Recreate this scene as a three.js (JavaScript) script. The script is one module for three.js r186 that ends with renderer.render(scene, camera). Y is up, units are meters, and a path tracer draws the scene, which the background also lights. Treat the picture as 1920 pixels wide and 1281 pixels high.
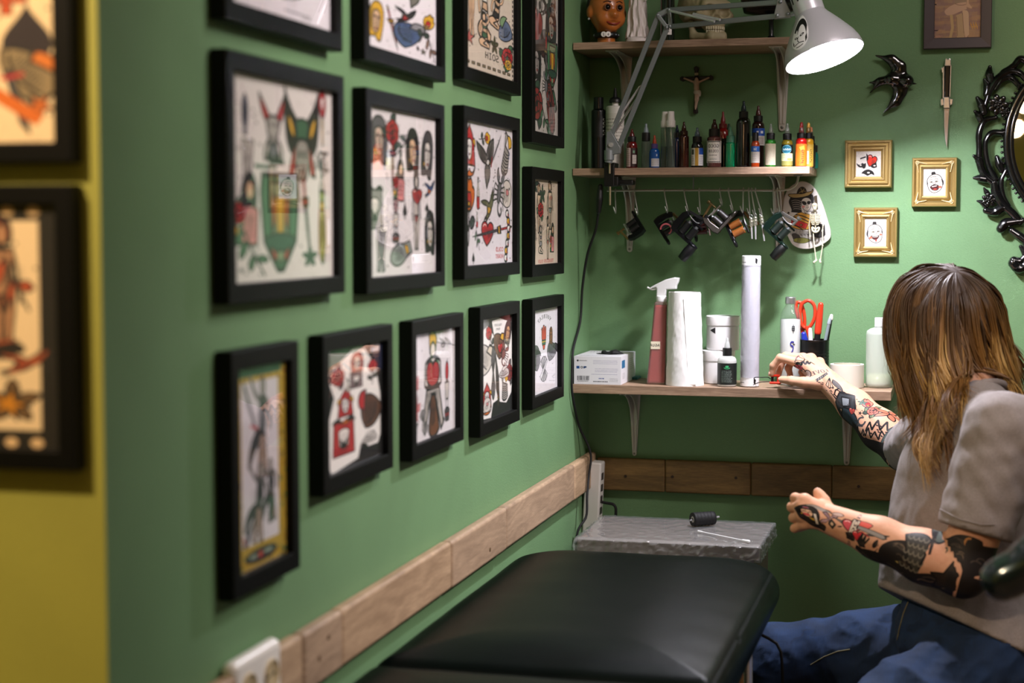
import * as THREE from 'three';
import { RoundedBoxGeometry } from 'three/addons/geometries/RoundedBoxGeometry.js';
import { mergeGeometries, toCreasedNormals } from 'three/addons/utils/BufferGeometryUtils.js';
import { ImprovedNoise } from 'three/addons/math/ImprovedNoise.js';
import { RectAreaLightUniformsLib } from 'three/addons/lights/RectAreaLightUniformsLib.js';

// ---------------------------------------------------------------- camera, light, exposure
const scene = new THREE.Scene();
scene.background = new THREE.Color(0x000000);
const FPX = 3200, CX = 0.8675, CY = 1.40, CZ = 4.1;
const camera = new THREE.PerspectiveCamera(2 * Math.atan(640.5 / FPX) * 180 / Math.PI, 1920 / 1281, 0.05, 40);
camera.position.set(CX, CY, CZ);
camera.rotation.order = 'YXZ';
camera.rotation.y = 14.54 * Math.PI / 180;
camera.rotation.x = -3.85 * Math.PI / 180;
camera.focus = 3.72;
camera.userData.fStop = 2.9;
camera.updateMatrixWorld(true);
const renderer = new THREE.WebGLRenderer({ antialias: true });
renderer.toneMapping = THREE.LinearToneMapping;
renderer.toneMappingExposure = 1.25;
renderer.shadowMap.enabled = true;
RectAreaLightUniformsLib.init();
const LAMP_POWER = 1260, BULB_POWER = 0.4, UNSEEN_CEIL_POWER = 8.8, UNSEEN_SPOT_POWER = 13.8, UNSEEN_SIDE_POWER = 7.5;

// ---------------------------------------------------------------- helpers
const V = (x, y, z) => new THREE.Vector3(x, y, z);
const PI = Math.PI, D2R = PI / 180;
function ray(u, v) { return V((u - 960) / FPX, (640.5 - v) / FPX, -1).applyQuaternion(camera.quaternion); }
function atZ(u, v, z) { const d = ray(u, v); return camera.position.clone().addScaledVector(d, (z - CZ) / d.z); }
function atX(u, v, x) { const d = ray(u, v); return camera.position.clone().addScaledVector(d, (x - CX) / d.x); }
function atY(u, v, y) { const d = ray(u, v); return camera.position.clone().addScaledVector(d, (y - CY) / d.y); }
let seedv = 7;
function rnd() { seedv = (seedv + 0x6d2b79f5) | 0; let t = Math.imul(seedv ^ (seedv >>> 15), 1 | seedv); t = (t + Math.imul(t ^ (t >>> 7), 61 | t)) ^ t; return ((t ^ (t >>> 14)) >>> 0) / 4294967296; }
const rr = (a, b) => a + (b - a) * rnd();
const perlin = new ImprovedNoise();
const noise = (x, y, z) => perlin.noise(x, y, z);

const used = {};
function numbered(n) { const k = used[n] || 0; used[n] = k + 1; return k ? n + '_' + String(k).padStart(3, '0') : n; }
function shadows(o) { o.castShadow = true; o.receiveShadow = true; return o; }
function tag(o, label, category, group) { o.userData.label = label; if (category) o.userData.category = category; if (group) o.userData.group = group; return o; }
function thing(name, label, category, pos, group) {
  const o = new THREE.Group(); o.name = numbered(name); scene.add(o);
  if (pos) o.position.copy(pos);
  return tag(o, label, category, group);
}
function part(name, geo, mat, parent, pos, rot) {
  const m = shadows(new THREE.Mesh(geo, mat)); m.name = name;
  if (pos) m.position.set(pos[0], pos[1], pos[2]);
  if (rot) m.rotation.set(rot[0], rot[1], rot[2]);
  parent.add(m); return m;
}
function solo(name, geo, mat, label, category, group, pos) {
  const m = shadows(new THREE.Mesh(geo, mat)); m.name = numbered(name); scene.add(m);
  if (pos) m.position.copy(pos);
  return tag(m, label, category, group);
}
function struct(name, geo, mat, parent) {
  const m = shadows(new THREE.Mesh(geo, mat)); m.name = parent ? name : numbered(name);
  (parent || scene).add(m); if (!parent) m.userData.kind = 'structure'; return m;
}
const MAT = (color, o = {}) => new THREE.MeshStandardMaterial({ color, roughness: 0.6, ...o });
const PHY = (color, o = {}) => new THREE.MeshPhysicalMaterial({ color, roughness: 0.4, ...o });
const rbox = (w, h, d, r = 0.002, s = 2) => new RoundedBoxGeometry(w, h, d, s, Math.min(r, w / 2.01, h / 2.01, d / 2.01));
const move = (g, x, y, z) => { g.translate(x, y, z); return g; };
function lathe(pts, seg = 28) { return new THREE.LatheGeometry(pts.map((p) => new THREE.Vector2(Math.max(p[0], 0), p[1])), seg); }
function tube(pts, r, seg = 24, rs = 8, closed = false) {
  const c = new THREE.CatmullRomCurve3(pts.map((p) => (p.isVector3 ? p : V(...p))), closed);
  return new THREE.TubeGeometry(c, seg, r, rs, closed);
}
// tube with a radius that varies along the way and rounded ends; flat = squash in the second direction
function taper(pts, radii, seg = 24, rs = 8, closeEnds = true) {
  const c = new THREE.CatmullRomCurve3(pts.map((p) => (p.isVector3 ? p : V(...p))));
  const g = new THREE.TubeGeometry(c, seg, 1, rs, false), p = g.attributes.position, n = radii.length - 1;
  for (let i = 0; i <= seg; i++) {
    const t = i / seg, q = c.getPointAt(t), k = Math.min(n - 1, Math.floor(t * n)), f = t * n - k;
    let r = radii[k] + (radii[k + 1] - radii[k]) * f;
    for (let j = 0; j <= rs; j++) {
      const id = i * (rs + 1) + j;
      p.setXYZ(id, q.x + (p.getX(id) - q.x) * r, q.y + (p.getY(id) - q.y) * r, q.z + (p.getZ(id) - q.z) * r);
    }
  }
  g.computeVertexNormals();
  if (!closeEnds) return g;
  const a = new THREE.SphereGeometry(radii[0], rs, 6); a.translate(c.getPointAt(0).x, c.getPointAt(0).y, c.getPointAt(0).z);
  const e = c.getPointAt(1), b = new THREE.SphereGeometry(radii[n], rs, 6); b.translate(e.x, e.y, e.z);
  return merge([g, a, b]);
}
function merge(gs) {
  return mergeGeometries(gs.map((g) => { let h = g.index ? g.toNonIndexed() : g.clone(); for (const k of Object.keys(h.attributes)) if (!['position', 'normal', 'uv'].includes(k)) h.deleteAttribute(k); if (!h.attributes.uv) h.setAttribute('uv', new THREE.Float32BufferAttribute(new Float32Array(h.attributes.position.count * 2), 2)); return h; }));
}
function rod(a, b, r, seg = 10, r2) { // straight bar between two points
  const d = V(0, 0, 0).subVectors(b, a), g = new THREE.CylinderGeometry(r2 ?? r, r, d.length(), seg);
  g.translate(0, d.length() / 2, 0);
  g.applyQuaternion(new THREE.Quaternion().setFromUnitVectors(V(0, 1, 0), d.clone().normalize()));
  g.translate(a.x, a.y, a.z); return g;
}
function flatbar(a, b, w, t, up = V(0, 0, 1)) { // rectangular bar from a to b, thickness t along 'up'
  const d = V(0, 0, 0).subVectors(b, a), L = d.length(), y = d.clone().normalize(), z = up.clone().addScaledVector(y, -up.dot(y)).normalize(), x = V(0, 0, 0).crossVectors(y, z);
  const g = rbox(w, L, t, Math.min(w, t) * 0.2, 1); g.translate(0, L / 2, 0);
  g.applyMatrix4(new THREE.Matrix4().makeBasis(x, y, z)); g.translate(a.x, a.y, a.z); return g;
}
function extrude(shape, depth, bevel = 0.001, seg = 12, bs = 2) {
  return new THREE.ExtrudeGeometry(shape, { depth: Math.max(depth - 2 * bevel, 1e-4), bevelEnabled: bevel > 0, bevelThickness: bevel, bevelSize: bevel, bevelOffset: -bevel, bevelSegments: bs, curveSegments: seg });
}
function poly(pts, smooth = false) {
  const s = new THREE.Shape();
  if (smooth) { s.moveTo(...pts[0]); s.splineThru([...pts.slice(1), pts[0]].map((p) => new THREE.Vector2(...p))); }
  else { s.moveTo(...pts[0]); for (const p of pts.slice(1)) s.lineTo(...p); s.closePath(); }
  return s;
}
function uvBox(g) { // uv in metres, the face's longer horizontal axis first
  const p = g.attributes.position, n = g.attributes.normal, uv = new Float32Array(p.count * 2);
  for (let i = 0; i < p.count; i++) {
    const ax = Math.abs(n.getX(i)), ay = Math.abs(n.getY(i)), az = Math.abs(n.getZ(i));
    if (ay >= ax && ay >= az) { uv[2 * i] = p.getX(i); uv[2 * i + 1] = p.getZ(i); }
    else if (az >= ax) { uv[2 * i] = p.getX(i); uv[2 * i + 1] = p.getY(i); }
    else { uv[2 * i] = p.getZ(i); uv[2 * i + 1] = p.getY(i); }
  }
  g.setAttribute('uv', new THREE.BufferAttribute(uv, 2)); return g;
}
// textures
function canvas(w, h, draw) { const c = document.createElement('canvas'); c.width = w; c.height = h; draw(c.getContext('2d'), w, h); return c; }
function ctex(w, h, draw, srgb = true) { const t = new THREE.CanvasTexture(canvas(w, h, draw)); if (srgb) t.colorSpace = THREE.SRGBColorSpace; t.magFilter = THREE.LinearFilter; return t; }
function field(w, h, f, srgb = false) { // f(x, y) in pixels -> [r,g,b] 0..255 or a grey
  const d = new Uint8Array(w * h * 4);
  for (let y = 0; y < h; y++) for (let x = 0; x < w; x++) {
    const c = f(x, y), o = (y * w + x) * 4, a = typeof c === 'number' ? [c, c, c] : c;
    for (let k = 0; k < 3; k++) d[o + k] = Math.max(0, Math.min(255, a[k])); d[o + 3] = 255;
  }
  const t = new THREE.DataTexture(d, w, h); t.wrapS = t.wrapT = THREE.RepeatWrapping; t.magFilter = THREE.LinearFilter; t.minFilter = THREE.LinearMipmapLinearFilter;
  if (srgb) t.colorSpace = THREE.SRGBColorSpace; t.needsUpdate = true; return t;
}
const tn = (x, y, P, o = 0) => { // tileable noise of period P (in cells)
  const a = x / P * 2 * PI, b = y / P * 2 * PI, r = P / 6.283;
  return noise(Math.cos(a) * r + o, Math.sin(a) * r + Math.cos(b) * r * 0.9 + 7.3, Math.sin(b) * r + o * 1.7);
};
function rep(t, sx, sy) { const c = t.clone(); c.wrapS = c.wrapT = THREE.RepeatWrapping; c.repeat.set(sx, sy); c.needsUpdate = true; return c; }
function wood(dark, light, seed, w = 1024, h = 256) {
  const a = new THREE.Color(dark), b = new THREE.Color(light);
  a.convertLinearToSRGB(); b.convertLinearToSRGB();
  return field(w, h, (x, y) => {
    const warp = tn(x / w * 6, y / h * 3, 6, seed) * 5 + tn(x / w * 3, y / h * 2, 3, seed + 3) * 4;
    const rings = 0.5 + 0.5 * Math.sin((y / h * 9 + warp * 0.45) * PI);
    const fine = noise(x / w * 22, y / h * 90, seed), fine2 = noise(x / w * 60, y / h * 200, seed + 9);
    let k = 0.5 + (rings - 0.5) * 0.26 + fine * 0.42 + fine2 * 0.25 + tn(x / w * 4, y / h * 2, 4, seed + 5) * 0.4;
    k = Math.max(0, Math.min(1, k));
    return [a.r + (b.r - a.r) * k, a.g + (b.g - a.g) * k, a.b + (b.b - a.b) * k].map((c) => c * 255);
  }, true);
}
const speck = field(512, 512, (x, y) => 128 + 60 * noise(x / 5, y / 5, 1.3) + 45 * noise(x / 17, y / 17, 4.1) + 18 * (rnd() - 0.5));
const softTone = (hex, amp, seed) => { const c = new THREE.Color(hex).convertLinearToSRGB(); return field(512, 512, (x, y) => { const k = 1 + amp * (tn(x / 512 * 5, y / 512 * 5, 5, seed) + 0.5 * tn(x / 512 * 16, y / 512 * 16, 16, seed + 2)) + amp * 0.35 * (rnd() - 0.5); return [c.r * k * 255, c.g * k * 255, c.b * k * 255]; }, true); };
// ---------------------------------------------------------------- the room
const GREEN = '#6a9064', YELLOW = '#95973f';
const paint = (hex, seed) => new THREE.MeshStandardMaterial({ map: rep(softTone(hex, 0.05, seed), 1 / 1.3, 1 / 1.3), roughness: 0.62, bumpMap: rep(speck, 1 / 0.12, 1 / 0.12), bumpScale: 0.0006 });
const M = {};
M.green = paint(GREEN, 3); M.yellow = paint(YELLOW, 8); M.plain = paint('#7d7874', 12); M.ceil = MAT('#8f8a84', { roughness: 0.9 });  // right wall and ceiling are out of view, toned dark to limit bounced light
M.floor = new THREE.MeshStandardMaterial({ map: rep(wood('#4a3a2c', '#7b644c', 21), 1 / 1.2, 1 / 0.3), roughness: 0.5 });
const ZJ = atX(192, 640, 0).z;                        // where the green wall turns the corner to the yellow one
const RX = 3.3, ZF = 8.2, XO = -1.8, TOP = 2.75, W = 0.15;
function prism(pts, h, y0 = 0) { const g = new THREE.ExtrudeGeometry(poly(pts.map(([x, z]) => [x, -z])), { depth: h, bevelEnabled: false }); g.rotateX(-PI / 2); g.translate(0, y0, 0); return uvBox(g); }
struct('wall_back', prism([[-W, 0], [-W, -W], [RX, -W], [RX, 0]], TOP), M.green);
struct('wall_left', prism([[0, 0], [0, ZJ], [-W, ZJ - W], [-W, 0]], TOP), M.green);
struct('wall_yellow', prism([[0, ZJ], [XO, ZJ], [XO, ZJ - W], [-W, ZJ - W]], TOP), M.yellow);
struct('wall_right', prism([[RX, -W], [RX + W, -W], [RX + W, ZF + W], [RX, ZF + W]], TOP), M.plain);
struct('wall_outer', prism([[XO - W, ZJ - W], [XO, ZJ - W], [XO, ZF + W], [XO - W, ZF + W]], TOP), M.yellow);
struct('wall_front', prism([[XO, ZF], [RX, ZF], [RX, ZF + W], [XO, ZF + W]], 1.55, 1.2), M.yellow);
struct('wall_front_lower', prism([[XO, ZF], [RX, ZF], [RX, ZF + W], [XO, ZF + W]], 1.2), M.green);
struct('floor', prism([[XO - W, -W], [RX + W, -W], [RX + W, ZF + W], [XO - W, ZF + W]], 0.1, -0.1), M.floor);
struct('ceiling', prism([[XO - W, -W], [RX + W, -W], [RX + W, ZF + W], [XO - W, ZF + W]], 0.1, TOP), M.ceil);

// wood
M.shelf = new THREE.MeshStandardMaterial({ map: rep(wood('#7a624e', '#b79a80', 4), 1 / 0.9, 1 / 0.22), roughness: 0.55, bumpMap: rep(speck, 8, 60), bumpScale: 0.0003 });
M.railA = new THREE.MeshStandardMaterial({ map: rep(wood('#8d7358', '#c3a685', 11), 1 / 0.8, 1 / 0.16), roughness: 0.6 });
M.railB = new THREE.MeshStandardMaterial({ map: rep(wood('#86705a', '#b79c80', 15), 1 / 0.55, 1 / 0.09), roughness: 0.6 });
M.railC = new THREE.MeshStandardMaterial({ map: rep(wood('#54401f', '#86683a', 18), 1 / 0.7, 1 / 0.16), roughness: 0.6 });

// guard rail on the left wall, made of short boards butted end to end (long axis along z)
function uvZ(g) { const p = g.attributes.position, uv = new Float32Array(p.count * 2); for (let i = 0; i < p.count; i++) { uv[2 * i] = p.getZ(i); uv[2 * i + 1] = p.getY(i) + p.getX(i); } g.setAttribute('uv', new THREE.BufferAttribute(uv, 2)); return g; }
const rT = (atX(640, 1141, 0.02).y + atX(1047, 891, 0.02).y) / 2, rB = (atX(714, 1203, 0.022).y + atX(1047, 960, 0.022).y) / 2;
const railL = thing('wall_rail', 'pale wooden guard rail of butted boards running along the left green wall above the bed', 'rail', V(0.011, (rT + rB) / 2, 0));
{
  const cuts = [ZJ - 0.02, atX(566, 1150, 0.02).z, atX(640, 1180, 0.02).z, atX(845, 1050, 0.02).z, atX(948, 990, 0.02).z, atX(1076, 900, 0.02).z, 0.022];
  for (let i = 0; i < cuts.length - 1; i++) {
    const L = cuts[i] - cuts[i + 1] - 0.0006, g = rbox(0.022, rT - rB, L, 0.007, 3);
    g.translate((i % 2) * 0.0012, 0, (cuts[i] + cuts[i + 1]) / 2); uvZ(g);
    part('plank', g, [M.railA, M.railB, M.railA, M.railB, M.railB, M.railA][i], railL);
  }
  for (const [u, v] of [[918, 1031], [615, 1195], [598, 1235]]) { const q = atX(u, v, 0.0225); part('screw', new THREE.CylinderGeometry(0.004, 0.004, 0.003, 12), MAT('#5b4326', { roughness: 0.5 }), railL, [q.x - 0.011, q.y - (rT + rB) / 2, q.z], [0, 0, PI / 2]); }
}
const bT = (atZ(1138, 860, 0.02).y + atZ(1480, 869, 0.02).y) / 2, bB = (atZ(1138, 920, 0.02).y + atZ(1480, 932, 0.02).y) / 2;
const railB = thing('wall_rail', 'brown wooden guard rail along the back green wall under the lowest shelf', 'rail', V(0, (bT + bB) / 2, 0.012));
{
  const cuts = [0.024, atZ(1247, 895, 0.02).x, atZ(1408, 900, 0.02).x, atZ(1560, 900, 0.02).x, 1.02, 1.5, 2.1];
  for (let i = 0; i < cuts.length - 1; i++) { const L = cuts[i + 1] - cuts[i] - 0.0005, g = rbox(L, bT - bB, 0.022, 0.005, 3); g.translate((cuts[i] + cuts[i + 1]) / 2, 0, (i % 2) * 0.001); uvBox(g); part('plank', g, M.railC, railB); }
  for (const [u, v] of [[1173, 893], [1261, 894], [1380, 896], [1610, 912]]) { const q = atZ(u, v, 0.023); part('screw', new THREE.CylinderGeometry(0.0036, 0.0036, 0.003, 12), MAT('#2c1c0c'), railB, [q.x, q.y - (bT + bB) / 2, 0.0118], [PI / 2, 0, 0]); }
}

// shelves
const SD = 0.2;                                       // shelf depth
const yTop3 = (atZ(1090, 80, SD).y + atZ(1460, 72, SD).y) / 2 + 0.0015, yTop2 = (atZ(1073, 318, SD).y + atZ(1518, 310, SD).y) / 2, yTop1 = (atZ(1073, 721, SD).y + atZ(1671, 734, SD).y) / 2;
const xEnd2 = atZ(1518, 315, SD).x, xEnd1 = atZ(1671, 742, SD).x;
M.bracket = PHY('#c9c6c0', { roughness: 0.35, metalness: 0.25, clearcoat: 0.4 });
function shelf(yTop, x1, th, depth, label, brackets) {
  const t = thing('wall_shelf', label, 'shelf', V(0.002, yTop, 0.001));
  const g = rbox(x1 - 0.002, th, depth - 0.001, 0.0012, 2); g.translate((x1 - 0.002) / 2, -th / 2, depth / 2); uvBox(g);
  part('board', g, M.shelf, t);
  for (const [u, v0, v1, w0, w1] of brackets) {
    const a = atZ(u, v0, 0.004), b = atZ(u, v1, 0.004), H = yTop - th - b.y;
    const s = new THREE.Shape(); s.moveTo(-w0, 0); s.lineTo(w0, 0); s.lineTo(w1, -H + w1); s.absarc(0, -H + w1, w1, 0, -PI, true); s.lineTo(-w0, 0);
    const plate = extrude(s, 0.003, 0.0008, 10, 1);
    const rib = (sx) => flatbar(V(sx * w0 * 0.45, -0.004, 0.005), V(sx * w1 * 0.4, -H + 2.2 * w1, 0.004), 0.0035, 0.005);
    // arm under the board and the curved web between arm and plate
    const arm = rbox(w0 * 1.9, 0.0025, depth * 0.86, 0.001, 1); arm.translate(0, -0.0014, depth * 0.43);
    const web = new THREE.Shape(); web.moveTo(0, 0); web.lineTo(depth * 0.8, 0); web.lineTo(depth * 0.8, -0.006); web.quadraticCurveTo(depth * 0.03, -depth * 0.05, 0.004, -H * 0.7); web.lineTo(0, -H * 0.7);
    const wg = (sx) => { const g2 = extrude(web, 0.0024, 0.0004, 10, 1); g2.rotateY(-PI / 2); g2.translate(sx + 0.0012, 0, 0); return g2; };
    const br = part('bracket', merge([plate, rib(-1), rib(1), arm, wg(-w0 * 0.45), wg(w0 * 0.45)]), M.bracket, t, [a.x - 0.002, -th, 0.001]);
    const sc = new THREE.SphereGeometry(w1 * 0.45, 12, 8); sc.scale(1, 1, 0.5);
    part('screw', sc, MAT('#8d8a86', { metalness: 0.8, roughness: 0.35 }), br, [0, -H + w1 * 1.15, 0.004]);
  }
  return t;
}
shelf(yTop3, xEnd2, 0.0165, SD, 'topmost wooden wall shelf carrying a doll head, a statuette and a skull', [[1173, 95, 214, 0.0165, 0.008], [1468, 92, 246, 0.0165, 0.008]]);
shelf(yTop2, xEnd2, 0.0165, SD, 'middle wooden wall shelf carrying a long row of ink bottles', [[1181, 330, 473, 0.0145, 0.0068], [1461, 328, 476, 0.0145, 0.0068]]);
shelf(yTop1, xEnd1, 0.021, SD, 'lowest and longest wooden wall shelf carrying the glove box and spray bottle', [[1190, 742, 855, 0.0155, 0.0052], [1589, 745, 873, 0.0155, 0.0066]]);
// ---------------------------------------------------------------- a closed surface from a distance field
function nets(f, lo, hi, cell) {
  const n = [0, 1, 2].map((k) => Math.ceil((hi[k] - lo[k]) / cell) + 1), [nx, ny, nz] = n, val = new Float32Array(nx * ny * nz);
  for (let k = 0, i = 0; k < nz; k++) for (let j = 0; j < ny; j++) for (let a = 0; a < nx; a++) val[i++] = f(lo[0] + a * cell, lo[1] + j * cell, lo[2] + k * cell);
  const id = new Int32Array(nx * ny * nz).fill(-1), pos = [], at = (a, j, k) => (k * ny + j) * nx + a, cor = [];
  for (let q = 0; q < 8; q++) cor.push([q & 1, (q >> 1) & 1, q >> 2]);
  const edges = []; for (let a = 0; a < 8; a++) for (const b of [1, 2, 4]) if (!(a & b)) edges.push([a, a | b]);
  for (let k = 0; k < nz - 1; k++) for (let j = 0; j < ny - 1; j++) for (let a = 0; a < nx - 1; a++) {
    const v = cor.map(([x, y, z]) => val[at(a + x, j + y, k + z)]); let m = 0; for (const w of v) if (w < 0) m++;
    if (m === 0 || m === 8) continue;
    let s = [0, 0, 0], c = 0;
    for (const [p, q] of edges) if ((v[p] < 0) !== (v[q] < 0)) { const t = v[p] / (v[p] - v[q]); for (let d = 0; d < 3; d++) s[d] += cor[p][d] + (cor[q][d] - cor[p][d]) * t; c++; }
    id[at(a, j, k)] = pos.length / 3; pos.push(lo[0] + (a + s[0] / c) * cell, lo[1] + (j + s[1] / c) * cell, lo[2] + (k + s[2] / c) * cell);
  }
  const idx = [], quad = (a, b, c, d, flip) => { if (a < 0 || b < 0 || c < 0 || d < 0) return; flip ? idx.push(a, c, b, a, d, c) : idx.push(a, b, c, a, c, d); };
  for (let k = 1; k < nz - 1; k++) for (let j = 1; j < ny - 1; j++) for (let a = 1; a < nx - 1; a++) {
    const v = val[at(a, j, k)] < 0;
    if (v !== val[at(a + 1, j, k)] < 0) quad(id[at(a, j - 1, k - 1)], id[at(a, j, k - 1)], id[at(a, j, k)], id[at(a, j - 1, k)], !v);
    if (v !== val[at(a, j + 1, k)] < 0) quad(id[at(a - 1, j, k - 1)], id[at(a, j, k - 1)], id[at(a, j, k)], id[at(a - 1, j, k)], v);
    if (v !== val[at(a, j, k + 1)] < 0) quad(id[at(a - 1, j - 1, k)], id[at(a, j - 1, k)], id[at(a, j, k)], id[at(a - 1, j, k)], !v);
  }
  const nor = new Float32Array(pos.length), e = cell * 0.4;
  for (let i = 0; i < pos.length; i += 3) {
    let [x, y, z] = [pos[i], pos[i + 1], pos[i + 2]];
    let gx = f(x + e, y, z) - f(x - e, y, z), gy = f(x, y + e, z) - f(x, y - e, z), gz = f(x, y, z + e) - f(x, y, z - e), l = Math.hypot(gx, gy, gz) || 1;
    const d = f(x, y, z) / (l / (2 * e)), step = Math.max(-cell * 0.5, Math.min(cell * 0.5, d));
    pos[i] -= gx / l * step; pos[i + 1] -= gy / l * step; pos[i + 2] -= gz / l * step;
    nor[i] = gx / l; nor[i + 1] = gy / l; nor[i + 2] = gz / l;
  }
  const g = new THREE.BufferGeometry(); g.setAttribute('position', new THREE.Float32BufferAttribute(pos, 3)); g.setAttribute('normal', new THREE.BufferAttribute(nor, 3)); g.setIndex(idx); return g;
}
const smin = (a, b, k) => { const h = Math.max(k - Math.abs(a - b), 0) / k; return Math.min(a, b) - h * h * k * 0.25; };
const smax = (a, b, k) => -smin(-a, -b, k);
// bone: tapered capsule; flat: [axis vector, ratio] squashes the section along an axis
function bone(a, b, ra, rb, flat, ratio = 1) {
  const dx = b.x - a.x, dy = b.y - a.y, dz = b.z - a.z, L2 = dx * dx + dy * dy + dz * dz || 1e-9, w = flat ? 1 / ratio - 1 : 0;
  return (x, y, z) => {
    const px = x - a.x, py = y - a.y, pz = z - a.z; let t = (px * dx + py * dy + pz * dz) / L2; t = t < 0 ? 0 : t > 1 ? 1 : t;
    let qx = px - dx * t, qy = py - dy * t, qz = pz - dz * t;
    if (w) { const s = (qx * flat.x + qy * flat.y + qz * flat.z) * w; qx += flat.x * s; qy += flat.y * s; qz += flat.z * s; }
    return Math.sqrt(qx * qx + qy * qy + qz * qz) - (ra + (rb - ra) * t);
  };
}
function ball(c, rx, ry, rz, q) { // ellipsoid, optionally turned by quaternion q
  const i = q ? q.clone().invert() : null, v = V(0, 0, 0), m = Math.min(rx, ry, rz);
  return (x, y, z) => { v.set(x - c.x, y - c.y, z - c.z); if (i) v.applyQuaternion(i); const k = Math.sqrt((v.x / rx) ** 2 + (v.y / ry) ** 2 + (v.z / rz) ** 2); return (k - 1) * m * (k < 1 ? 1 : Math.min(1.6, 1 + (k - 1) * 0.3)); };
}
const blend = (list, k) => (x, y, z) => { let d = list[0](x, y, z); for (let i = 1; i < list.length; i++) d = smin(d, list[i](x, y, z), k); return d; };
// ---------------------------------------------------------------- the work lamp clamped to the middle shelf
M.steel = MAT('#8f9498', { metalness: 0.75, roughness: 0.42 });
M.greyPaint = MAT('#7f8688', { metalness: 0.45, roughness: 0.45 });
M.chrome = MAT('#e2e2e5', { metalness: 0.72, roughness: 0.2 });
M.blackPlastic = PHY('#0a0a0b', { roughness: 0.38 });
M.rubber = MAT('#0b0b0c', { roughness: 0.7 });
{
  const ZA = 0.225, ZE = 0.265, ZH = 0.40, clampU = 1143;
  const base = atZ(clampU, 330, SD + 0.004);
  const t = thing('work_lamp', 'grey jointed work lamp clamped to the middle shelf with its shade switched on', 'lamp', V(base.x, yTop2, SD + 0.006));
  const L = (u, v, z) => atZ(u, v, z).sub(t.position);
  const P = (name, gs, m, par = t) => part(name, Array.isArray(gs) ? merge(gs) : gs, m, par);
  // clamp: jaw over and under the board with a thumb screw, lies on the shelf edge
  P('clamp', [
    move(rbox(0.026, 0.012, 0.05, 0.002), 0, 0.0065, -0.02), move(rbox(0.024, 0.05, 0.010, 0.002), 0, -0.018, 0.0005),
    move(rbox(0.03, 0.022, 0.05, 0.003), 0.006, -0.0305, -0.022), move(rbox(0.05, 0.012, 0.03, 0.004), 0.028, -0.033, -0.03),
  ], M.blackPlastic);
  P('thumb_screw', [move(new THREE.CylinderGeometry(0.0026, 0.0026, 0.055, 10), 0.002, -0.058, 0.002), move(new THREE.CylinderGeometry(0.0024, 0.0024, 0.03, 10), 0.002, 0.002, 0.008)], MAT('#b6a98c', { metalness: 0.8, roughness: 0.35 }));
  // pivot block above the clamp
  const A = L(1147, 272, ZA), A1 = L(1143, 262, ZA), A2 = L(1158, 281, ZA), E1 = L(1234, 29, ZE), E2 = L(1251, 52, ZE), E3 = L(1255, 19, ZE), E4 = L(1257, 50, ZE);
  P('pivot', [rod(V(A.x - 0.008, 0.012, A.z), V(A.x - 0.002, A.y - 0.012, A.z), 0.009, 14), rod(V(A.x - 0.006, 0.018, A.z), V(A.x - 0.006, 0.04, A.z), 0.0115, 14),
    extrudeAt([[A1.x - 0.006, A1.y + 0.018], [A1.x + 0.004, A1.y + 0.02], [A2.x + 0.008, A2.y + 0.004], [A2.x + 0.006, A2.y - 0.008], [A.x - 0.006, A.y - 0.024], [A.x - 0.013, A.y - 0.02]], A.z - 0.008, 0.016)], M.greyPaint);
  P('bolt', move(new THREE.CylinderGeometry(0.0055, 0.0055, 0.021, 18).rotateX(PI / 2), A.x, A.y, A.z), M.chrome);
  function extrudeAt(pts, z, d) { const g = extrude(poly(pts), d, 0.001, 6, 1); g.translate(0, 0, z); return g; }
  P('lower_arm', [flatbar(A1, E1, 0.011, 0.009), flatbar(A2, E2, 0.011, 0.009)], M.greyPaint);
  P('spring', [rod(L(1146, 241, ZA + 0.006), L(1200, 162, ZA + 0.016), 0.0028, 8), rod(L(1153, 247, ZA - 0.01), L(1208, 164, ZA - 0.002), 0.0028, 8)], M.chrome);
  P('spring', [rod(L(1200, 162, ZA + 0.016), L(1212, 160, ZA + 0.014), 0.0035, 8)], M.chrome);
  P('elbow', [flatbar(E1, E3, 0.013, 0.012), flatbar(E1, E2, 0.009, 0.014), flatbar(E3, E4, 0.008, 0.014), move(new THREE.SphereGeometry(0.004, 10, 8), E1.x, E1.y, E1.z + 0.007), move(new THREE.SphereGeometry(0.004, 10, 8), E2.x, E2.y, E2.z + 0.007), move(new THREE.SphereGeometry(0.004, 10, 8), E4.x, E4.y, E4.z + 0.007), move(new THREE.SphereGeometry(0.004, 10, 8), E3.x, E3.y, E3.z + 0.007)], M.greyPaint);
  const H1 = L(1464, 4, ZH), H2 = L(1458, 30, ZH), H3 = L(1478, 27, ZH);
  P('upper_arm', [flatbar(E3, H1, 0.011, 0.009), flatbar(E4, H2, 0.011, 0.009)], M.steel);
  P('spring', [rod(L(1256, 20, ZE + 0.014), L(1340, 40, ZE + 0.075), 0.0032, 8), rod(L(1300, 26, ZE + 0.04), L(1350, 37, ZE + 0.08), 0.0032, 8)], M.chrome);
  P('head_plate', [extrudeAt([[H1.x - 0.006, H1.y + 0.008], [H1.x + 0.007, H1.y + 0.008], [H3.x + 0.008, H3.y], [H3.x + 0.006, H3.y - 0.007], [H2.x - 0.006, H2.y - 0.006], [H2.x - 0.007, H2.y + 0.002]], ZH - t.position.z - 0.008, 0.016),
    ...[H1, H2, H3].map((h) => move(new THREE.SphereGeometry(0.0042, 12, 8), h.x, h.y, h.z + 0.008))], M.steel);
  // shade
  const O = L(1546, 106, 0.43), n = V(0.262, -0.943, 0.205).normalize().applyQuaternion(camera.quaternion);
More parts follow.
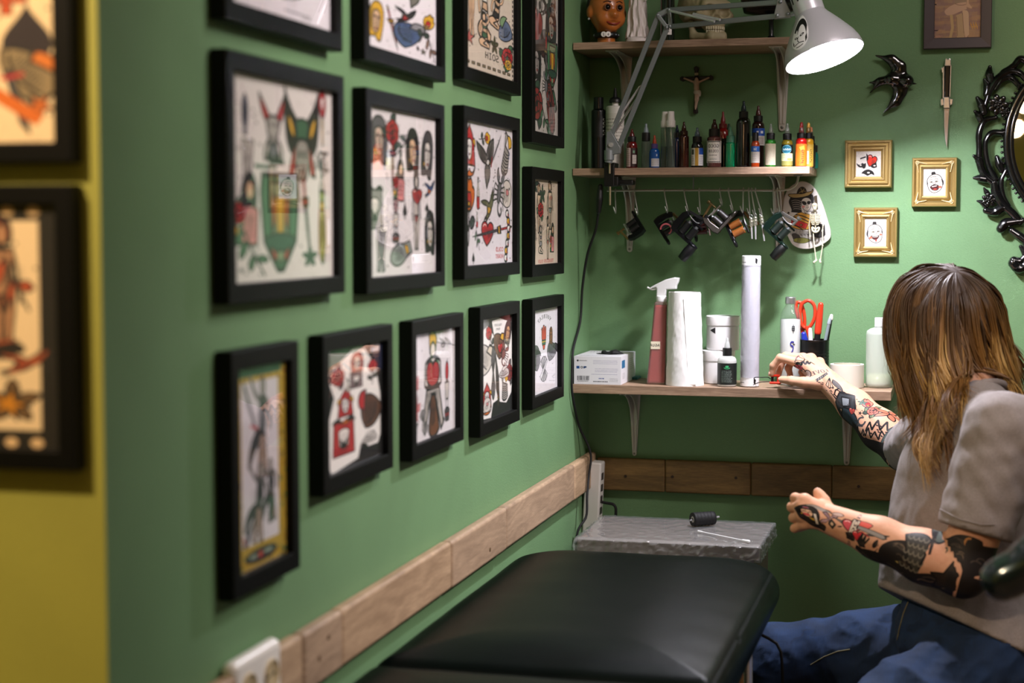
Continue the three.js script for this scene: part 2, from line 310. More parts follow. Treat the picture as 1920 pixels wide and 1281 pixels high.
  const sh = new THREE.Group(); sh.name = 'shade'; sh.position.copy(O); sh.quaternion.setFromUnitVectors(V(0, -1, 0), n); t.add(sh);
  const k = 0.00116, out = [[73, 0], [72.5, 6], [70, 16], [65, 28], [57, 41], [48, 55], [39, 68], [31, 79], [27.5, 86]].map(([r, h]) => [r * k, h * k]);
  const inn = out.map(([r, h]) => [r - 0.0012, h]).reverse();
  M.shade = PHY('#d0d0d8', { roughness: 0.3, metalness: 0.35 });
  part('shell', lathe([...out.slice().reverse().map(([r, h]) => [r, h])].reverse().concat(), 64), M.shade, sh);
  part('reflector', lathe(inn, 64), MAT('#f4f4f4', { roughness: 0.6, side: THREE.DoubleSide }), sh);
  const rim = new THREE.TorusGeometry(0.0842, 0.0011, 8, 64); rim.rotateX(PI / 2); part('rim', rim, M.shade, sh);
  part('neck', lathe([[0, 0.1745], [0.024, 0.1745], [0.0295, 0.168], [0.0315, 0.15], [0.0318, 0.10], [0.031, 0.098], [0.0, 0.098]], 40), M.shade, sh);
  const slots = []; for (let i = 0; i < 12; i++) { const g = rbox(0.0045, 0.034, 0.004, 0.0018, 2); g.translate(0, 0.142, 0.0308); g.rotateY(i / 12 * 2 * PI); slots.push(g); }
  part('vent_slots', merge(slots), MAT('#131316'), sh);
  part('knuckle', rod(H3.clone().sub(O).applyQuaternion(sh.quaternion.clone().invert()), V(-0.022, 0.112, 0), 0.006, 10), M.steel, sh);
  // reflector bulb: frosted white face that throws its light out of the shade
  const bl = part('bulb', lathe([[0.036, 0.034], [0.041, 0.038], [0.041, 0.044], [0.034, 0.06], [0.016, 0.085], [0, 0.086]], 40), MAT('#eeeeee', { roughness: 0.4 }), sh);
  part('face', lathe([[0, 0.0325], [0.02, 0.0328], [0.0365, 0.035], [0.0365, 0.037], [0, 0.037]], 40), new THREE.MeshStandardMaterial({ color: '#ffffff', emissive: '#f6f4ff', emissiveIntensity: 26 }), bl);
  const pl = new THREE.RectAreaLight('#f6f3ff', LAMP_POWER, 0.066, 0.066); pl.position.set(0, 0.031, 0); pl.rotation.x = -PI / 2; sh.add(pl);
  // round sticker of a two-faced head on the shade
  const st = ctex(256, 400, (c, w, h) => {
    c.clearRect(0, 0, w, h); c.fillStyle = '#f1f1f3'; c.beginPath(); c.ellipse(128, 195, 118, 190, 0, 0, 7); c.fill();
    c.fillStyle = '#121214'; c.beginPath(); c.moveTo(30, 170); c.bezierCurveTo(30, 20, 220, 0, 236, 150); c.lineTo(214, 240); c.bezierCurveTo(214, 170, 190, 110, 140, 120); c.bezierCurveTo(90, 150, 110, 180, 96, 210); c.bezierCurveTo(90, 150, 70, 140, 60, 180); c.closePath(); c.fill();
    c.beginPath(); c.ellipse(80, 240, 26, 12, 0.3, 0, 7); c.ellipse(160, 226, 30, 13, -0.3, 0, 7); c.fill();
    c.lineWidth = 9; c.strokeStyle = '#121214'; c.beginPath(); c.moveTo(112, 230); c.quadraticCurveTo(96, 290, 124, 292); c.moveTo(60, 320); c.quadraticCurveTo(120, 290, 180, 316); c.moveTo(84, 344); c.quadraticCurveTo(124, 356, 168, 336); c.stroke();
    c.beginPath(); c.moveTo(200, 270); c.lineTo(222, 230); c.lineTo(220, 290); c.lineTo(196, 330); c.fill(); c.beginPath(); c.moveTo(36, 250); c.lineTo(62, 300); c.lineTo(50, 320); c.fill();
    c.fillStyle = '#f1f1f3'; c.beginPath(); c.ellipse(80, 240, 10, 5, 0.3, 0, 7); c.ellipse(160, 226, 12, 5, -0.3, 0, 7); c.fill();
  });
  const dir = camera.position.clone().sub(O.clone().add(t.position)).applyQuaternion(sh.quaternion.clone().invert()), phi = Math.atan2(dir.x, dir.z) - 0.56;
  const sg = new THREE.LatheGeometry(out.slice(1, 8).map(([r, h]) => new THREE.Vector2(r + 0.0006, h)), 16, phi - 0.3, 0.68);
  part('sticker', sg, new THREE.MeshStandardMaterial({ map: st, roughness: 0.5, alphaTest: 0.5, side: THREE.DoubleSide }), sh);
}
// ---------------------------------------------------------------- tattoo bed, cabinet, floor level things
const BY = 0.74;
const vinylBump = field(512, 512, (x, y) => 128 + 70 * noise(x / 6, y / 6, 2.2) + 40 * noise(x / 2.5, y / 2.5, 8.8) + 40 * tn(x / 512 * 8, y / 512 * 8, 8, 3));
M.vinyl = PHY('#040b09', { roughness: 0.36, bumpMap: rep(vinylBump, 1 / 0.1, 1 / 0.1), bumpScale: 0.00035, specularIntensity: 0.16 });
{
  const xL = atY(720, 1205, BY).x, xR = atY(1428, 1100, BY - 0.01).x + 0.02, zF = atY(1100, 1024, BY).z, zN = atY(1030, 1254, BY).z, cx = (xL + xR) / 2, hw = (xR - xL) / 2;
  const t = thing('tattoo_bed', 'black vinyl padded tattoo bed with rounded corners standing along the left wall', 'bed', V(cx, 0, (zF + zN) / 2));
  const pz = t.position.z, TH = 0.085;
  const padF = (z0, z1, rFar, rNear, wob) => {
    const hz = (z1 - z0) / 2, cz = (z0 + z1) / 2 - pz;
    return nets((x, y, z) => {
      const lz = z - cz, R = lz < 0 ? rFar : rNear, R2 = 0.032;
      const qx = Math.abs(x) - hw + R, qz = Math.abs(lz) - hz + R, d2 = Math.min(Math.max(qx, qz), 0) + Math.hypot(Math.max(qx, 0), Math.max(qz, 0)) - R;
      const edge = Math.max(0, Math.min(1, -d2 / 0.2)), crown = 0.03 * (1 - (1 - edge) ** 2.4) - 0.016 + 0.0016 * noise(x * 9 + wob, 1, z * 9);
      const dy = Math.abs(y - (BY - TH / 2) - (y > BY - TH / 2 ? crown : 0)) - TH / 2;
      const a = d2 + R2, b = dy + R2;
      return Math.min(Math.max(a, b), 0) + Math.hypot(Math.max(a, 0), Math.max(b, 0)) - R2;
    }, [-hw - 0.02, BY - TH - 0.02, z0 - pz - 0.02], [hw + 0.02, BY + 0.04, z1 - pz + 0.02], 0.009);
  };
  const uvm = (g) => uvBox(g);
  part('pad', uvm(padF(zF, zN - 0.001, 0.13, 0.03, 0)), M.vinyl, t);
  part('pad', uvm(padF(zN + 0.001, zN + 0.95, 0.03, 0.09, 5)), M.vinyl, t);
  const fr = [], wr = MAT('#17181a', { roughness: 0.5 });
  for (const sx of [-1, 1]) fr.push(move(rbox(0.03, 0.05, zN + 0.8 - zF, 0.003), sx * (hw - 0.06), BY - TH - 0.026, (zF + zN + 0.9) / 2 - pz));
  for (const zz of [zF + 0.09, zN - 0.05, zN + 0.8]) fr.push(move(rbox(2 * hw - 0.1, 0.045, 0.03, 0.003), 0, BY - TH - 0.028, zz - pz));
  part('frame', merge(fr), wr, t);
  const lw = new THREE.MeshStandardMaterial({ map: rep(wood('#8a5a2e', '#c08c52', 31), 2, 6), roughness: 0.5 });
  for (const [sx, zz] of [[-1, zF + 0.12], [1, zF + 0.12], [1, zN - 0.02], [-1, zN - 0.02], [-1, zN + 0.8], [1, zN + 0.8]]) part('leg', rod(V(sx * (hw - 0.075), 0.001, zz - pz), V(sx * (hw - 0.075), BY - TH - 0.05, zz - pz), 0.017, 14, 0.02), lw, t);
  const e = atY(1432, 1150, BY - TH + 0.02);
  part('strut', merge([rod(V(hw - 0.035, BY - TH - 0.02, zF + 0.34 - pz), V(hw - 0.035, 0.02, zF + 0.3 - pz), 0.008, 12), rod(V(hw - 0.03, 0.42, zF + 0.33 - pz), V(hw - 0.1, 0.42, zF + 0.33 - pz), 0.004, 8), rod(V(hw - 0.036, 0.55, zF + 0.34 - pz), V(hw - 0.036, 0.50, zF + 0.34 - pz), 0.0105, 12)]), M.chrome, t);
  // cable hanging off the bed's right side
  const zc = zF + 0.2;
  solo('power_cable', tube([V(xR - 0.03, BY - TH - 0.03, zc), V(xR + 0.006, BY - TH - 0.05, zc), V(xR + 0.015, 0.56, zc + 0.01), V(xR + 0.012, 0.4, zc + 0.01), V(xR - 0.02, 0.2, zc), V(xR - 0.06, 0.06, zc - 0.02), V(xR - 0.16, 0.004, zc - 0.1)], 0.003, 40), M.rubber, 'thin black cable hanging down beside the right edge of the tattoo bed', 'cable');
  // dark adjusting clamp at the bed's left side, in the foreground
  const c0 = atZ(690, 1240, zN + 0.06), K = [Math.min(c0.x - 0.022, xL - 0.04) - cx, c0.y, zN + 0.06 - pz], at = (g) => move(g, ...K);
  part('clamp_plate', at(move(merge([rbox(0.035, 0.006, 0.075, 0.002).rotateZ(0.15), move(rbox(0.006, 0.03, 0.02, 0.002), -0.004, -0.014, 0.03)]), -0.004, 0.022, -0.01)), MAT('#8b8a84', { metalness: 0.6, roughness: 0.4 }), t);
  part('clamp_body', at(merge([move(rbox(0.036, 0.055, 0.05, 0.008, 3), 0.018, -0.016, 0.01), move(rbox(0.08, 0.02, 0.03, 0.004), 0.03, -0.075, 0.005), move(rbox(0.026, 0.08, 0.03, 0.004), 0.004, -0.05, 0.005)])), M.blackPlastic, t);
  part('clamp_knob', at(merge([move(new THREE.CylinderGeometry(0.009, 0.009, 0.07, 16), -0.026, -0.008, 0.02), move(rbox(0.03, 0.03, 0.03, 0.006), -0.016, -0.034, 0.02)])), M.blackPlastic, t);
  part('clamp_stem', at(move(rbox(0.014, 0.12, 0.012, 0.002), -0.004, -0.09, 0.04)), MAT('#6a5530', { roughness: 0.5 }), t);
}
// drawer cabinet wrapped in clear film
const CBY = 0.716;
{
  const fl = atY(1078, 1012, CBY), frr = atY(1425, 1022, CBY), bl = atY(1120, 967, CBY), zf = (fl.z + frr.z) / 2, zb = Math.max(0.05, bl.z), w = frr.x - fl.x, cx = (fl.x + frr.x) / 2, cz = (zf + zb) / 2, d = zf - zb;
  const t = thing('drawer_cabinet', 'low grey drawer cabinet with its top wrapped in crinkled clear film', 'cabinet', V(cx, 0, cz));
  const gm = new THREE.MeshStandardMaterial({ map: rep(softTone('#716861', 0.08, 14), 3, 3), roughness: 0.5 });
  part('carcass', uvBox(move(rbox(w - 0.02, CBY - 0.06, d - 0.02, 0.003), 0, (CBY - 0.06) / 2 + 0.03, 0)), gm, t);
  part('top', uvBox(move(rbox(w, 0.03, d, 0.002), 0, CBY - 0.0165, 0)), gm, t);
  for (let i = 0; i < 3; i++) { const dr = part('drawer', uvBox(rbox(w - 0.03, 0.19, 0.016, 0.003)), gm, t, [0, 0.14 + i * 0.2, d / 2 - 0.004]); part('handle', tube([[-0.04, 0, 0], [-0.04, 0, 0.02], [0, 0, 0.026], [0.04, 0, 0.02], [0.04, 0, 0]], 0.004, 20), M.chrome, dr, [0, 0.05, 0.008]); }
  for (const [sx, sz] of [[-1, -1], [1, -1], [-1, 1], [1, 1]]) part('foot', move(new THREE.CylinderGeometry(0.014, 0.012, 0.032, 12), sx * (w / 2 - 0.04), 0.016, sz * (d / 2 - 0.04)), M.rubber, t);
  // film: a thin sheet draped over top and edges, crumpled at the rims
  const fz = 72, fx = 110, g = new THREE.PlaneGeometry(1, 1, fx, fz), p = g.attributes.position, drop = 0.045;
  for (let i = 0; i < p.count; i++) {
    let sx = p.getX(i) * (w + 2 * drop), sz = p.getY(i) * (d + 2 * drop), ex = Math.max(0, Math.abs(sx) - w / 2), ez = Math.max(0, Math.abs(sz) - d / 2), e = Math.max(ex, ez);
    let y = CBY + 0.0012, x = sx, z = -sz;
    if (e > 0) { const cr = 0.013 * noise(sx * 60, sz * 60, 3) + 0.007 * noise(sx * 150, sz * 150, 8); x = Math.sign(sx) * Math.min(Math.abs(sx), w / 2 + 0.0015) + (ex > 0 ? Math.sign(sx) * (0.002 + Math.abs(cr) * 0.45) : 0); z = -Math.sign(sz) * Math.min(Math.abs(sz), d / 2 + 0.0015) - (ez > 0 ? Math.sign(sz) * (0.003 + Math.abs(cr) * 0.9) : 0); y -= e * 0.8 + cr * 0.3; }
    else { const rp = noise(sx * 22 + sz * 14, sz * 9 - sx * 5, 5); y += 0.0008 + 0.0016 * Math.abs(rp) + 0.0016 * Math.max(0, noise(sx * 60, sz * 35, 9)); }
    p.setXYZ(i, x, y, z);
  }
  g.computeVertexNormals();
  part('film', g, PHY('#f4f6f6', { transmission: 0.88, thickness: 0, roughness: 0.06, side: THREE.DoubleSide }), t);
  // rotary cartridge grip and cotton swab lying on the film
  const q = atY(1319, 985, CBY + 0.004), k = thing('machine_grip', 'black ribbed rubber machine grip lying on the wrapped cabinet', 'grip', V(q.x, CBY + 0.019, q.z));
  k.rotation.y = 0.62;
  const prof = [[0.0, -0.026]]; for (let i = 0; i <= 12; i++) { const x = -0.026 + i * 0.0043; prof.push([0.0152 + (i % 2 ? 0.0007 : 0), x], [0.0152 + (i % 2 ? 0.0007 : 0), x + 0.003]); } prof.push([0, 0.027]);
  part('sleeve', lathe(prof, 28).rotateZ(PI / 2), M.rubber, k);
  part('core', merge([new THREE.CylinderGeometry(0.008, 0.008, 0.0555, 18).rotateZ(PI / 2)]), MAT('#b9b4ac', { metalness: 0.3 }), k);
  part('hole', new THREE.CylinderGeometry(0.0035, 0.0035, 0.0562, 14).rotateZ(PI / 2), MAT('#111111'), k);
  part('tube', rod(V(-0.034, -0.002, 0), V(0.04, 0.002, 0), 0.0021, 10), M.chrome, k);
  const s0 = atY(1310, 997, CBY + 0.006), s1 = atY(1402, 1016, CBY + 0.006), sw = thing('cotton_swab', 'white cotton swab lying on the wrapped cabinet in front of the black grip', 'swab', V(s0.x, CBY + 0.0068, s0.z));
  const dd = s1.clone().sub(s0); part('stick', rod(V(0, 0, 0), dd, 0.0013, 8), MAT('#e9e9e9'), sw);
  part('tip', taper([V(0, 0, 0).addScaledVector(dd, 0.9), V(0, 0, 0).addScaledVector(dd, 1.02)], [0.0024, 0.0036], 8, 10), MAT('#f3f3f3', { roughness: 1 }), sw);
  part('tip', taper([V(0, 0, 0).addScaledVector(dd, -0.01), V(0, 0, 0).addScaledVector(dd, 0.07)], [0.0022, 0.002], 8, 10), MAT('#f3f3f3', { roughness: 1 }), sw);
}
// white upright with a notched side and a black hook, leaning in the corner behind the cabinet
{
  const a = atZ(1116, 866, 0.06), b = atZ(1110, 1000, 0.06), t = thing('white_support_post', 'white plastic support post with a notched side standing in the corner behind the cabinet', 'post', V(a.x - 0.012, 0, 0.06));
  const H = a.y, s = rbox(0.04, H - 0.001, 0.05, 0.005, 3); s.translate(0, H / 2 + 0.0005, 0);
  t.rotation.z = -0.045;
  t.position.x = a.x - 0.045 * H; t.position.y = 0.002;
  part('body', s, MAT('#e3e1dc', { roughness: 0.5 }), t);
  const n = []; for (let i = 0; i < 4; i++) n.push(move(rbox(0.004, 0.018, 0.022, 0.003), 0.0195, H - 0.035 - i * 0.028, 0.004));
  part('notches', merge(n), MAT('#35322e'), t);
  part('hook', tube([[0.018, H - 0.098, 0.0], [0.034, H - 0.1, 0.0], [0.05, H - 0.102, 0], [0.056, H - 0.11, 0], [0.057, H - 0.14, 0]], 0.0036, 24), M.rubber, t);
}
// lamp cord with inline switch down the left corner
{
  const p = [atZ(1127, 350, 0.196), atZ(1126, 360, 0.195), atZ(1122, 395, 0.19), atZ(1117, 430, 0.17), atZ(1102, 475, 0.15), atZ(1092, 540, 0.13), atZ(1080, 600, 0.13), atZ(1074, 660, 0.214), atZ(1071, 700, 0.222), atZ(1070, 730, 0.222), atZ(1077, 762, 0.2), atZ(1084, 800, 0.14), atZ(1085, 850, 0.12), atZ(1080, 890, 0.14), atZ(1081, 930, 0.16), atZ(1075, 968, 0.17), atZ(1083, 998, 0.19)];
  for (const q of p) q.x = Math.max(q.x, 0.006);
  for (let i = 12; i < 16; i++) p[i].x = Math.max(p[i].x, 0.03);
  const end = p[p.length - 1]; p.push(V(0.03, 0.35, 0.2), V(0.03, 0.05, 0.22), V(0.06, 0.005, 0.3));
  const t = thing('lamp_cord', 'black lamp cord with an inline switch hanging down the corner of the green walls', 'cable', V(0, 0, 0));
  part('cord', tube(p, 0.0031, 160, 8), M.rubber, t);
  const c = atZ(1124, 374, 0.194); part('switch', taper([V(c.x + 0.002, c.y + 0.03, c.z), V(c.x, c.y, c.z), V(c.x - 0.002, c.y - 0.028, c.z)], [0.006, 0.0085, 0.006], 12, 12), M.blackPlastic, t);
}
// wall socket, bottom left
{
  const q = atX(455, 1262, 0.0), t = thing('wall_socket', 'rounded white double wall socket on the green wall at the lower left', 'socket', V(0.001, q.y - 0.01, q.z));
  t.rotation.y = PI / 2;
  const pl = rbox(0.15, 0.082, 0.022, 0.012, 4); part('plate', pl, PHY('#efece4', { roughness: 0.3 }), t, [0, 0, 0.0115]);
  for (const s of [-1, 1]) { part('well', lathe([[0, 0.0005], [0.0165, 0.0005], [0.019, 0.004], [0.0205, 0.004], [0.0205, 0]], 28).rotateX(PI / 2), PHY('#c9b78f', { roughness: 0.4 }), t, [s * 0.036, 0, 0.0222]); part('holes', merge([move(new THREE.CylinderGeometry(0.0028, 0.0028, 0.002, 10).rotateX(PI / 2), -0.0095, 0, 0), move(new THREE.CylinderGeometry(0.0028, 0.0028, 0.002, 10).rotateX(PI / 2), 0.0095, 0, 0)]), MAT('#1a140a'), t, [s * 0.036, 0, 0.0228]); }
}
// glossy dark device head at the right edge, close to the camera, on a floor stand
{
  const z = 1.75, a = atZ(1872, 1090, z), b = atZ(1990, 1035, z), t = thing('device_stand', 'dark glossy bullet-shaped device head on a stand poking in at the right edge', 'device', V(b.x, 0, z));
  const A = a.sub(t.position), B = b.clone().sub(t.position), d = B.clone().sub(A), g = lathe([[0, -0.022], [0.012, -0.0205], [0.022, -0.014], [0.028, -0.003], [0.03, 0.012], [0.03, 0.03], [0.036, 0.045], [0.04, 0.062], [0.04, 0.1], [0.02, 0.112], [0, 0.112]], 36);
  g.applyQuaternion(new THREE.Quaternion().setFromUnitVectors(V(0, 1, 0), d.clone().normalize())); g.translate(A.x, A.y, A.z);
  part('head', g, PHY('#22323a', { roughness: 0.22, metalness: 0.75, clearcoat: 1, clearcoatRoughness: 0.1 }), t);
  part('stem', tube([[B.x - 0.02, B.y - 0.03, B.z], [0.03, B.y - 0.1, 0], [0.02, 0.4, 0], [0.02, 0.02, 0]], 0.011, 30), M.chrome, t);
  part('base', lathe([[0, 0.026], [0.02, 0.025], [0.12, 0.018], [0.13, 0.002], [0, 0.002]], 32), M.blackPlastic, t, [0.02, 0, 0]);
}
// ---------------------------------------------------------------- printed flash art (flat ink on paper)
const K = '#141416', RED = '#b3262a', YEL = '#d9a92c', GRN = '#3f6b4a', BLU = '#2f4f86', SKIN = '#d9b490', GRY = '#8d8d8f', ORG = '#cc6a22', PNK = '#d98a8a', BRN = '#6d4327', WHT = '#f2efe9';
const ink = (c, d, fill, lw = 3, st = K) => { const p = new Path2D(d); if (fill) { c.fillStyle = fill; c.fill(p); } if (lw) { c.lineWidth = lw * 1.35; c.strokeStyle = st; c.lineJoin = c.lineCap = 'round'; c.stroke(p); } };
const oval = (c, x, y, a, b, fill, lw = 3, r = 0) => { c.beginPath(); c.ellipse(x, y, a, b, r, 0, 7); if (fill) { c.fillStyle = fill; c.fill(); } if (lw) { c.lineWidth = lw * 1.35; c.strokeStyle = K; c.stroke(); } };
const hatch = (c, x, y, w, h, n = 8, a = 0.6) => { c.strokeStyle = `rgba(15,15,18,${a})`; c.lineWidth = 1.4; for (let i = 0; i < n; i++) { const t = i / n; c.beginPath(); c.moveTo(x + w * t, y); c.quadraticCurveTo(x + w * (t + 0.12), y + h * 0.5, x + w * t * 0.8, y + h * (0.6 + 0.4 * rnd())); c.stroke(); } };
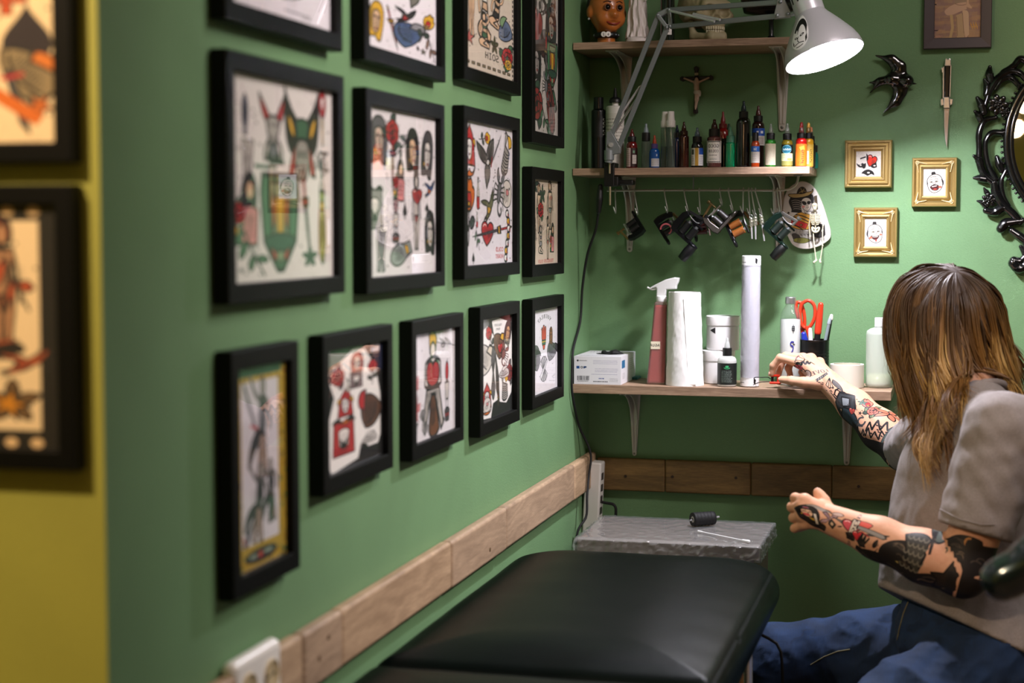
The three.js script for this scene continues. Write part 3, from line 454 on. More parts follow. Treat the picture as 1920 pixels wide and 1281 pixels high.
const F = { // each motif is drawn in a box from -50 to 50
  rose(c, a = RED, b = GRN) { for (const r of [0.5, 2.4, 4.2]) { c.save(); c.rotate(r); ink(c, 'M20 10C50 0 55 25 40 45C25 40 15 30 20 10Z', b); ink(c, 'M22 14L40 42', 0, 2); c.restore(); } for (let i = 0; i < 6; i++) { c.save(); c.rotate(i * 1.05); ink(c, 'M-6 -8C-26 -20 -20 -40 0 -38C20 -40 26 -20 6 -8Z', a); c.restore(); } for (let i = 0; i < 4; i++) { c.save(); c.rotate(i * 1.6 + 0.4); ink(c, 'M-4 0C-18 -8 -12 -24 4 -22C16 -18 14 -6 4 0Z', a); c.restore(); } ink(c, 'M-6 -2C-4 -10 8 -8 5 1C2 7 -8 5 -6 -2Z', K); },
  heart(c, a = RED) { ink(c, 'M0 45C-50 10 -50 -35 -20 -38C-5 -38 0 -25 0 -20C0 -25 5 -38 20 -38C50 -35 50 10 0 45Z', a, 4); ink(c, 'M-30 -20C-26 -30 -16 -30 -12 -24', 0, 3, '#f3d8d0'); hatch(c, 5, -8, 24, 36, 7); },
  dagger(c, a = GRY, b = YEL) { ink(c, 'M-7 -15L7 -15L5 30L0 50L-5 30Z', a); ink(c, 'M0 -14L0 45', 0, 1.6); ink(c, 'M-22 -20L22 -20L18 -13L-18 -13Z', b); ink(c, 'M-5 -20L-6 -44L6 -44L5 -20Z', RED); oval(c, 0, -46, 6, 4, b); },
  skull(c, a = WHT) { ink(c, 'M-32 -8C-36 -50 36 -50 32 -8C32 8 22 12 20 18L18 40L-18 40L-20 18C-22 12 -32 8 -32 -8Z', a, 4); oval(c, -14, -4, 10, 11, K, 0); oval(c, 14, -4, 10, 11, K, 0); ink(c, 'M0 6L-5 16L5 16Z', K, 1); for (let i = -12; i <= 12; i += 6) ink(c, `M${i} 24L${i} 38`, 0, 2); hatch(c, 18, -34, 12, 24, 5); },
  swallow(c, a = BLU, b = ORG) { ink(c, 'M-48 -30C-20 -32 -4 -20 4 -8C20 -16 30 -40 48 -48C44 -20 30 4 16 12C8 26 -6 34 -14 36L-40 50L-28 34L-46 36L-22 24C-14 12 -14 2 -12 -4C-24 -10 -38 -16 -48 -30Z', a, 4); ink(c, 'M-10 0C4 4 10 8 12 14C4 22 -8 26 -14 26Z', b, 2); hatch(c, -40, -26, 28, 16, 6); hatch(c, 22, -34, 18, 26, 6); },
  head(c, hair = K, skin = SKIN, acc = RED) { ink(c, 'M-30 40C-44 0 -36 -50 4 -48C40 -48 44 -6 34 44C24 50 10 44 6 36L-10 40Z', hair, 3); ink(c, 'M-14 -20C-4 -32 18 -30 22 -8C24 12 14 30 4 30C-8 28 -18 8 -14 -20Z', skin); ink(c, 'M-8 -8C-4 -12 0 -12 2 -8M10 -8C13 -12 18 -11 19 -7', 0, 3); ink(c, 'M6 -4L9 8L4 9', 0, 2); ink(c, 'M1 18C5 14 10 14 13 17C10 22 5 22 1 18Z', acc, 1.5); oval(c, -14, 18, 4, 5, YEL, 1.5); hatch(c, -30, -30, 14, 60, 7, 0.35); },
  pinup(c, skin = SKIN, hair = K, suit = RED) { ink(c, 'M-6 -48C-20 -44 -18 -24 -14 -18L8 -20C14 -34 8 -50 -6 -48Z', hair); oval(c, -2, -34, 8, 10, skin, 2.5); ink(c, 'M-14 -22L14 -20L12 -6L16 10C20 22 14 30 4 30L-12 28C-18 20 -12 8 -8 0Z', skin); ink(c, 'M-10 -14C-2 -8 8 -8 13 -14L12 -4L-8 -4Z', suit, 2); ink(c, 'M-8 6L14 8L14 18C6 24 -8 22 -13 18Z', suit, 2); ink(c, 'M-14 -22C-26 -14 -28 0 -22 10M14 -20C28 -26 26 -40 14 -44', 0, 7, K); ink(c, 'M-14 -22C-26 -14 -28 0 -22 10M14 -20C28 -26 26 -40 14 -44', 0, 4, skin); ink(c, 'M-10 22C-34 26 -36 40 -16 46L20 48L22 42L-6 38L10 28Z', skin); ink(c, 'M4 26L30 38L26 50L20 46', skin, 2.5); },
  nude(c, skin = SKIN, hair = K, acc = RED) { ink(c, 'M-8 -48C4 -52 14 -44 10 -32L-10 -30C-14 -38 -14 -46 -8 -48Z', hair); oval(c, 0, -37, 6, 8, skin, 2); ink(c, 'M-12 -27L12 -27C16 -18 10 -8 10 -2C16 8 14 16 12 24L8 50L2 50L1 14L-3 50L-9 50L-12 22C-15 12 -13 4 -9 -2C-10 -10 -16 -18 -12 -27Z', skin, 2.5); ink(c, 'M-12 -26C-20 -14 -24 0 -20 12M12 -26C20 -14 18 2 22 10', 0, 2.5); ink(c, 'M-9 6L11 6L4 16L-3 16Z', acc, 1.5); hatch(c, 2, -20, 8, 40, 4, 0.4); },
  legs(c, a = GRY) { ink(c, 'M-24 -48C-10 -44 10 -44 24 -48C26 -20 16 0 14 20L20 46L6 50L2 10L-4 48L-20 46C-14 10 -24 -20 -24 -48Z', a, 2.5); hatch(c, -16, -40, 30, 60, 9, 0.4); },
  rabbit(c) { ink(c, 'M-8 -14L-40 -50C-36 -26 -26 -10 -14 -4ZM8 -14L34 -50C36 -26 26 -10 14 -4Z', RED, 3); ink(c, 'M-20 -6C-16 -22 16 -22 20 -6C18 8 12 12 12 18C26 26 30 40 24 50L-26 50C-30 40 -24 26 -12 18C-12 12 -18 8 -20 -6Z', '#b9b4ab', 3); oval(c, -8, -4, 3, 4, K, 0); oval(c, 8, -4, 3, 4, K, 0); ink(c, 'M-10 24L10 24L14 46L-16 46Z', '#6f6f73', 2); ink(c, 'M-20 50C-18 30 -8 36 -6 50ZM20 50C18 30 8 36 6 50Z', K, 1); hatch(c, -16, 14, 30, 20, 9, 0.6); },
  bat(c) { ink(c, 'M-6 -12C-24 -20 -40 -34 -48 -50C-50 -10 -46 14 -30 20C-24 8 -14 6 -8 10ZM6 -12C24 -20 40 -34 48 -50C50 -10 46 14 30 20C24 8 14 6 8 10Z', '#26261f', 3); ink(c, 'M-40 -22C-28 -18 -20 -6 -22 4C-32 2 -40 -10 -40 -22ZM40 -22C28 -18 20 -6 22 4C32 2 40 -10 40 -22Z', YEL, 2); ink(c, 'M-18 -14C-10 -20 10 -20 18 -14L14 6L-14 6Z', GRN, 2); ink(c, 'M-16 6C-30 20 -34 36 -38 46L-24 44L-20 26ZM16 6C30 20 34 36 38 46L24 44L20 26Z', RED, 2.5); ink(c, 'M-16 10C-12 2 12 2 16 10C24 26 18 42 8 50L-8 50C-18 42 -24 26 -16 10Z', '#a7a196', 3); oval(c, -7, 22, 4, 6, K, 0); oval(c, 7, 22, 4, 6, K, 0); hatch(c, -14, 30, 26, 18, 8); },
  lollipop(c) { ink(c, 'M-5 -2L5 -2L4 50L-4 50Z', YEL, 2.5); oval(c, 0, -24, 26, 25, RED, 3); c.save(); c.translate(0, -24); c.scale(0.26, 0.3); F.heart(c, WHT); c.restore(); },
  feather(c, a = '#26324a') { ink(c, 'M0 -50C24 -30 20 6 8 26L10 44L-8 44L-8 26C-20 6 -24 -30 0 -50Z', a, 3); ink(c, 'M0 -40L0 40', 0, 2, '#8890a0'); hatch(c, -14, -30, 28, 50, 10); },
  coffin(c) { ink(c, 'M-44 -48L44 -48L48 -30L40 20L8 50L-8 50L-40 20L-48 -30Z', GRN, 4); ink(c, 'M-26 -40L26 -40L22 30L0 44L-22 30Z', '#7f8f6a', 2.5); ink(c, 'M-20 -30C-8 -20 -8 0 -20 10ZM20 -30C8 -20 8 0 20 10Z', ORG, 2); ink(c, 'M-12 -26L12 -26L8 16L-8 16Z', YEL, 2); ink(c, 'M-40 18C-20 10 20 10 40 18L30 30L-30 30Z', '#27493a', 2); ink(c, 'M-26 24L-8 34L-14 42ZM26 24L8 34L14 42Z', RED, 1.5); hatch(c, -30, -36, 60, 20, 10, 0.4); },
  lady(c) { ink(c, 'M-14 -40C-26 -20 -22 0 -8 6L16 2C24 -18 20 -50 2 -50C-4 -50 -10 -46 -14 -40Z', K, 3); oval(c, 2, -26, 10, 13, SKIN, 2); ink(c, 'M-20 0C-6 -8 16 -6 24 2L20 50L-20 50Z', PNK, 3); c.save(); c.translate(-28, 6); c.scale(0.4, 0.4); F.rose(c, RED, GRN); c.restore(); ink(c, 'M-40 20C-30 30 -24 30 -18 24L-20 50L-44 50Z', GRN, 2); oval(c, -36, 30, 8, 7, YEL, 2); hatch(c, -10, 10, 26, 34, 8, 0.4); },
  stem(c, a = GRN) { ink(c, 'M-30 -46C-10 -10 10 20 30 48', 0, 4); ink(c, 'M-20 -26C-40 -20 -46 0 -40 12C-26 8 -18 -8 -20 -26ZM0 4C-16 10 -20 28 -12 38C0 32 4 18 0 4ZM6 12C20 2 36 6 42 16C30 24 16 22 6 12Z', a, 3); },
  bulb(c, a = '#8f9a4a') { ink(c, 'M-14 -50L14 -50L18 -20C30 10 26 40 0 50C-26 40 -30 10 -18 -20Z', a, 3); ink(c, 'M-10 -36L10 -36L12 -24L-12 -24Z', YEL, 2); hatch(c, -14, -10, 28, 44, 8, 0.5); },
  bottle(c, a = GRN) { ink(c, 'M-8 -50L8 -50L10 -20C24 -10 26 10 22 36C18 50 -18 50 -22 36C-26 10 -24 -10 -10 -20Z', '#c9c3b6', 3); ink(c, 'M-22 8L22 8L20 38C14 48 -14 48 -20 38Z', RED, 2); ink(c, 'M-9 -46L9 -46L9 -36L-9 -36Z', a, 2); },
  eagle(c) { ink(c, 'M-6 0C-34 -4 -46 -30 -44 -50C-30 -40 -10 -34 0 -16C8 -34 26 -44 46 -46C44 -24 30 -2 10 4C14 20 4 34 -6 40L-16 50L-18 36C-20 20 -16 8 -6 0Z', '#77736c', 3); for (let i = 0; i < 6; i++) ink(c, `M${-40 + i * 6} ${-44 + i * 3}L${-26 + i * 4} -8M${40 - i * 6} ${-42 + i * 3}L${22 - i * 3} -4`, 0, 2); ink(c, 'M-6 0C0 -12 12 -10 12 0L4 6Z', WHT, 2); ink(c, 'M12 -2L20 2L12 4Z', YEL, 1.5); },
  jester(c) { ink(c, 'M-30 0C-30 -30 -10 -36 0 -50C10 -36 30 -30 30 0L36 34C20 30 -20 30 -36 34Z', RED, 3); ink(c, 'M-16 -14C-10 -24 10 -24 16 -14C18 6 10 20 0 22C-10 20 -18 6 -16 -14Z', WHT, 2.5); oval(c, -6, -6, 3, 3, K, 0); oval(c, 6, -6, 3, 3, K, 0); ink(c, 'M-5 8C-2 12 2 12 5 8', RED, 2); ink(c, 'M-20 -16C-30 -30 -40 -20 -36 -6ZM20 -16C30 -30 40 -20 36 -6Z', YEL, 2); ink(c, 'M-34 36C-20 50 -8 48 0 38C8 48 20 50 34 36C30 60 -30 60 -34 36Z', ORG, 2.5); },
  lantern(c) { ink(c, 'M-30 -50L-10 -44L-16 -20L20 -10L24 30C10 48 -18 46 -24 30L-20 -16Z', '#a9a49b', 3); for (let i = 0; i < 7; i++) ink(c, `M-20 ${-8 + i * 7}C-4 ${-2 + i * 7} 10 ${-2 + i * 7} 22 ${-8 + i * 7}`, 0, 2); ink(c, 'M-10 -44C10 -50 26 -40 28 -26L10 -18Z', YEL, 2); },
  flower(c, a = ORG) { ink(c, 'M0 0C-4 20 4 34 -4 50', 0, 4); ink(c, 'M-2 26C-20 8 -34 12 -40 20C-28 34 -12 36 -2 26ZM0 20C14 4 30 6 38 14C28 28 12 30 0 20Z', '#33423a', 2.5); ink(c, 'M-4 0C-44 -10 -40 -40 -22 -36C-20 -52 -2 -54 0 -44C4 -54 22 -50 22 -36C40 -40 44 -10 4 0Z', a, 3); ink(c, 'M-10 -6C-22 -20 -10 -32 0 -28C12 -32 22 -20 10 -6Z', RED, 2); ink(c, 'M-6 -8C-10 -16 8 -18 6 -8Z', YEL, 1.5); },
  scorpion(c, a = '#6f6f72') { ink(c, 'M0 -20C14 -20 18 0 10 14C6 24 -6 24 -10 14C-18 0 -14 -20 0 -20Z', a, 3); ink(c, 'M-8 -18C-30 -24 -34 -44 -20 -48C-18 -38 -10 -34 -6 -30ZM8 -18C30 -24 34 -44 20 -48C18 -38 10 -34 6 -30Z', a, 2.5); for (const s of [-1, 1]) for (let i = 0; i < 4; i++) ink(c, `M${s * 12} ${-10 + i * 8}L${s * 34} ${-16 + i * 12}L${s * 40} ${-4 + i * 12}`, 0, 2.5); ink(c, 'M0 22C-4 34 6 46 22 44C30 40 30 32 24 30', 0, 6, a); ink(c, 'M0 22C-4 34 6 46 22 44C30 40 30 32 24 30', 0, 2); },
  pig(c) { ink(c, 'M-30 -30C-10 -50 30 -44 40 -20C50 10 40 40 10 46C-24 50 -46 30 -40 4Z', '#d8d2c8', 3); ink(c, 'M-6 -10C4 -16 18 -12 20 0C16 10 0 10 -8 4Z', PNK, 2); hatch(c, -30, 6, 50, 30, 9, 0.5); oval(c, 24, -14, 5, 5, K, 0); },
  spine(c) { for (let i = 0; i < 7; i++) { const y = -44 + i * 14, x = 14 * Math.sin(i * 0.8); oval(c, x, y, 13, 7, i % 2 ? YEL : WHT, 3); oval(c, x + 10, y + 3, 5, 4, RED, 2); } },
  spade(c, a = K) { ink(c, 'M0 -44C10 -20 40 -4 34 18C28 34 8 26 4 18L10 46L-10 46L-4 18C-8 26 -28 34 -34 18C-40 -4 -10 -20 0 -44Z', a, 2); },
  star5(c, a = '#c96a62') { let d = ''; for (let i = 0; i < 10; i++) { const r = i % 2 ? 18 : 48, t = i * PI / 5 - PI / 2; d += (i ? 'L' : 'M') + (r * Math.cos(t)).toFixed(1) + ' ' + (r * Math.sin(t)).toFixed(1); } ink(c, d + 'Z', a, 4); },
  leafy(c, a = GRN) { for (let i = 0; i < 5; i++) { c.save(); c.rotate(i * 1.25); ink(c, 'M0 0C-18 -16 -12 -40 0 -50C12 -40 18 -16 0 0Z', a, 3); c.restore(); } },
  pile(c, a = '#5a6a86', b = YEL) { ink(c, 'M-46 20C-40 -10 -10 -30 20 -28C44 -20 50 10 40 34C10 46 -30 44 -46 20Z', a, 3); ink(c, 'M-20 -24C-10 -46 20 -50 34 -34C20 -30 0 -16 -12 -6Z', b, 3); hatch(c, -30, -4, 60, 36, 12, 0.6); ink(c, 'M-36 14C-20 30 10 30 34 10', 0, 3); },
  sword(c) { ink(c, 'M-34 44L20 -30L34 -46L28 -24L-24 48Z', '#4a4a4c', 2.5); ink(c, 'M-36 24L-14 46', 0, 5, RED); },
  cross(c, a = RED) { ink(c, 'M-12 -48L12 -48L10 -14L44 -14L44 8L10 8L12 48L-12 48L-10 8L-44 8L-44 -14L-10 -14Z', a, 3); },
  dancer(c, a = '#6c6a68') { oval(c, 6, -40, 7, 9, '#9a958e', 2); ink(c, 'M-4 -30L14 -30L16 -8L8 6L-6 4Z', '#3a4040', 2); ink(c, 'M-4 -28C-20 -34 -26 -44 -30 -50M14 -28C26 -22 30 -10 26 0', 0, 5, a); ink(c, 'M-8 2C-24 4 -36 14 -40 34L-34 38C-26 22 -14 16 0 14Z', '#2f3638', 2); ink(c, 'M-4 6L12 6L18 48L8 50L2 20L-4 50L-14 48Z', '#a98f80', 2); hatch(c, -2, -24, 14, 24, 6); },
  gorilla(c, a = RED) { ink(c, 'M-40 -46L40 -46L44 44L-44 44Z', a, 3); ink(c, 'M-22 -20C-10 -30 10 -30 22 -20L18 20L-18 20Z', '#efe8e0', 2.5); ink(c, 'M-14 0L0 14L14 0L10 26L-10 26Z', K, 2); ink(c, 'M-44 -46C-30 -60 -14 -50 -10 -46M44 -46C30 -60 14 -50 10 -46', K, 5); hatch(c, -34, 24, 60, 16, 10); },
  figure(c) { ink(c, 'M-12 -48C-2 -54 10 -50 12 -42L8 -30L-10 -30Z', YEL, 2); oval(c, 0, -32, 8, 8, '#efe5da', 2); ink(c, 'M-24 -20C-10 -28 12 -28 24 -20L26 0L22 2L-22 2L-26 0Z', '#e6e0d8', 2.5); ink(c, 'M-20 -6C-24 -24 -4 -26 0 -18C6 -26 24 -22 20 -6C14 6 -14 6 -20 -6Z', RED, 2.5); ink(c, 'M-20 4L20 4L34 40L26 46L10 16L-10 16L-26 46L-34 40Z', '#b7b1a8', 2.5); ink(c, 'M-6 10L6 10L20 44C8 54 -8 54 -14 44Z', BRN, 2.5); hatch(c, -20, 8, 40, 20, 10); hatch(c, -8, 24, 16, 22, 6, 0.8); },
  pillar(c, a = RED) { oval(c, 0, -32, 12, 16, a, 2.5); ink(c, 'M-14 -14L14 -14L10 14L-10 14Z', '#d8d2ca', 2); ink(c, 'M-6 14L-10 34M6 14L10 34', 0, 2.5); ink(c, 'M-20 34C-10 26 10 26 20 34L14 50L-14 50Z', '#3a3a3c', 2); oval(c, -8, 40, 5, 4, RED, 1.5); oval(c, 9, 40, 5, 4, RED, 1.5); },
  tower(c, a = 'rgba(180,60,70,.55)') { ink(c, 'M-16 50L-14 -10L-4 -50L4 -10L10 50Z', a, 2, '#b0555c'); ink(c, 'M-30 10L30 6L26 26L-26 28Z', a, 1.5, '#b0555c'); },
  fan(c, a = '#4a4a4d') { for (let i = 0; i < 9; i++) { c.save(); c.rotate(-0.9 + i * 0.22); ink(c, 'M-4 46L-8 -44L8 -44L4 46Z', i % 2 ? '#8a8a8c' : a, 2); c.restore(); } },
  hand(c, a = '#c8402c') { ink(c, 'M-26 -2L-28 -38C-22 -46 -16 -42 -15 -34L-12 -16L-10 -46C-4 -52 4 -52 6 -46L8 -18L12 -40C18 -48 26 -44 26 -36L26 0C22 16 -22 16 -26 -2Z', a, 3); ink(c, 'M-24 8L24 8L20 26L-20 26Z', GRN, 2.5); ink(c, 'M-22 14L22 14', 0, 3, YEL); ink(c, 'M-16 26L16 26L8 44L-8 44Z', a, 2.5); },
};
const put = (c, w, h, list, fill = true) => { for (const [m, x, y, sx, sy, rot = 0, ...a] of list) { c.save(); c.translate(x * w, y * h); c.rotate(rot); c.scale(sx * w / 86, sy * h / 88); F[m](c, ...a); hatch(c, -20, -16, 40, 44, 9, 0.32); c.restore(); if (fill && sx * sy > 0.02) for (let i = 0; i < 4; i++) { const t = rr(0, 2 * PI), X = (x + sx * 0.56 * Math.cos(t)) * w, Y = (y + sy * 0.56 * Math.sin(t)) * h; c.save(); c.translate(X, Y); c.rotate(t); c.scale(0.1, 0.1); c.scale(w / 640 * 1.5, w / 640 * 1.5); i % 2 ? F.spade(c, '#2a2a2c') : oval(c, 0, 0, 24, 24, '#3a3a3c', 0); c.restore(); } } };
const paper = (c, w, h, base) => { c.fillStyle = base; c.fillRect(0, 0, w, h); for (let i = 0; i < 240; i++) { c.fillStyle = `rgba(90,70,50,${0.02 + 0.03 * rnd()})`; c.beginPath(); c.ellipse(rnd() * w, rnd() * h, 2 + rnd() * 18, 2 + rnd() * 12, rnd() * 3, 0, 7); c.fill(); } };
function mirrorText(c, s, x, y, px, color, font = 'bold', rot = 0, fam = 'serif') { c.save(); c.translate(x, y); c.rotate(rot); c.scale(-1, 1); c.fillStyle = color; c.font = `${font} ${px}px ${fam}`; c.textAlign = 'center'; c.textBaseline = 'middle'; c.fillText(s, 0, 0); c.restore(); }
function sticker(c, w, h, pts, list, edge = WHT) { c.fillStyle = edge; c.beginPath(); pts.forEach(([x, y], i) => (i ? c.lineTo(x * w, y * h) : c.moveTo(x * w, y * h))); c.closePath(); c.lineJoin = 'round'; c.lineWidth = 0.03 * w; c.strokeStyle = edge; c.fill(); c.stroke(); put(c, w, h, list, false); }
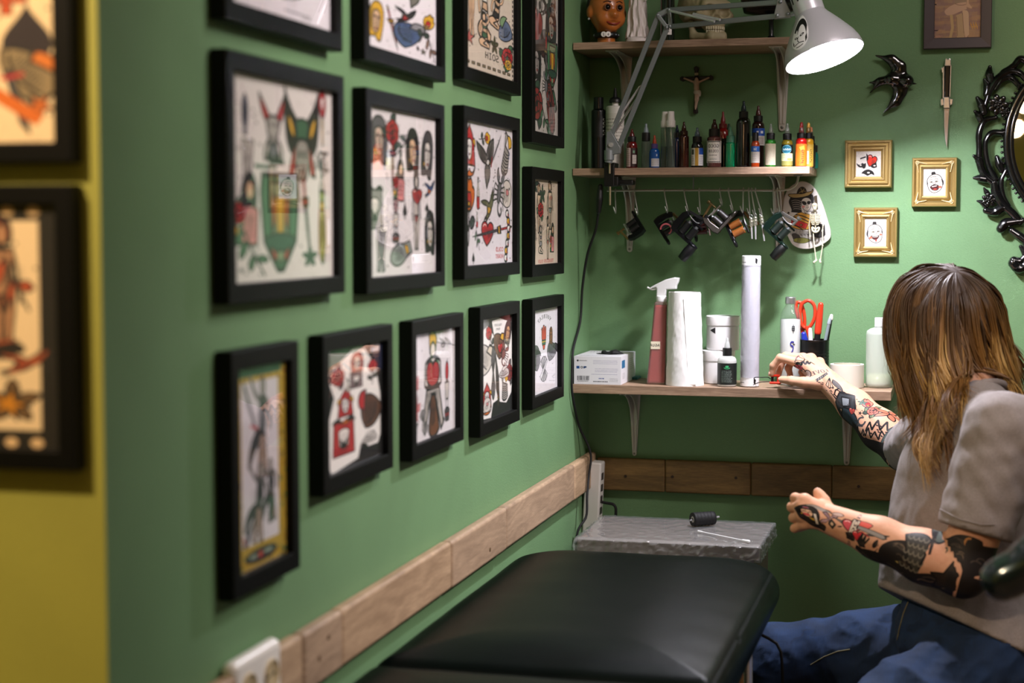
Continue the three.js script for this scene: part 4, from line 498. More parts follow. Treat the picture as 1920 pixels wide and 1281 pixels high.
const ART = {
  r1a: ['#e9e4ea', (c, w, h) => { put(c, w, h, [['head', 0.25, 0.3, 0.3, 0.36], ['rose', 0.7, 0.35, 0.34, 0.4, 0, '#9a9aa0', '#77777c'], ['swallow', 0.6, 0.72, 0.2, 0.1, 0, '#b9b4b8', '#c9c4c8']]); c.fillStyle = '#9d98a0'; c.fillRect(w * 0.52, h * 0.87, w * 0.26, h * 0.02); c.fillRect(w * 0.7, h * 0.9, w * 0.1, h * 0.015); }],
  r1b: ['#ece7ec', (c, w, h) => put(c, w, h, [['head', 0.3, 0.25, 0.34, 0.34, 0, BRN], ['eagle', 0.7, 0.28, 0.4, 0.34], ['head', 0.15, 0.72, 0.22, 0.34, 0.1, YEL, SKIN], ['dagger', 0.37, 0.74, 0.16, 0.36, -0.25, RED, YEL], ['pile', 0.6, 0.72, 0.3, 0.36, 0.9, '#4a5f86', '#8b8b90'], ['swallow', 0.55, 0.57, 0.26, 0.16, 0, K, RED], ['flower', 0.84, 0.63, 0.2, 0.3, 0.4, YEL], ['stem', 0.92, 0.8, 0.16, 0.26, 0, '#8b6a5a'], ['star5', 0.8, 0.87, 0.09, 0.07, 0, '#554'], ['spade', 0.72, 0.85, 0.05, 0.06]])],
  r1c: ['#cfc3b2', (c, w, h) => { put(c, w, h, [['pinup', 0.4, 0.35, 0.36, 0.6, 0, SKIN, K, WHT], ['pinup', 0.64, 0.34, 0.34, 0.34, 0.2, SKIN, K, '#2a2a2a'], ['legs', 0.16, 0.5, 0.2, 0.34, 0, SKIN], ['pinup', 0.4, 0.58, 0.3, 0.3, 0, SKIN, K, GRN], ['star5', 0.12, 0.7, 0.18, 0.14], ['leafy', 0.6, 0.69, 0.14, 0.16, 0, '#4a4a30'], ['rose', 0.86, 0.76, 0.26, 0.22, 0.4, RED, GRN], ['pile', 0.8, 0.5, 0.28, 0.24, -0.4, '#5f6f8a', '#7a9a70'], ['rose', 0.88, 0.83, 0.16, 0.12, 1.4, YEL, GRN]]); mirrorText(c, 'SOIH', w * 0.55, h * 0.81, h * 0.085, K, 'bold', 0, 'monospace'); c.fillStyle = K; for (let i = 0; i < 9; i++) { c.fillStyle = K; c.fillRect(w * (0.06 + i * 0.1), h * 0.905, w * 0.065, h * 0.03); c.fillStyle = '#8d7a5c'; c.fillRect(w * (0.075 + i * 0.1), h * 0.912, w * 0.035, h * 0.014); } for (let i = 0; i < 22; i++) { c.fillStyle = K; c.fillRect(w * 0.965, h * i / 22, w * 0.02, h * 0.025); } }],
  r1d: ['#b3aea6', (c, w, h) => put(c, w, h, [['head', 0.3, 0.14, 0.5, 0.2], ['eagle', 0.72, 0.16, 0.5, 0.2], ['skull', 0.25, 0.32, 0.4, 0.18, 0, '#9a958c'], ['heart', 0.22, 0.42, 0.4, 0.2, 0.2, '#7c1f22'], ['head', 0.72, 0.4, 0.44, 0.2, 0, '#2a2a2c', '#9a9286'], ['rose', 0.45, 0.52, 0.4, 0.14, 0, '#3a2220', '#2c2a26'], ['head', 0.2, 0.62, 0.36, 0.2, 0, K, '#97908a'], ['dagger', 0.55, 0.6, 0.3, 0.3, 0, '#7a7874', '#8d7a4a'], ['coffin', 0.78, 0.6, 0.36, 0.22], ['rose', 0.22, 0.84, 0.46, 0.2, 0, '#7c2222', '#2d4a38'], ['rose', 0.72, 0.84, 0.5, 0.22, 1, '#6d2a2a', '#2f5a40'], ['scorpion', 0.55, 0.73, 0.3, 0.14], ['skull', 0.8, 0.28, 0.26, 0.12, 0, '#8d8880'], ['stem', 0.5, 0.9, 0.3, 0.14], ['swallow', 0.55, 0.3, 0.3, 0.1, 0, '#333', '#555']])],
  r2a: ['#e2dcd6', (c, w, h) => { put(c, w, h, [['feather', 0.15, 0.2, 0.13, 0.18], ['legs', 0.17, 0.42, 0.17, 0.2, 0, '#c6bfb6'], ['rabbit', 0.4, 0.24, 0.27, 0.28], ['bat', 0.68, 0.26, 0.3, 0.4], ['lollipop', 0.89, 0.15, 0.12, 0.26], ['lady', 0.18, 0.64, 0.28, 0.3], ['stem', 0.22, 0.85, 0.26, 0.2], ['coffin', 0.46, 0.7, 0.32, 0.42], ['dagger', 0.72, 0.68, 0.14, 0.44, -0.12, '#5a6257', RED], ['bottle', 0.88, 0.52, 0.1, 0.13], ['bulb', 0.88, 0.73, 0.13, 0.34], ['leafy', 0.75, 0.88, 0.14, 0.1, 0, '#31513f'], ['star5', 0.11, 0.93, 0.05, 0.03, 0, GRY], ['scorpion', 0.87, 0.4, 0.14, 0.1]]); c.fillStyle = '#26523c'; c.fillRect(w * 0.23, h * 0.425, w * 0.2, h * 0.018); c.fillStyle = K; c.fillRect(w * 0.36, h * 0.395, w * 0.14, h * 0.024); c.fillRect(w * 0.85, h * 0.33, w * 0.1, h * 0.016); c.fillRect(w * 0.86, h * 0.42, w * 0.1, h * 0.012); }],
  r2b: ['#e3dedf', (c, w, h) => { put(c, w, h, [['head', 0.17, 0.2, 0.26, 0.26, 0, '#5a5a5c', '#c9b5a0', RED], ['rose', 0.36, 0.14, 0.2, 0.17, 0, RED, '#2f4540'], ['dagger', 0.36, 0.32, 0.16, 0.3, 0, '#a84a48', RED], ['head', 0.64, 0.24, 0.22, 0.26], ['head', 0.86, 0.25, 0.2, 0.28, 0.1, '#3b3b3d', '#d8d2ca'], ['stem', 0.5, 0.22, 0.2, 0.14, 1.5, '#5d6a66'], ['lady', 0.47, 0.42, 0.2, 0.22], ['gorilla', 0.12, 0.6, 0.2, 0.22, 0, '#8a8784'], ['pillar', 0.4, 0.66, 0.22, 0.24, 0, '#8d6a70'], ['nude', 0.7, 0.6, 0.26, 0.42, 0, '#d8cfc6', K, '#a02a2c'], ['heart', 0.71, 0.51, 0.16, 0.1, 0, '#a02a2c'], ['head', 0.9, 0.74, 0.18, 0.26, 0, K, '#d5cec6', YEL], ['legs', 0.2, 0.84, 0.22, 0.22], ['bulb', 0.47, 0.86, 0.3, 0.2, 1.2, '#8d9690'], ['swallow', 0.9, 0.46, 0.14, 0.1], ['spade', 0.86, 0.58, 0.07, 0.06], ['spade', 0.53, 0.6, 0.07, 0.1], ['cross', 0.05, 0.33, 0.12, 0.05, 0, '#a02a2c']]); }],
  r2c: ['#e2dee2', (c, w, h) => { put(c, w, h, [['jester', 0.13, 0.2, 0.25, 0.3], ['eagle', 0.47, 0.28, 0.32, 0.3, -0.2], ['flower', 0.42, 0.11, 0.14, 0.14, 1.4, YEL], ['sword', 0.64, 0.18, 0.1, 0.26, 0.4], ['lantern', 0.86, 0.21, 0.24, 0.3, 0.3], ['pig', 0.87, 0.48, 0.2, 0.2], ['flower', 0.12, 0.62, 0.25, 0.4], ['bottle', 0.29, 0.5, 0.1, 0.2, 0, GRY], ['swallow', 0.5, 0.58, 0.24, 0.18, -0.3, '#6c6f4c', YEL], ['scorpion', 0.71, 0.48, 0.24, 0.32, 0.2], ['heart', 0.47, 0.77, 0.25, 0.18, 0.1], ['dagger', 0.58, 0.76, 0.16, 0.5, 1.45, '#4f4f50', YEL], ['spine', 0.88, 0.8, 0.2, 0.34], ['bottle', 0.27, 0.68, 0.06, 0.1], ['spade', 0.2, 0.94, 0.06, 0.08], ['stem', 0.28, 0.8, 0.1, 0.16]]); mirrorText(c, 'COLD', w * 0.72, h * 0.89, h * 0.045, RED, 'bold', 0, 'sans-serif'); mirrorText(c, 'HEART', w * 0.72, h * 0.94, h * 0.04, RED, 'bold', 0, 'sans-serif'); }],
  r2d: ['#cdbfa9', (c, w, h) => { put(c, w, h, [['leafy', 0.12, 0.08, 0.3, 0.18, 0, '#1f3b2c'], ['nude', 0.3, 0.34, 0.34, 0.5, 0, '#d8bf9f', '#b98a5a', '#8d4a3a'], ['rose', 0.36, 0.36, 0.22, 0.2, 0, RED, GRN], ['leafy', 0.42, 0.18, 0.2, 0.2, 0, '#2f4d38'], ['nude', 0.7, 0.3, 0.42, 0.5, 0, '#d8c4a8', '#c9a070', '#8fa6a0'], ['nude', 0.14, 0.66, 0.26, 0.4, 0, '#d8bf9f', '#a77'], ['pinup', 0.36, 0.7, 0.24, 0.3, 0, '#bdb09a', '#777', '#999'], ['nude', 0.62, 0.68, 0.24, 0.44, 0, '#d9c6aa'], ['lady', 0.8, 0.68, 0.2, 0.3], ['sword', 0.06, 0.9, 0.12, 0.16, 0, RED]]); mirrorText(c, 'THAILOS', w * 0.66, h * 0.95, h * 0.055, RED, 'bold'); mirrorText(c, 'YAIV', w * 0.36, h * 0.955, h * 0.055, RED, 'bold'); mirrorText(c, 'VV', w * 0.72, h * 0.22, h * 0.06, RED, 'bold'); }],
  r3a: ['#d6d0d4', (c, w, h) => { c.fillStyle = '#b59428'; c.fillRect(0, 0, w, h); for (let i = 0; i < 150; i++) { c.fillStyle = ['#6c3a20', '#3f6b3a', '#d9b93c', '#8a6a1c', '#8c2f22', '#2c3a2c'][i % 6]; const s = i % 4, t = rnd(); const x = s < 2 ? (s ? 0.93 : 0.07) + (rnd() - 0.5) * 0.12 : t, y = s < 2 ? t : (s === 2 ? 0.045 : 0.95) + (rnd() - 0.5) * 0.08; c.beginPath(); c.ellipse(x * w, y * h, 3 + rnd() * 14, 3 + rnd() * 12, rnd() * 3, 0, 7); c.fill(); } c.fillStyle = '#23523a'; c.fillRect(0.1 * w, 0, w * 0.8, h * 0.06); c.fillStyle = '#d9d3d8'; c.fillRect(w * 0.16, h * 0.085, w * 0.68, h * 0.79); c.fillStyle = K; c.beginPath(); c.ellipse(w * 0.5, h * 0.935, w * 0.3, h * 0.035, 0, 0, 7); c.fill(); c.fillStyle = '#8d9a8c'; c.fillRect(w * 0.3, h * 0.925, w * 0.12, h * 0.02); c.fillRect(w * 0.56, h * 0.92, w * 0.14, h * 0.02); c.fillStyle = RED; c.fillRect(w * 0.45, h * 0.92, w * 0.08, h * 0.03); put(c, w, h, [['dancer', 0.52, 0.32, 0.52, 0.44], ['sword', 0.3, 0.2, 0.2, 0.3, -0.9], ['dancer', 0.45, 0.68, 0.5, 0.34, 0.1], ['dancer', 0.68, 0.64, 0.4, 0.28, -0.1], ['sword', 0.3, 0.8, 0.26, 0.16, 0.2], ['legs', 0.7, 0.73, 0.2, 0.12, 0, '#31513f'], ['feather', 0.26, 0.84, 0.14, 0.08, 0.6, '#3a2f5a']]); }],
  r3b: ['#0d0f0e', (c, w, h) => { c.fillStyle = '#1f4a2c'; c.fillRect(0, 0, w * 0.4, h * 0.2); c.fillStyle = '#131c38'; c.fillRect(w * 0.84, 0, w * 0.16, h * 0.26); c.fillStyle = '#cfd3da'; c.fillRect(w * 0.8, 0, w * 0.14, h * 0.09); mirrorText(c, '250', w * 0.87, h * 0.05, h * 0.05, '#222'); c.fillStyle = WHT; sticker(c, w, h, [[0.1, 0.2], [0.3, 0.13], [0.5, 0.05], [0.66, 0.05], [0.74, 0.12], [0.86, 0.24], [0.94, 0.46], [0.94, 0.8], [0.9, 0.86], [0.74, 0.86], [0.7, 0.8], [0.6, 0.82], [0.55, 0.93], [0.3, 0.96], [0.14, 0.98], [0.08, 0.86], [0.1, 0.6], [0.2, 0.4], [0.14, 0.3]], [['gorilla', 0.33, 0.74, 0.34, 0.26], ['jester', 0.36, 0.48, 0.3, 0.24, 0, RED], ['head', 0.55, 0.16, 0.24, 0.16, 0, '#a8443c', '#e8d8c8'], ['gorilla', 0.54, 0.3, 0.2, 0.12, 0, '#7a6a6a'], ['pile', 0.74, 0.56, 0.34, 0.34, -0.8, '#5a3a2a', RED], ['rose', 0.24, 0.24, 0.24, 0.16, 0, '#b3262a', '#6a4a4a'], ['swallow', 0.1, 0.2, 0.16, 0.12, 0, '#c8a080', '#e0d0c0'], ['flower', 0.82, 0.26, 0.2, 0.18, 0, RED], ['bottle', 0.4, 0.36, 0.12, 0.16], ['pile', 0.76, 0.8, 0.24, 0.1, 0, '#c9c4be', '#dedad4']]); }],
  r3c: ['#e6e2e4', (c, w, h) => put(c, w, h, [['figure', 0.48, 0.5, 0.6, 0.84], ['tower', 0.1, 0.36, 0.2, 0.5], ['tower', 0.12, 0.62, 0.24, 0.3, 0, 'rgba(190,50,50,.5)'], ['pillar', 0.8, 0.6, 0.26, 0.5], ['stem', 0.78, 0.16, 0.14, 0.3, 2, '#c9c4c0'], ['stem', 0.12, 0.86, 0.12, 0.14, 1, '#8a8784'], ['heart', 0.05, 0.68, 0.12, 0.1, 0, '#c0302c'], ['spade', 0.72, 0.86, 0.06, 0.05], ['fan', 0.28, 0.82, 0.16, 0.22, 2.9, '#b9b4b0']])],
  r3d: ['#101311', (c, w, h) => { c.fillStyle = '#6f7370'; c.fillRect(0, 0, w * 0.3, h * 0.14); c.fillStyle = '#4a1718'; c.fillRect(w * 0.66, 0, w * 0.3, h * 0.14); for (let i = 0; i < 12; i++) { c.fillStyle = '#5a5e5c'; c.fillRect(w * 0.02 + i * w * 0.022, 0, 3, h * 0.13); } sticker(c, w, h, [[0.04, 0.16], [0.26, 0.1], [0.42, 0.2], [0.46, 0.34], [0.48, 0.72], [0.54, 0.82], [0.4, 0.84], [0.34, 0.97], [0.16, 0.96], [0.1, 0.8], [0.06, 0.5]], [['flower', 0.34, 0.22, 0.2, 0.24, -0.5, '#c0302c'], ['pile', 0.22, 0.38, 0.4, 0.34, 1.2, '#cfc9bd', '#d8cdb8'], ['fan', 0.42, 0.55, 0.14, 0.5, 0, '#3a3a3c'], ['jester', 0.24, 0.78, 0.3, 0.26, 0, YEL], ['pig', 0.24, 0.84, 0.2, 0.14]]); sticker(c, w, h, [[0.4, 0.06], [0.62, 0.05], [0.78, 0.08], [0.94, 0.1], [0.96, 0.3], [0.96, 0.46], [0.98, 0.56], [0.94, 0.8], [0.8, 0.88], [0.62, 0.85], [0.6, 0.6], [0.52, 0.4], [0.46, 0.2]], [['pile', 0.62, 0.28, 0.36, 0.26, 1, '#7a5a40', '#d9a92c'], ['head', 0.84, 0.2, 0.24, 0.24, 0.3, '#3a2f2a', '#d0a070', YEL], ['scorpion', 0.72, 0.4, 0.34, 0.2, 0.5, '#8a5a50'], ['heart', 0.62, 0.33, 0.14, 0.1, 0, '#c0302c'], ['rose', 0.9, 0.6, 0.2, 0.2, 0, '#8d3030', '#555'], ['lantern', 0.76, 0.74, 0.3, 0.26, 0, ''], ['dagger', 0.56, 0.84, 0.1, 0.16, 0, '#8a7a3a', YEL], ['pile', 0.74, 0.58, 0.28, 0.12, 0, '#cfcac4', '#e2ddd6']]); mirrorText(c, 'TOULIS EST', w * 0.56, h * 0.1, h * 0.03, '#333', 'bold', 0.05, 'sans-serif'); mirrorText(c, 'TEMPS', w * 0.56, h * 0.14, h * 0.028, '#333', 'bold', 0.05, 'sans-serif'); }],
  r3e: ['#dddadd', (c, w, h) => { const s = 'YOUBEAT'; for (let i = 0; i < 7; i++) { const t = (i - 3) * 0.26; mirrorText(c, s[6 - i], w * (0.5 + 0.3 * Math.sin(t)), h * (0.26 - 0.15 * Math.cos(t)), h * 0.062, K, 'bold', t, 'serif'); } put(c, w, h, [['hand', 0.48, 0.36, 0.26, 0.26], ['fan', 0.18, 0.5, 0.26, 0.16, 0.2], ['pile', 0.2, 0.58, 0.3, 0.24, 0.6, '#5a5a5c', '#2a2a2c'], ['pile', 0.8, 0.52, 0.28, 0.3, 1.3, '#5f5f62', '#3a3a3c'], ['head', 0.74, 0.36, 0.14, 0.2, 0, BRN, '#a8764c'], ['fan', 0.48, 0.72, 0.3, 0.28, PI, '#dedede']]); mirrorText(c, 'signed', w * 0.85, h * 0.83, h * 0.03, '#555', 'italic', -0.2); mirrorText(c, '28', w * 0.07, h * 0.9, h * 0.028, '#333'); }],
  ya: ['#e3cda4', (c, w, h) => { put(c, w, h, [['pile', 0.84, 0.2, 0.3, 0.1, 0, '#6a5ac0', '#8a7ad8'], ['swallow', 0.6, 0.3, 0.5, 0.16, 0, '#5a4ab0', '#7a6ad0'], ['cross', 0.74, 0.42, 0.2, 0.1, 0, '#c04a1c'], ['spade', 0.84, 0.56, 0.3, 0.24, 0, '#241c24'], ['pile', 0.86, 0.7, 0.34, 0.2, 1, '#8a7a5a', '#c8722a'], ['sword', 0.8, 0.82, 0.3, 0.2, 2.2], ['rose', 0.4, 0.6, 0.5, 0.3, 0, ORG, BRN], ['star5', 0.9, 0.84, 0.14, 0.1, 0.6, ORG]]); c.strokeStyle = '#c8661c'; c.lineWidth = w * 0.07; c.beginPath(); c.moveTo(w * 0.62, h * 0.76); c.lineTo(w * 0.9, h * 0.9); c.stroke(); }],
  yb: ['#0e0c0a', (c, w, h) => { c.fillStyle = '#d8b98a'; for (let i = 0; i < 7; i++) for (const y of [0.018, 0.945]) { c.beginPath(); c.ellipse(w * (0.08 + i * 0.13), h * (y + 0.02), w * 0.034, h * 0.02, 0, 0, 7); c.fill(); } c.fillStyle = '#e3cda4'; c.fillRect(0, h * 0.075, w * 0.885, h * 0.84); put(c, w, h, [['nude', 0.7, 0.34, 0.36, 0.5, 0, '#b98a64', '#9a3a20', '#7a4a30'], ['stem', 0.76, 0.3, 0.2, 0.24, 0, '#b8522c'], ['pile', 0.7, 0.58, 0.2, 0.06, 0, '#1a1412', '#9a4a28'], ['swallow', 0.8, 0.64, 0.24, 0.1, 0, '#b8562c', '#a8482a'], ['leafy', 0.74, 0.8, 0.26, 0.16, 0, '#6a5030'], ['star5', 0.72, 0.81, 0.2, 0.12, 0.3, '#d08a1c'], ['rose', 0.3, 0.5, 0.4, 0.3, 0, '#a8482a', '#5a4a30']]); }],
};
function art(key) { const [base, draw] = ART[key]; return ctex(640, 880, (c, w, h) => { paper(c, w, h, base); draw(c, w, h); }); }
// ---------------------------------------------------------------- framed flash sheets on the left wall
M.frameBlack = PHY('#060706', { roughness: 0.5, specularIntensity: 0.28 });
M.glass = PHY('#ffffff', { transmission: 1, thickness: 0, roughness: 0.015, ior: 1.5 });
M.backing = MAT('#1a1612', { roughness: 0.9 });
function frameParts(t, w, h, bw, depth, art, mat = M.frameBlack) {
  const s = new THREE.Shape(); s.moveTo(-w / 2, -h / 2); s.lineTo(w / 2, -h / 2); s.lineTo(w / 2, h / 2); s.lineTo(-w / 2, h / 2); s.closePath();
  const o = new THREE.Path(), a = w / 2 - bw, b = h / 2 - bw; o.moveTo(-a, -b); o.lineTo(-a, b); o.lineTo(a, b); o.lineTo(a, -b); o.closePath(); s.holes.push(o);
  const g = extrude(s, depth, 0.0016, 4, 2); g.translate(0, 0, 0.0016);
  part('frame', g, mat, t);
  part('backing', move(rbox(w - 0.01, h - 0.01, 0.004, 0.001, 1), 0, 0, 0.003), M.backing, t);
  const pg = new THREE.BoxGeometry(2 * a + 0.006, 2 * b + 0.006, 0.001); part('print', pg, new THREE.MeshStandardMaterial({ map: art, roughness: 0.75 }), t, [0, 0, depth - 0.0105]);
  part('glass', new THREE.PlaneGeometry(2 * a + 0.004, 2 * b + 0.004), M.glass, t, [0, 0, depth - 0.0075]);
}
const FD = 0.022;
function wallFrame(u0, u1, vt, vb, uRef, label, art, bw = 0.0245, tilt = 0) {
  const z0 = atX(u0, 400, 0).z, z1 = atX(u1, 400, FD).z, top = atX(uRef, vt, uRef > (u0 + u1) / 2 ? FD : 0.006), bot = atX(uRef, vb, uRef > (u0 + u1) / 2 ? FD : 0.006);
  const w = z0 - z1, h = top.y - bot.y, t = thing('picture_frame', label, 'picture frame', V(0.0015, (top.y + bot.y) / 2, (z0 + z1) / 2), 'black frames of tattoo flash on the left wall');
  t.rotation.y = PI / 2; t.rotation.z = tilt;
  frameParts(t, w, h, bw, FD, art);
}
const FR = [ // left, right, top and bottom (read at column uRef), label, name of the sheet
  [394, 643, -230, 38, 405, 'black frame with a mostly blank sheet, cut by the top of the photo, topmost left', 'r1a'],
  [658, 835, -150, 113, 665, 'black frame with yellow and blue figures, cut by the top of the photo', 'r1b'],
  [848, 976, -110, 149, 855, 'black frame with seated pin-ups, a red starfish and black lettering', 'r1c'],
  [978, 1057, -95, 278, 1055, 'tall black frame with a crowded dark sheet of red roses near the corner', 'r1d'],
  [394, 645, 92, 572, 405, 'largest black frame with rabbit, bat wings and coffin drawings', 'r2a'],
  [660, 833, 163, 553, 665, 'black frame with dark-haired portrait heads and a red rose dagger', 'r2b'],
  [847, 974, 197, 525, 853, 'black frame with jester, eagle and dagger-through-heart drawings', 'r2c'],
  [978, 1057, 312, 520, 982, 'small black frame with tan nude figures and red lettering near the corner', 'r2d'],
  [397, 556, 660, 1131, 407, 'tall narrow black frame with a yellow-bordered print of grey dancers', 'r3a'],
  [574, 734, 630, 934, 580, 'black frame with white cut-out sticker on black in the bottom row', 'r3b'],
  [746, 868, 603, 868, 750, 'black frame with red-hearted figure on a white sheet in the bottom row', 'r3c'],
  [877, 974, 577, 822, 881, 'black frame with a pile of white-edged stickers on black', 'r3d'],
  [978, 1057, 562, 769, 983, 'black frame with arched lettering over a red hand, bottom row beside the corner', 'r3e'],
];
for (const [u0, u1, vt, vb, ur, label, key] of FR) wallFrame(u0, u1, vt, vb, ur, label, art(key));
// two frames on the yellow wall
for (const [u1, vt, vb, wpx, label, key] of [[127, -240, 304, 420, 'black frame with an orange and brown sheet on the yellow wall, upper one', 'ya'], [135, 345, 884, 420, 'black frame with a cream sheet in a punched black mat on the yellow wall', 'yb']]) {
  const z = ZJ + FD, a = atZ(u1, vt, z), b = atZ(u1, vb, z), w = 0.27, t = thing('picture_frame', label, 'picture frame', V(a.x - w / 2, (a.y + b.y) / 2, ZJ + 0.0015), 'black frames on the yellow wall');
  frameParts(t, w, a.y - b.y, 0.021, FD, art(key));
}
// ---------------------------------------------------------------- ink bottles on the middle shelf
const clearP = (c, o = {}) => PHY(c, { transmission: 0.75, thickness: 0, roughness: 0.12, ior: 1.45, ...o });
const liquid = (c, o = {}) => PHY(c, { roughness: 0.14, clearcoat: 0.6, clearcoatRoughness: 0.08, ...o });
M.cap = PHY('#0c0d0e', { roughness: 0.42 });
const labelTex = (w, h, draw) => ctex(w, h, (c) => draw(c, w, h));
function lines(c, x, y, w, n, dy, col = '#333', lw = 3) { c.fillStyle = col; for (let i = 0; i < n; i++) { let t = 0; while (t < w) { const s = 3 + rnd() * 14; if (t + s > w) break; c.fillRect(x + t, y + i * dy, s, lw); t += s + 4; } } }
// wraps a label round a lathe body: radius, y0..y1, centred on the side that looks into the room
function wrapLabel(t, tex, r, y0, y1, arc = 3.4, turn = 0, name = 'label') {
  const g = new THREE.CylinderGeometry(r + 0.0003, r + 0.0003, y1 - y0, 32, 1, true, -arc / 2 + turn, arc);
  return part(name, g, new THREE.MeshStandardMaterial({ map: tex, roughness: 0.5 }), t, [0, (y0 + y1) / 2, 0]);
}
// bottle: o = { u, z, w (px), vTop (tip), vCap0, vCap1 (cap), vBase, body, tip, cap, label }
function bottle(label, o) {
  const y = o.y ?? yTop2, z = o.z ?? 0.15, u = o.u, base = atZ(u, o.vb ?? 312, z), S = (v) => atZ(u, v, z).y - base.y, r = o.w / 2 * (atZ(u + 1, 300, z).x - atZ(u, 300, z).x);
  const t = thing(o.name ?? 'ink_bottle', label, 'bottle', V(base.x, y + 0.0005, z), o.group ?? (o.name ? undefined : 'ink bottles on the middle shelf'));
  const hb = S(o.v2), hc = S(o.v1), ht = S(o.v0), rc = r * (o.cr ?? 0.78), sh = Math.min(o.sh ?? 0.010, hb * 0.4);
  part('body', lathe([[0, 0.0008], [r * 0.86, 0], [r * 0.98, 0.0016], [r, 0.004], [r, hb - sh], [r * 0.96, hb - sh * 0.55], [r * 0.8, hb - sh * 0.2], [rc * 0.86, hb], [rc * 0.84, hb + 0.002], [0, hb + 0.002]], 32), o.body, t);
  const pr = [[0, hb]]; const nr = 16; part('cap', lathe([[rc * 0.98, hb], [rc, hb + 0.001], [rc, hc - 0.0015], [rc * 0.94, hc], [0, hc + 0.0004]], 24), o.cap ?? M.cap, t);
  if (o.tip) { part('nozzle', lathe([[rc * 0.62, hc], [rc * 0.6, hc + (ht - hc) * 0.14], [rc * 0.5, hc + (ht - hc) * 0.42], [rc * 0.34, hc + (ht - hc) * 0.6], [rc * 0.3, hc + (ht - hc) * 0.66], [rc * 0.27, hc + (ht - hc) * 0.97], [0, ht]], 20), o.tip, t); if (o.tipCap) part('nozzle_cap', lathe([[rc * 0.46, hc + (ht - hc) * 0.5], [rc * 0.42, hc + (ht - hc) * 0.64], [rc * 0.36, hc + (ht - hc) * 0.9], [rc * 0.2, ht], [0, ht + 0.0006]], 20), o.tipCap, t); }
  if (o.label) { const [tex, va, vb2, arc, turn] = o.label; wrapLabel(t, tex, r, S(vb2), S(va), arc, turn); }
  t.userData.r = r; return t;
}
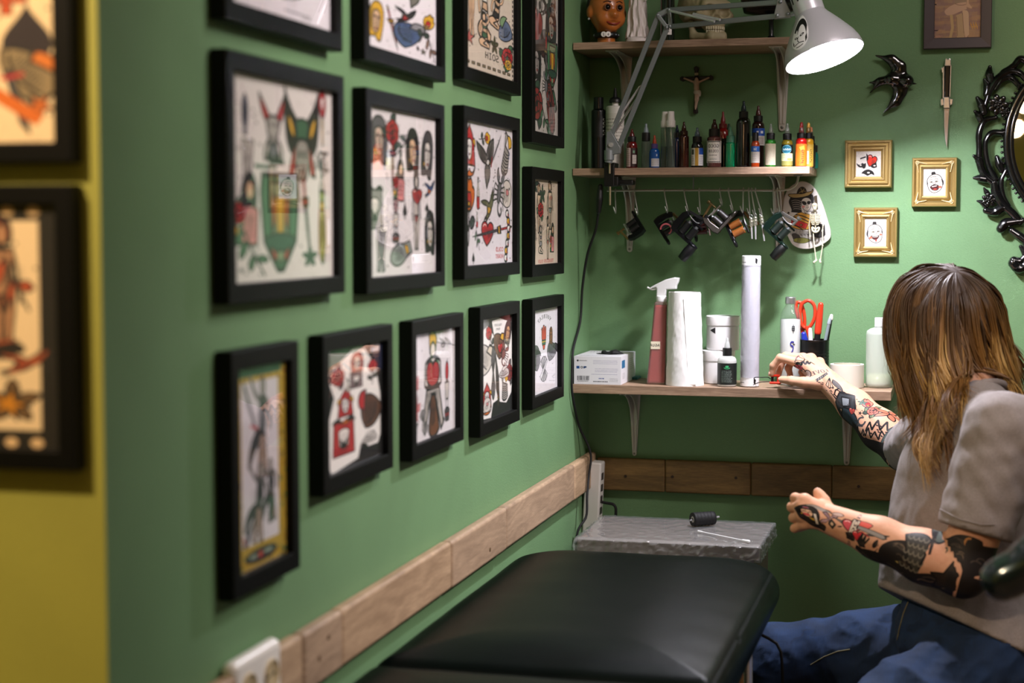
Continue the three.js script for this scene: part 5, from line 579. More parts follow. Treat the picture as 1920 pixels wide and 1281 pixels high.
{
  const clearTip = clearP('#d9dedd'), W_ = '#e6e2dc';
  const txt = (bg, fg = '#333') => labelTex(200, 200, (c, w, h) => { c.fillStyle = bg; c.fillRect(0, 0, w, h); lines(c, 30, 24, 140, 11, 15, fg, 4); });
  bottle('tall black bottle with vertical white print at the left end of the middle shelf', { name: 'tall_bottle', u: 1122, z: 0.11, w: 26, v0: 176, v1: 177, v2: 199, cr: 0.72, sh: 0.006, body: PHY('#08080a', { roughness: 0.3 }), cap: PHY('#0d0d0f', { roughness: 0.2 }), label: [labelTex(128, 256, (c, w, h) => { c.fillStyle = '#0a0a0c'; c.fillRect(0, 0, w, h); c.save(); c.translate(92, 128); c.rotate(PI / 2); c.scale(1, -1); c.fillStyle = '#e4e4e4'; for (let i = 0; i < 9; i++) { if (i === 5) continue; c.fillRect(-104 + i * 24, -12 + (i % 3) * 3, 6, 22); c.fillRect(-104 + i * 24, -12 + (i % 2) * 18, 17, 6); } c.restore(); }), 214, 252, 2.2, 0.6] });
  bottle('white bottle with black pointed nozzle standing behind the lamp arm', { name: 'squeeze_bottle', u: 1153, z: 0.115, w: 33, v0: 160, v1: 186, v2: 193, cr: 0.36, sh: 0.004, body: PHY('#cfcdc6', { roughness: 0.4 }), cap: MAT('#e6e4de'), label: [txt('#c6c3ba', '#77746c'), 208, 292, 3.6, 0] }).children.forEach(() => 0);
  { const o = scene.children[scene.children.length - 1], r = o.userData.r, k = atZ(1153, 186, 0.115).y - atZ(1153, 312, 0.115).y, h = atZ(1153, 160, 0.115).y - atZ(1153, 312, 0.115).y; part('nozzle', lathe([[r * 0.66, k - 0.002], [r * 0.68, k + 0.004], [r * 0.55, k + 0.009], [r * 0.25, k + 0.012], [r * 0.12, h], [0, h + 0.0005]], 24), M.cap, o); }
  bottle('dark red ink bottle with pale labels behind the lamp clamp', { u: 1184.5, w: 21, v0: 238, v1: 252, v2: 262, body: liquid('#5a0d12'), tip: clearP('#8a1a1c'), label: [labelTex(200, 140, (c, w, h) => { c.fillStyle = '#2a0a0c'; c.fillRect(0, 0, w, h); c.fillStyle = '#c8b3ae'; c.fillRect(40, 0, 58, h); c.fillStyle = '#d9d2cc'; c.fillRect(118, 52, 50, 66); lines(c, 46, 10, 46, 9, 14, '#5a3a38', 4); lines(c, 122, 60, 42, 4, 14, '#444'); c.fillStyle = '#6d9a7a'; c.fillRect(122, 18, 24, 20); }), 274, 309, 3.2, 0] });
  bottle('small clear glass bottle with black collar and grey dropper cap', { u: 1211, w: 17, v0: 228, v1: 245, v2: 261, cr: 0.92, sh: 0.004, body: clearP('#c4d0c8', { transmission: 0.9, roughness: 0.05 }), tip: MAT('#7d8a90', { roughness: 0.4 }) });
  bottle('small blue ink bottle with orange nozzle and purple collar', { u: 1227, w: 19, v0: 250, v1: 266, v2: 275, cr: 0.66, sh: 0.009, body: liquid('#1456a8'), cap: PHY('#5a4a86', { roughness: 0.3 }), tip: PHY('#b8431f'), label: [labelTex(200, 140, (c, w, h) => { c.fillStyle = '#1a5cb0'; c.fillRect(0, 0, w, h); c.fillStyle = '#d9dade'; c.fillRect(70, 62, 110, 78); lines(c, 78, 74, 92, 4, 15, '#556'); c.fillStyle = '#cfe0f4'; c.fillRect(132, 18, 14, 22); }), 282, 309, 3.2, 0] });
  for (const [u, z, lab] of [[1247, 0.15, 'clear spray bottle with tall white cap, left one of the pair'], [1257.5, 0.165, 'clear spray bottle with tall white cap, right one of the pair']]) {
    const t = bottle(lab, { name: 'spray_vial', u, z, w: 17, v0: 206, v1: 234, v2: 236, cr: 0.98, sh: 0.003, body: clearP('#cfd8d4', { transmission: 0.93, roughness: 0.05 }), cap: PHY('#ece9e6', { roughness: 0.35 }), group: 'white-capped spray bottles on the middle shelf' });
    const r = t.userData.r, b = atZ(u, 312, z).y, h = atZ(u, 234, z).y - b, top = atZ(u, 206, z).y - b;
    part('spray_cap', lathe([[r, h], [r, h + 0.013], [r * 0.82, h + 0.0145], [r * 0.74, top - 0.001], [r * 0.68, top], [0, top]], 24), PHY('#eeebe8', { roughness: 0.35 }), t);
    part('dip_tube', rod(V(0, h, 0), V(r * 0.55, 0.004, 0), 0.0012, 6), MAT('#d8d8d8'), t);
    part('liquid', lathe([[0, 0.001], [r * 0.9, 0.0012], [r * 0.9, 0.05], [0, 0.05]], 20), clearP('#b9c9c4', { transmission: 0.9 }), t);
  }
  bottle('dark blue bottle half hidden behind the clear spray bottles', { u: 1269, z: 0.07, w: 17, v0: 226, v1: 240, v2: 250, body: liquid('#15235c'), tip: clearP('#2a3a7a'), vb: 309 });
  bottle('amber brown bottle with matching brown cap and nozzle', { u: 1282, w: 19, v0: 225, v1: 242, v2: 250, cr: 0.8, sh: 0.006, body: liquid('#34100a', { roughness: 0.08 }), cap: liquid('#2a0d08'), tip: clearP('#6a3418') });
  bottle('black ink bottle with white, gold and blue striped label', { u: 1307, w: 22, v0: 236, v1: 253, v2: 264, sh: 0.013, body: liquid('#0b0b0d'), tip: clearP('#8fa2b4'), label: [labelTex(220, 140, (c, w, h) => { c.fillStyle = '#d9d6cc'; c.fillRect(0, 0, w, h); c.fillStyle = '#b08a2e'; c.fillRect(96, 0, 38, h); c.fillStyle = '#1d4fae'; c.fillRect(140, 0, 80, 52); c.fillStyle = '#dfe2e6'; c.fillRect(140, 52, 80, 88); c.fillStyle = '#3d4a3a'; c.fillRect(48, 12, 34, 40); lines(c, 48, 66, 40, 5, 14, '#777'); lines(c, 146, 66, 60, 5, 14, '#99a'); }), 275, 308, 3.3, 0] });
  bottle('mauve brown ink bottle with large framed lettering label', { u: 1339, w: 27, v0: 221, v1: 239, v2: 253, sh: 0.005, body: liquid('#5a3030'), cap: PHY('#1c1210', { roughness: 0.4 }), tip: clearP('#6a2a22'), label: [labelTex(300, 260, (c, w, h) => { c.fillStyle = '#ece8e2'; c.fillRect(0, 0, w, h); c.strokeStyle = '#161412'; c.lineWidth = 9; c.strokeRect(34, 10, w - 68, h - 20); mirrorText(c, 'GOOD', 150, 62, 58, '#161412'); mirrorText(c, 'COLOR', 150, 122, 46, '#161412'); lines(c, 80, 166, 140, 1, 10, '#333', 8); lines(c, 90, 208, 120, 2, 12, '#444', 5); }), 262, 303, 2.7, 0] });
  bottle('ruby red bottle with clear red nozzle standing in the back row', { u: 1355, z: 0.06, w: 26, v0: 201, v1: 224, v2: 233, cr: 0.6, sh: 0.018, body: liquid('#7a0c10', { clearcoat: 1 }), cap: clearP('#a83a3a'), tip: clearP('#b83434'), vb: 309 });
  bottle('midnight blue bottle wedged between the lettered and the green bottle', { u: 1357, z: 0.115, w: 14, v0: 252, v1: 256, v2: 262, body: liquid('#0a0f22') });
  bottle('dark green bottle behind the bright green one', { u: 1366, z: 0.06, w: 20, v0: 224, v1: 240, v2: 250, body: liquid('#0a2a1c'), cap: PHY('#0a1a14'), tip: PHY('#0c3a26'), vb: 309 });
  bottle('bright green ink bottle with clear green collar', { u: 1369.5, w: 18, v0: 235, v1: 252, v2: 265, cr: 0.9, sh: 0.004, body: liquid('#0f8a58'), cap: clearP('#5fa68a', { transmission: 0.4 }), tip: clearP('#7fc0a4', { transmission: 0.4 }) });
  bottle('tall glossy black ink bottle, tallest of the row', { u: 1393.5, w: 28, v0: 187, v1: 207, v2: 219, cr: 0.62, sh: 0.016, body: liquid('#08090b', { clearcoat: 1 }), tip: clearP('#22323a', { transmission: 0.3 }) });
  bottle('tall dark red bottle with blue and white label in the back row', { u: 1421, z: 0.07, w: 24, v0: 191, v1: 210, v2: 221, cr: 0.72, sh: 0.012, body: liquid('#230a0d'), tip: clearP('#5a2a2a', { transmission: 0.4 }), vb: 309, label: [labelTex(220, 180, (c, w, h) => { c.fillStyle = '#1d4fae'; c.fillRect(0, 0, w, 80); c.fillStyle = '#cfcdc8'; c.fillRect(0, 80, w, 100); c.fillStyle = '#dfe6f2'; c.fillRect(80, 28, 22, 26); c.fillRect(124, 28, 30, 26); lines(c, 76, 96, 90, 5, 15, '#6a3a3a', 5); }), 234, 266, 3.2, 0.3] });
  bottle('small orange ink bottle with blue and white label', { u: 1416, z: 0.165, w: 16, v0: 244, v1: 247, v2: 263, cr: 0.7, body: liquid('#a8380c'), label: [labelTex(180, 140, (c, w, h) => { c.fillStyle = '#1d5cb4'; c.fillRect(0, 0, w, 46); c.fillStyle = '#d6d4d0'; c.fillRect(0, 46, w, 94); mirrorText(c, 'SM', 92, 24, 30, '#dfe6f2', 'bold', 0, 'sans-serif'); lines(c, 60, 66, 60, 2, 16, '#99a'); lines(c, 60, 104, 60, 2, 12, '#a98'); }), 273, 304, 3.2, 0] });
  bottle('green ink bottle with plain cream label', { u: 1444.5, w: 20, v0: 230, v1: 248, v2: 260, sh: 0.006, body: liquid('#1c7a1c'), tip: clearTip, label: [labelTex(200, 200, (c, w, h) => { c.fillStyle = '#d6d2bc'; c.fillRect(0, 0, w, h); c.save(); c.translate(100, 100); c.rotate(PI / 2); lines(c, -88, -56, 176, 8, 14, '#9a9680', 3); c.restore(); }), 268, 308, 2.9, -0.1] });
  bottle('olive ink bottle with teal oval label', { u: 1475.5, w: 21, v0: 230, v1: 249, v2: 261, sh: 0.008, body: liquid('#8a7a1c'), tip: clearTip, label: [labelTex(220, 200, (c, w, h) => { c.fillStyle = '#10140f'; c.fillRect(0, 0, w, 84); c.fillStyle = '#d8e0b0'; c.fillRect(0, 84, w, 72); c.fillStyle = '#8a8a4a'; c.fillRect(0, 156, w, 44); c.fillStyle = '#0f6a86'; c.beginPath(); c.ellipse(110, 46, 62, 38, 0, 0, 7); c.fill(); c.strokeStyle = '#7fd0dc'; c.lineWidth = 5; c.stroke(); c.strokeStyle = '#d8eef2'; c.lineWidth = 5; c.beginPath(); c.moveTo(64, 50); for (let i = 0; i < 11; i++) c.quadraticCurveTo(68 + i * 9, 26 + (i % 3) * 8, 72 + i * 9, 54 - (i % 2) * 8); c.stroke(); lines(c, 52, 94, 116, 4, 15, '#5a6a3a', 4); c.fillStyle = '#c8d84a'; c.fillRect(120, 132, 60, 20); }), 270, 309, 3.2, 0] });
  bottle('red topped ink bottle with bright orange label at the right end of the shelf', { u: 1502, w: 21, v0: 228, v1: 248, v2: 258, sh: 0.008, body: liquid('#b01414'), tip: clearP('#c87a74'), tipCap: clearP('#b03028', { transmission: 0.3 }), label: [labelTex(220, 200, (c, w, h) => { c.fillStyle = '#e8701a'; c.fillRect(0, 0, w, h); c.fillStyle = '#e0b83a'; c.beginPath(); c.moveTo(90, 30); c.lineTo(150, 16); c.lineTo(158, 56); c.lineTo(130, 44); c.lineTo(112, 60); c.fill(); c.fillStyle = '#161412'; c.save(); c.translate(132, 120); c.rotate(PI / 2); c.scale(1, -1); for (let i = 0; i < 7; i++) { c.fillRect(-62 + i * 18, -13 + (i % 3) * 4, 5, 22); c.fillRect(-62 + i * 18, -13 + (i % 2) * 18, 13, 5); } c.restore(); lines(c, 70, 160, 80, 3, 12, '#7a2a0a', 3); }), 269, 310, 3.4, 0] });
  bottle('yellow ink bottle with gold label behind the orange one', { u: 1515, z: 0.115, w: 20, v0: 228, v1: 247, v2: 258, sh: 0.008, body: liquid('#d09a1c'), tip: clearP('#d8b060'), tipCap: PHY('#d8a03a'), label: [labelTex(220, 200, (c, w, h) => { c.fillStyle = '#b8963a'; c.fillRect(0, 0, w, h); c.fillStyle = '#e8dcb8'; c.fillRect(84, 60, 40, 120); c.fillStyle = '#161412'; c.save(); c.translate(150, 110); c.rotate(PI / 2); c.scale(1, -1); for (let i = 0; i < 7; i++) { c.fillRect(-62 + i * 18, -11 + (i % 3) * 4, 5, 20); c.fillRect(-62 + i * 18, -11 + (i % 2) * 16, 12, 5); } c.restore(); }), 269, 310, 3.4, 0] });
  bottle('dark ink bottle with peach nozzle tip, rearmost at the right end of the shelf', { u: 1520, z: 0.07, w: 18, v0: 232, v1: 249, v2: 260, sh: 0.008, body: liquid('#14110f'), tip: clearP('#c8a090'), tipCap: PHY('#c87a50'), vb: 309 });
  bottle('teal bottle without nozzle, last on the right end of the shelf', { u: 1526, z: 0.032, w: 17, v0: 262, v1: 263, v2: 276, sh: 0.012, body: liquid('#0f7a68'), vb: 307 });
}
// ---------------------------------------------------------------- things on the lowest shelf
const pxm = (u, v, z) => atZ(u + 1, v, z).x - atZ(u, v, z).x;
const onShelf = (u, v) => atY(u, v, yTop1);
M.whitePlastic = PHY('#e4e3e2', { roughness: 0.35 });
{ // glove box: shorter printed end faces the room
  const z1 = SD - 0.002, a = atZ(1073, 720, z1), b = atZ(1164, 720, z1), top = (atZ(1074, 668, z1).y + atZ(1164, 670, z1).y) / 2, h = top - yTop1, w = b.x - Math.max(a.x, 0.006), d = z1 - Math.max(0.012, atY(1184, 652, top).z), cx = (b.x + Math.max(a.x, 0.006)) / 2;
  const t = thing('glove_box', 'white printed cardboard glove box with black glove showing in its opening', 'box', V(cx, yTop1 + 0.0005, z1 - d / 2));
  const front = ctex(512, 320, (c, W, H) => { c.fillStyle = '#e2e0e6'; c.fillRect(0, 0, W, H); c.fillStyle = '#2a2a30'; c.beginPath(); c.arc(40, 50, 11, 0, 7); c.fill(); lines(c, 58, 46, 90, 1, 9, '#555', 8); c.fillStyle = '#1c4a8a'; c.fillRect(26, 112, 34, 30); c.fillStyle = '#3a3a44'; c.beginPath(); c.arc(84, 127, 14, 0, 7); c.fill(); c.fillStyle = '#e2e0e6'; c.beginPath(); c.arc(84, 127, 7, 0, 7); c.fill(); c.fillStyle = '#1c3a6a'; c.beginPath(); c.moveTo(104, 114); c.lineTo(134, 114); c.lineTo(138, 128); c.lineTo(104, 142); c.fill(); lines(c, 210, 46, 270, 3, 17, '#8a86a8', 4); lines(c, 230, 138, 250, 3, 17, '#8a86a8', 4); lines(c, 190, 202, 290, 1, 17, '#7a76a0', 4); for (let i = 0; i < 26; i++) { c.fillStyle = '#26262c'; c.fillRect(34 + i * 5.2, 224, 1 + 3 * rnd(), 52); } lines(c, 36, 282, 130, 1, 9, '#333', 7); lines(c, 270, 246, 60, 1, 9, '#1c3a8a', 12); lines(c, 210, 282, 160, 1, 9, '#26262e', 11); lines(c, 390, 250, 96, 3, 16, '#777', 4); });
  const side = ctex(512, 320, (c, W, H) => { c.fillStyle = '#dcdadf'; c.fillRect(0, 0, W, H); c.fillStyle = '#2a6a9a'; c.fillRect(30, 50, 110, 90); lines(c, 60, 200, 90, 5, 14, '#666', 4); lines(c, 300, 60, 150, 6, 24, '#999', 5); });
  const topT = ctex(512, 512, (c, W, H) => { c.fillStyle = '#dfdde2'; c.fillRect(0, 0, W, H); lines(c, 30, 400, 300, 4, 20, '#444', 9); for (let i = 0; i < 6; i++) { c.fillStyle = '#2a2a2e'; c.fillRect(40 + i * 34, 84, 8, 48); c.fillRect(40 + i * 34, 84 + (i % 3) * 20, 24, 8); } lines(c, 330, 340, 150, 4, 24, '#888', 7); });
  const g = new THREE.BoxGeometry(w, h, d), mk = (m) => new THREE.MeshStandardMaterial({ map: m, roughness: 0.55 }), pl = MAT('#dcdadf'), m = new THREE.Mesh(g, [mk(side), pl, mk(topT), pl, mk(front), pl]);
  m.name = 'carton'; m.position.set(0, h / 2, 0); shadows(m); t.add(m);
  const s = new THREE.Shape(); s.absellipse(0, 0, w * 0.3, d * 0.17, 0, 2 * PI); const op = extrude(s, 0.002, 0.0004, 24, 1); op.rotateX(-PI / 2); part('opening', op, MAT('#0b0b0c', { roughness: 0.8 }), t, [0.012, h - 0.0012, 0]);
  part('glove', nets((x, y, z) => Math.hypot(x / 0.026, (y - 0.002 * Math.sin(x * 200)) / 0.007, z / 0.014) - 1 + 0.25 * noise(x * 90, y * 90, z * 90), [-0.036, -0.01, -0.022], [0.036, 0.012, 0.022], 0.0016), MAT('#0a0a0b', { roughness: 0.75 }), t, [0.018, h + 0.0015, 0.004]);
}
{ // teal packet behind the box
  const q = onShelf(1198, 702), g = rbox(0.05, 0.006, 0.05, 0.002); solo('teal_packet', g, MAT('#1f6a72'), 'flat teal packet lying beside the glove box', 'packet', undefined, V(q.x, yTop1 + 0.0035, Math.max(q.z, 0.03)));
}
{ // spray bottle, square tapered, red liquid
  const z = 0.145, q = atZ(1232, 716, z), k = pxm(1232, 640, z), H = atZ(1240, 566, z).y - yTop1, hb = 35 * k / 2, ht = 24 * k / 2, lean = (1240 - 1232.5) * k;
  const t = thing('spray_bottle', 'tall tapered spray bottle of red liquid with white trigger head', 'bottle', V(q.x, yTop1 + 0.0005, z));
  const frus = (y0, y1, s) => nets((x, y, zz) => { const f = Math.max(0, Math.min(1, y / H)), r = (hb + (ht - hb) * f) * s, X = Math.abs(x - lean * f) - r + 0.006, Z = Math.abs(zz) - r + 0.006; const d = Math.min(Math.max(X, Z), 0) + Math.hypot(Math.max(X, 0), Math.max(Z, 0)) - 0.006; return smax(d, Math.max(y0 - y, y - y1), 0.006); }, [-0.032, -0.004, -0.032], [0.04, H + 0.004, 0.032], 0.0022);
  part('body', frus(0, H, 1), clearP('#e8c9c4', { transmission: 0.85, roughness: 0.2 }), t);
  part('liquid', frus(0.003, H * 0.96, 0.93), PHY('#b2423c', { roughness: 0.3 }), t);
  part('collar', lathe([[ht * 0.8, 0], [ht * 0.86, 0.002], [ht * 0.86, 0.012], [ht * 0.7, 0.014], [0, 0.014]], 24), M.whitePlastic, t, [lean, H, 0]);
  const head = new THREE.Shape(); [[-0.012, 0.012], [0.010, 0.012], [0.012, 0.028], [0.035, 0.03], [0.036, 0.038], [0.04, 0.046], [0.042, 0.056], [0.03, 0.057], [0.01, 0.052], [-0.014, 0.04], [-0.03, 0.031], [-0.03, 0.029], [-0.013, 0.033], [-0.011, 0.03]].forEach((p, i) => (i ? head.lineTo(...p) : head.moveTo(...p)));
  const hg = extrude(head, 0.018, 0.003, 8, 3); hg.translate(0, 0, -0.009); part('trigger_head', hg, PHY('#e6e6e4', { roughness: 0.3, transmission: 0.25, thickness: 0 }), t, [lean, H, 0]);
  part('trigger', tube([[-0.012, 0.03, 0], [-0.022, 0.028, 0], [-0.034, 0.033, 0]], 0.0022, 16), M.whitePlastic, t, [lean, H, 0]);
  const lg = new THREE.PlaneGeometry(0.022, 0.018); part('label', lg, new THREE.MeshStandardMaterial({ map: ctex(160, 128, (c, w, h) => { c.fillStyle = '#ded4bc'; c.fillRect(0, 0, w, h); mirrorText(c, 'AGUA', 70, 64, 62, '#1a1614', 'bold', 0, 'sans-serif'); }) }), t, [-0.001, H * 0.475, (hb + (ht - hb) * 0.47) + 0.0006], [-0.045, 0, 0]);
}
{ // roll of paper towel, wider at the foot
  const z = 0.155, q = atZ(1284, 719, z), k = pxm(1284, 640, z), H = atZ(1281, 548, z).y - yTop1, r0 = 35.5 * k, r1 = 29.5 * k, t = thing('paper_roll', 'white paper towel roll wrapped in a loose tapering sheet', 'paper roll', V(q.x, yTop1 + 0.0005, z));
  const g = new THREE.CylinderGeometry(1, 1, H, 96, 60, true), p = g.attributes.position;
  for (let i = 0; i < p.count; i++) { const y = p.getY(i) + H / 2, a = Math.atan2(p.getZ(i), p.getX(i)), f = y / H, dmp = Math.min(1, 6 * f, 8 * (1 - f)); let r = r0 + (r1 - r0) * Math.pow(f, 0.8); r += dmp * (0.0011 * noise(a * 2.2 + f * 7, f * 5, 3) + 0.0006 * noise(a * 9 + f * 6, f * 24, 8) + 0.0012 * Math.max(0, noise(a * 3 - f * 4, f * 3, 5))); p.setXYZ(i, r * Math.cos(a) + 0.002 * f * -1, y, r * Math.sin(a)); }
  g.computeVertexNormals(); const pm = MAT('#efeeec', { roughness: 0.95, side: THREE.DoubleSide }); part('sheet', g, pm, t);
  part('core', lathe([[0.019, H - 0.02], [0.019, H - 0.003], [r1 * 0.98, H - 0.003], [r1 * 0.99, 0.002], [0.019, 0.002]], 40), pm, t);
  part('flap', flatbar(V(r0 * 0.55, 0.004, r0 * 0.86), V(r1 * 0.3, H * 0.94, r1 * 0.98), 0.02, 0.0008, V(0.3, 0, 1)), pm, t);
}
function jar(label, u, z, y0, rpx, hLid, hBody, mark) {
  const k = pxm(u, 640, z), r = rpx * k, q = atZ(u, 680, z), b = hBody * k, l = hLid * k, t = thing('cosmetic_jar', label, 'jar', V(q.x, y0 + 0.0005, z), 'stacked white screw-top jars');
  part('body', lathe([[0, 0], [r * 0.9, 0], [r * 0.97, 0.002], [r * 0.97, b - 0.004], [r * 0.93, b - 0.001], [r * 0.93, b + 0.001], [0, b + 0.001]], 40), M.whitePlastic, t);
  const pr = [[r * 0.93, b]]; pr.push([r, b + 0.0012], [r, b + l - 0.002], [r * 0.97, b + l], [0, b + l]); part('lid', lathe(pr, 40), PHY('#ebeae8', { roughness: 0.3 }), t);
  if (mark) { const c = new THREE.CylinderGeometry(r * 0.973, r * 0.973, 0.016, 10, 1, true, mark - 0.22, 0.44); part('mark', c, new THREE.MeshStandardMaterial({ roughness: 0.5, alphaTest: 0.5, map: ctex(64, 64, (x) => { x.clearRect(0, 0, 64, 64); x.fillStyle = '#0d0d0d'; x.beginPath(); x.moveTo(2, 30); x.lineTo(62, 2); x.lineTo(62, 62); x.fill(); }) }), t, [0, b - 0.011, 0]); }
  return t.position.y + b + l;
}
const jy = jar('white screw-top jar, the lower one of the stack', 1347, 0.085, yTop1, 31, 20, 42);
jar('white screw-top jar with a black triangle, on top of the other jar', 1355, 0.085, jy, 31.5, 18, 46, -0.55);
bottle('small bottle with black green-crested label and clear nozzle', { name: 'ink_bottle', y: yTop1, u: 1363, z: 0.165, w: 36, vb: 718, v0: 627, v1: 646, v2: 661, cr: 0.48, sh: 0.014, body: PHY('#d6d8d4', { roughness: 0.2, transmission: 0.3, thickness: 0 }), tip: clearP('#e2e6e4', { transmission: 0.5 }), group: 'bottles on the lowest shelf', label: [labelTex(300, 300, (c, w, h) => { c.fillStyle = '#0d1512'; c.fillRect(0, 0, w, h); c.strokeStyle = '#3aa86a'; c.lineWidth = 8; c.beginPath(); c.arc(160, 50, 28, 0.4, 2.8); c.stroke(); c.fillStyle = '#3aa86a'; c.fillRect(146, 34, 28, 30); lines(c, 110, 106, 100, 10, 17, '#8a9a92', 5); }), 674, 714, 3.5, 0] });
{ // tall tube roll in plastic
  const z = 0.16, q = atZ(1405.5, 720, z), q1 = atZ(1409, 480, z), k = pxm(1405, 600, z), r = 17.3 * k, H = q1.y - yTop1, t = thing('plastic_roll', 'tall white roll in clear plastic standing upright on the lowest shelf', 'roll', V(q.x, yTop1 + 0.0008, z));
  t.rotation.z = -Math.atan2(q1.x - q.x, H);
  part('roll', lathe([[0, 0.0005], [r * 0.96, 0.0005], [r * 0.98, 0.002], [r * 0.98, H - 0.002], [r * 0.94, H], [r * 0.5, H], [r * 0.48, H - 0.01], [0, H - 0.01]], 40), new THREE.MeshStandardMaterial({ map: softTone('#dcdce0', 0.03, 6), roughness: 0.6 }), t);
  const g = new THREE.CylinderGeometry(r, r, H * 0.86, 48, 90, true), p = g.attributes.position; for (let i = 0; i < p.count; i++) { const a = Math.atan2(p.getZ(i), p.getX(i)), y = p.getY(i), rr2 = r + 0.0005 + 0.0014 * Math.max(0, noise(a * 2.4, y * 40, 1.5)) + 0.0008 * Math.abs(noise(a * 5, y * 120, 4)); p.setXYZ(i, rr2 * Math.cos(a), y, rr2 * Math.sin(a)); } g.computeVertexNormals();
  part('wrapper', g, PHY('#e6e6ec', { transmission: 0.7, thickness: 0, roughness: 0.12, side: THREE.DoubleSide }), t, [0, H * 0.5, 0]);
  for (const [y, h2] of [[H - 0.012, 0.022], [0.013, 0.022]]) part('end_band', new THREE.CylinderGeometry(r + 0.0006, r + 0.0006, h2, 40, 1, true), new THREE.MeshStandardMaterial({ roughness: 0.5, map: ctex(256, 64, (c, w, h) => { c.fillStyle = '#e9e9ea'; c.fillRect(0, 0, w, h); c.fillStyle = '#141416'; c.beginPath(); c.moveTo(22, 10); c.lineTo(34, 22); c.lineTo(30, 54); c.lineTo(22, 44); c.fill(); c.fillRect(206, 40, 30, 3); }) }), t, [0, y, 0]);
}
{ // glass bottle filled with white milk
  const z = 0.1, u = 1481, k = pxm(u, 620, z), r = 19.5 * k, S = (v) => atZ(u, v, z).y - yTop1, q = atZ(u, 700, z), t = thing('milk_bottle', 'round glass bottle filled with white liquid under a silver screw cap', 'bottle', V(q.x, yTop1 + 0.0005, z), 'bottles on the lowest shelf');
  part('glass', lathe([[0, 0], [r * 0.94, 0], [r, 0.003], [r, S(600)], [r * 0.93, S(590)], [r * 0.72, S(580)], [r * 0.47, S(573)], [r * 0.45, S(569)], [0, S(569)]], 40), clearP('#eef2f0', { transmission: 0.95, roughness: 0.03 }), t);
  part('liquid', lathe([[0, 0.002], [r * 0.95, 0.003], [r * 0.955, S(599)], [0, S(599)]], 36), PHY('#f0efee', { roughness: 0.4 }), t);
  const cp = [[0, 0]]; part('screw_cap', lathe([[r * 0.5, S(570)], [r * 0.52, S(569)], [r * 0.52, S(559)], [r * 0.48, S(557)], [0, S(557)]], 32), MAT('#c9c9c9', { metalness: 0.9, roughness: 0.3 }), t);
  wrapLabel(t, null, r, S(668), S(604), 2.2, 0.35, 'print').material = new THREE.MeshStandardMaterial({ roughness: 0.4, alphaTest: 0.4, map: ctex(256, 256, (c, w, h) => { c.clearRect(0, 0, w, h); c.strokeStyle = '#1c1c24'; c.lineWidth = 6; c.strokeRect(118, 30, 26, 30); c.beginPath(); c.moveTo(131, 14); c.lineTo(131, 82); c.moveTo(112, 46); c.lineTo(150, 46); c.stroke(); c.strokeStyle = '#2a2f8a'; c.lineWidth = 12; c.beginPath(); c.moveTo(140, 150); c.bezierCurveTo(90, 130, 96, 180, 122, 176); c.bezierCurveTo(150, 190, 110, 230, 100, 246); c.stroke(); c.fillStyle = '#1c1c24'; for (let i = 0; i < 9; i++) { c.beginPath(); c.arc(20 + i * 14, 232 + (i % 3) * 8, 7, 0, 7); c.fill(); } c.fillRect(128, 160, 24, 8); }) });
}
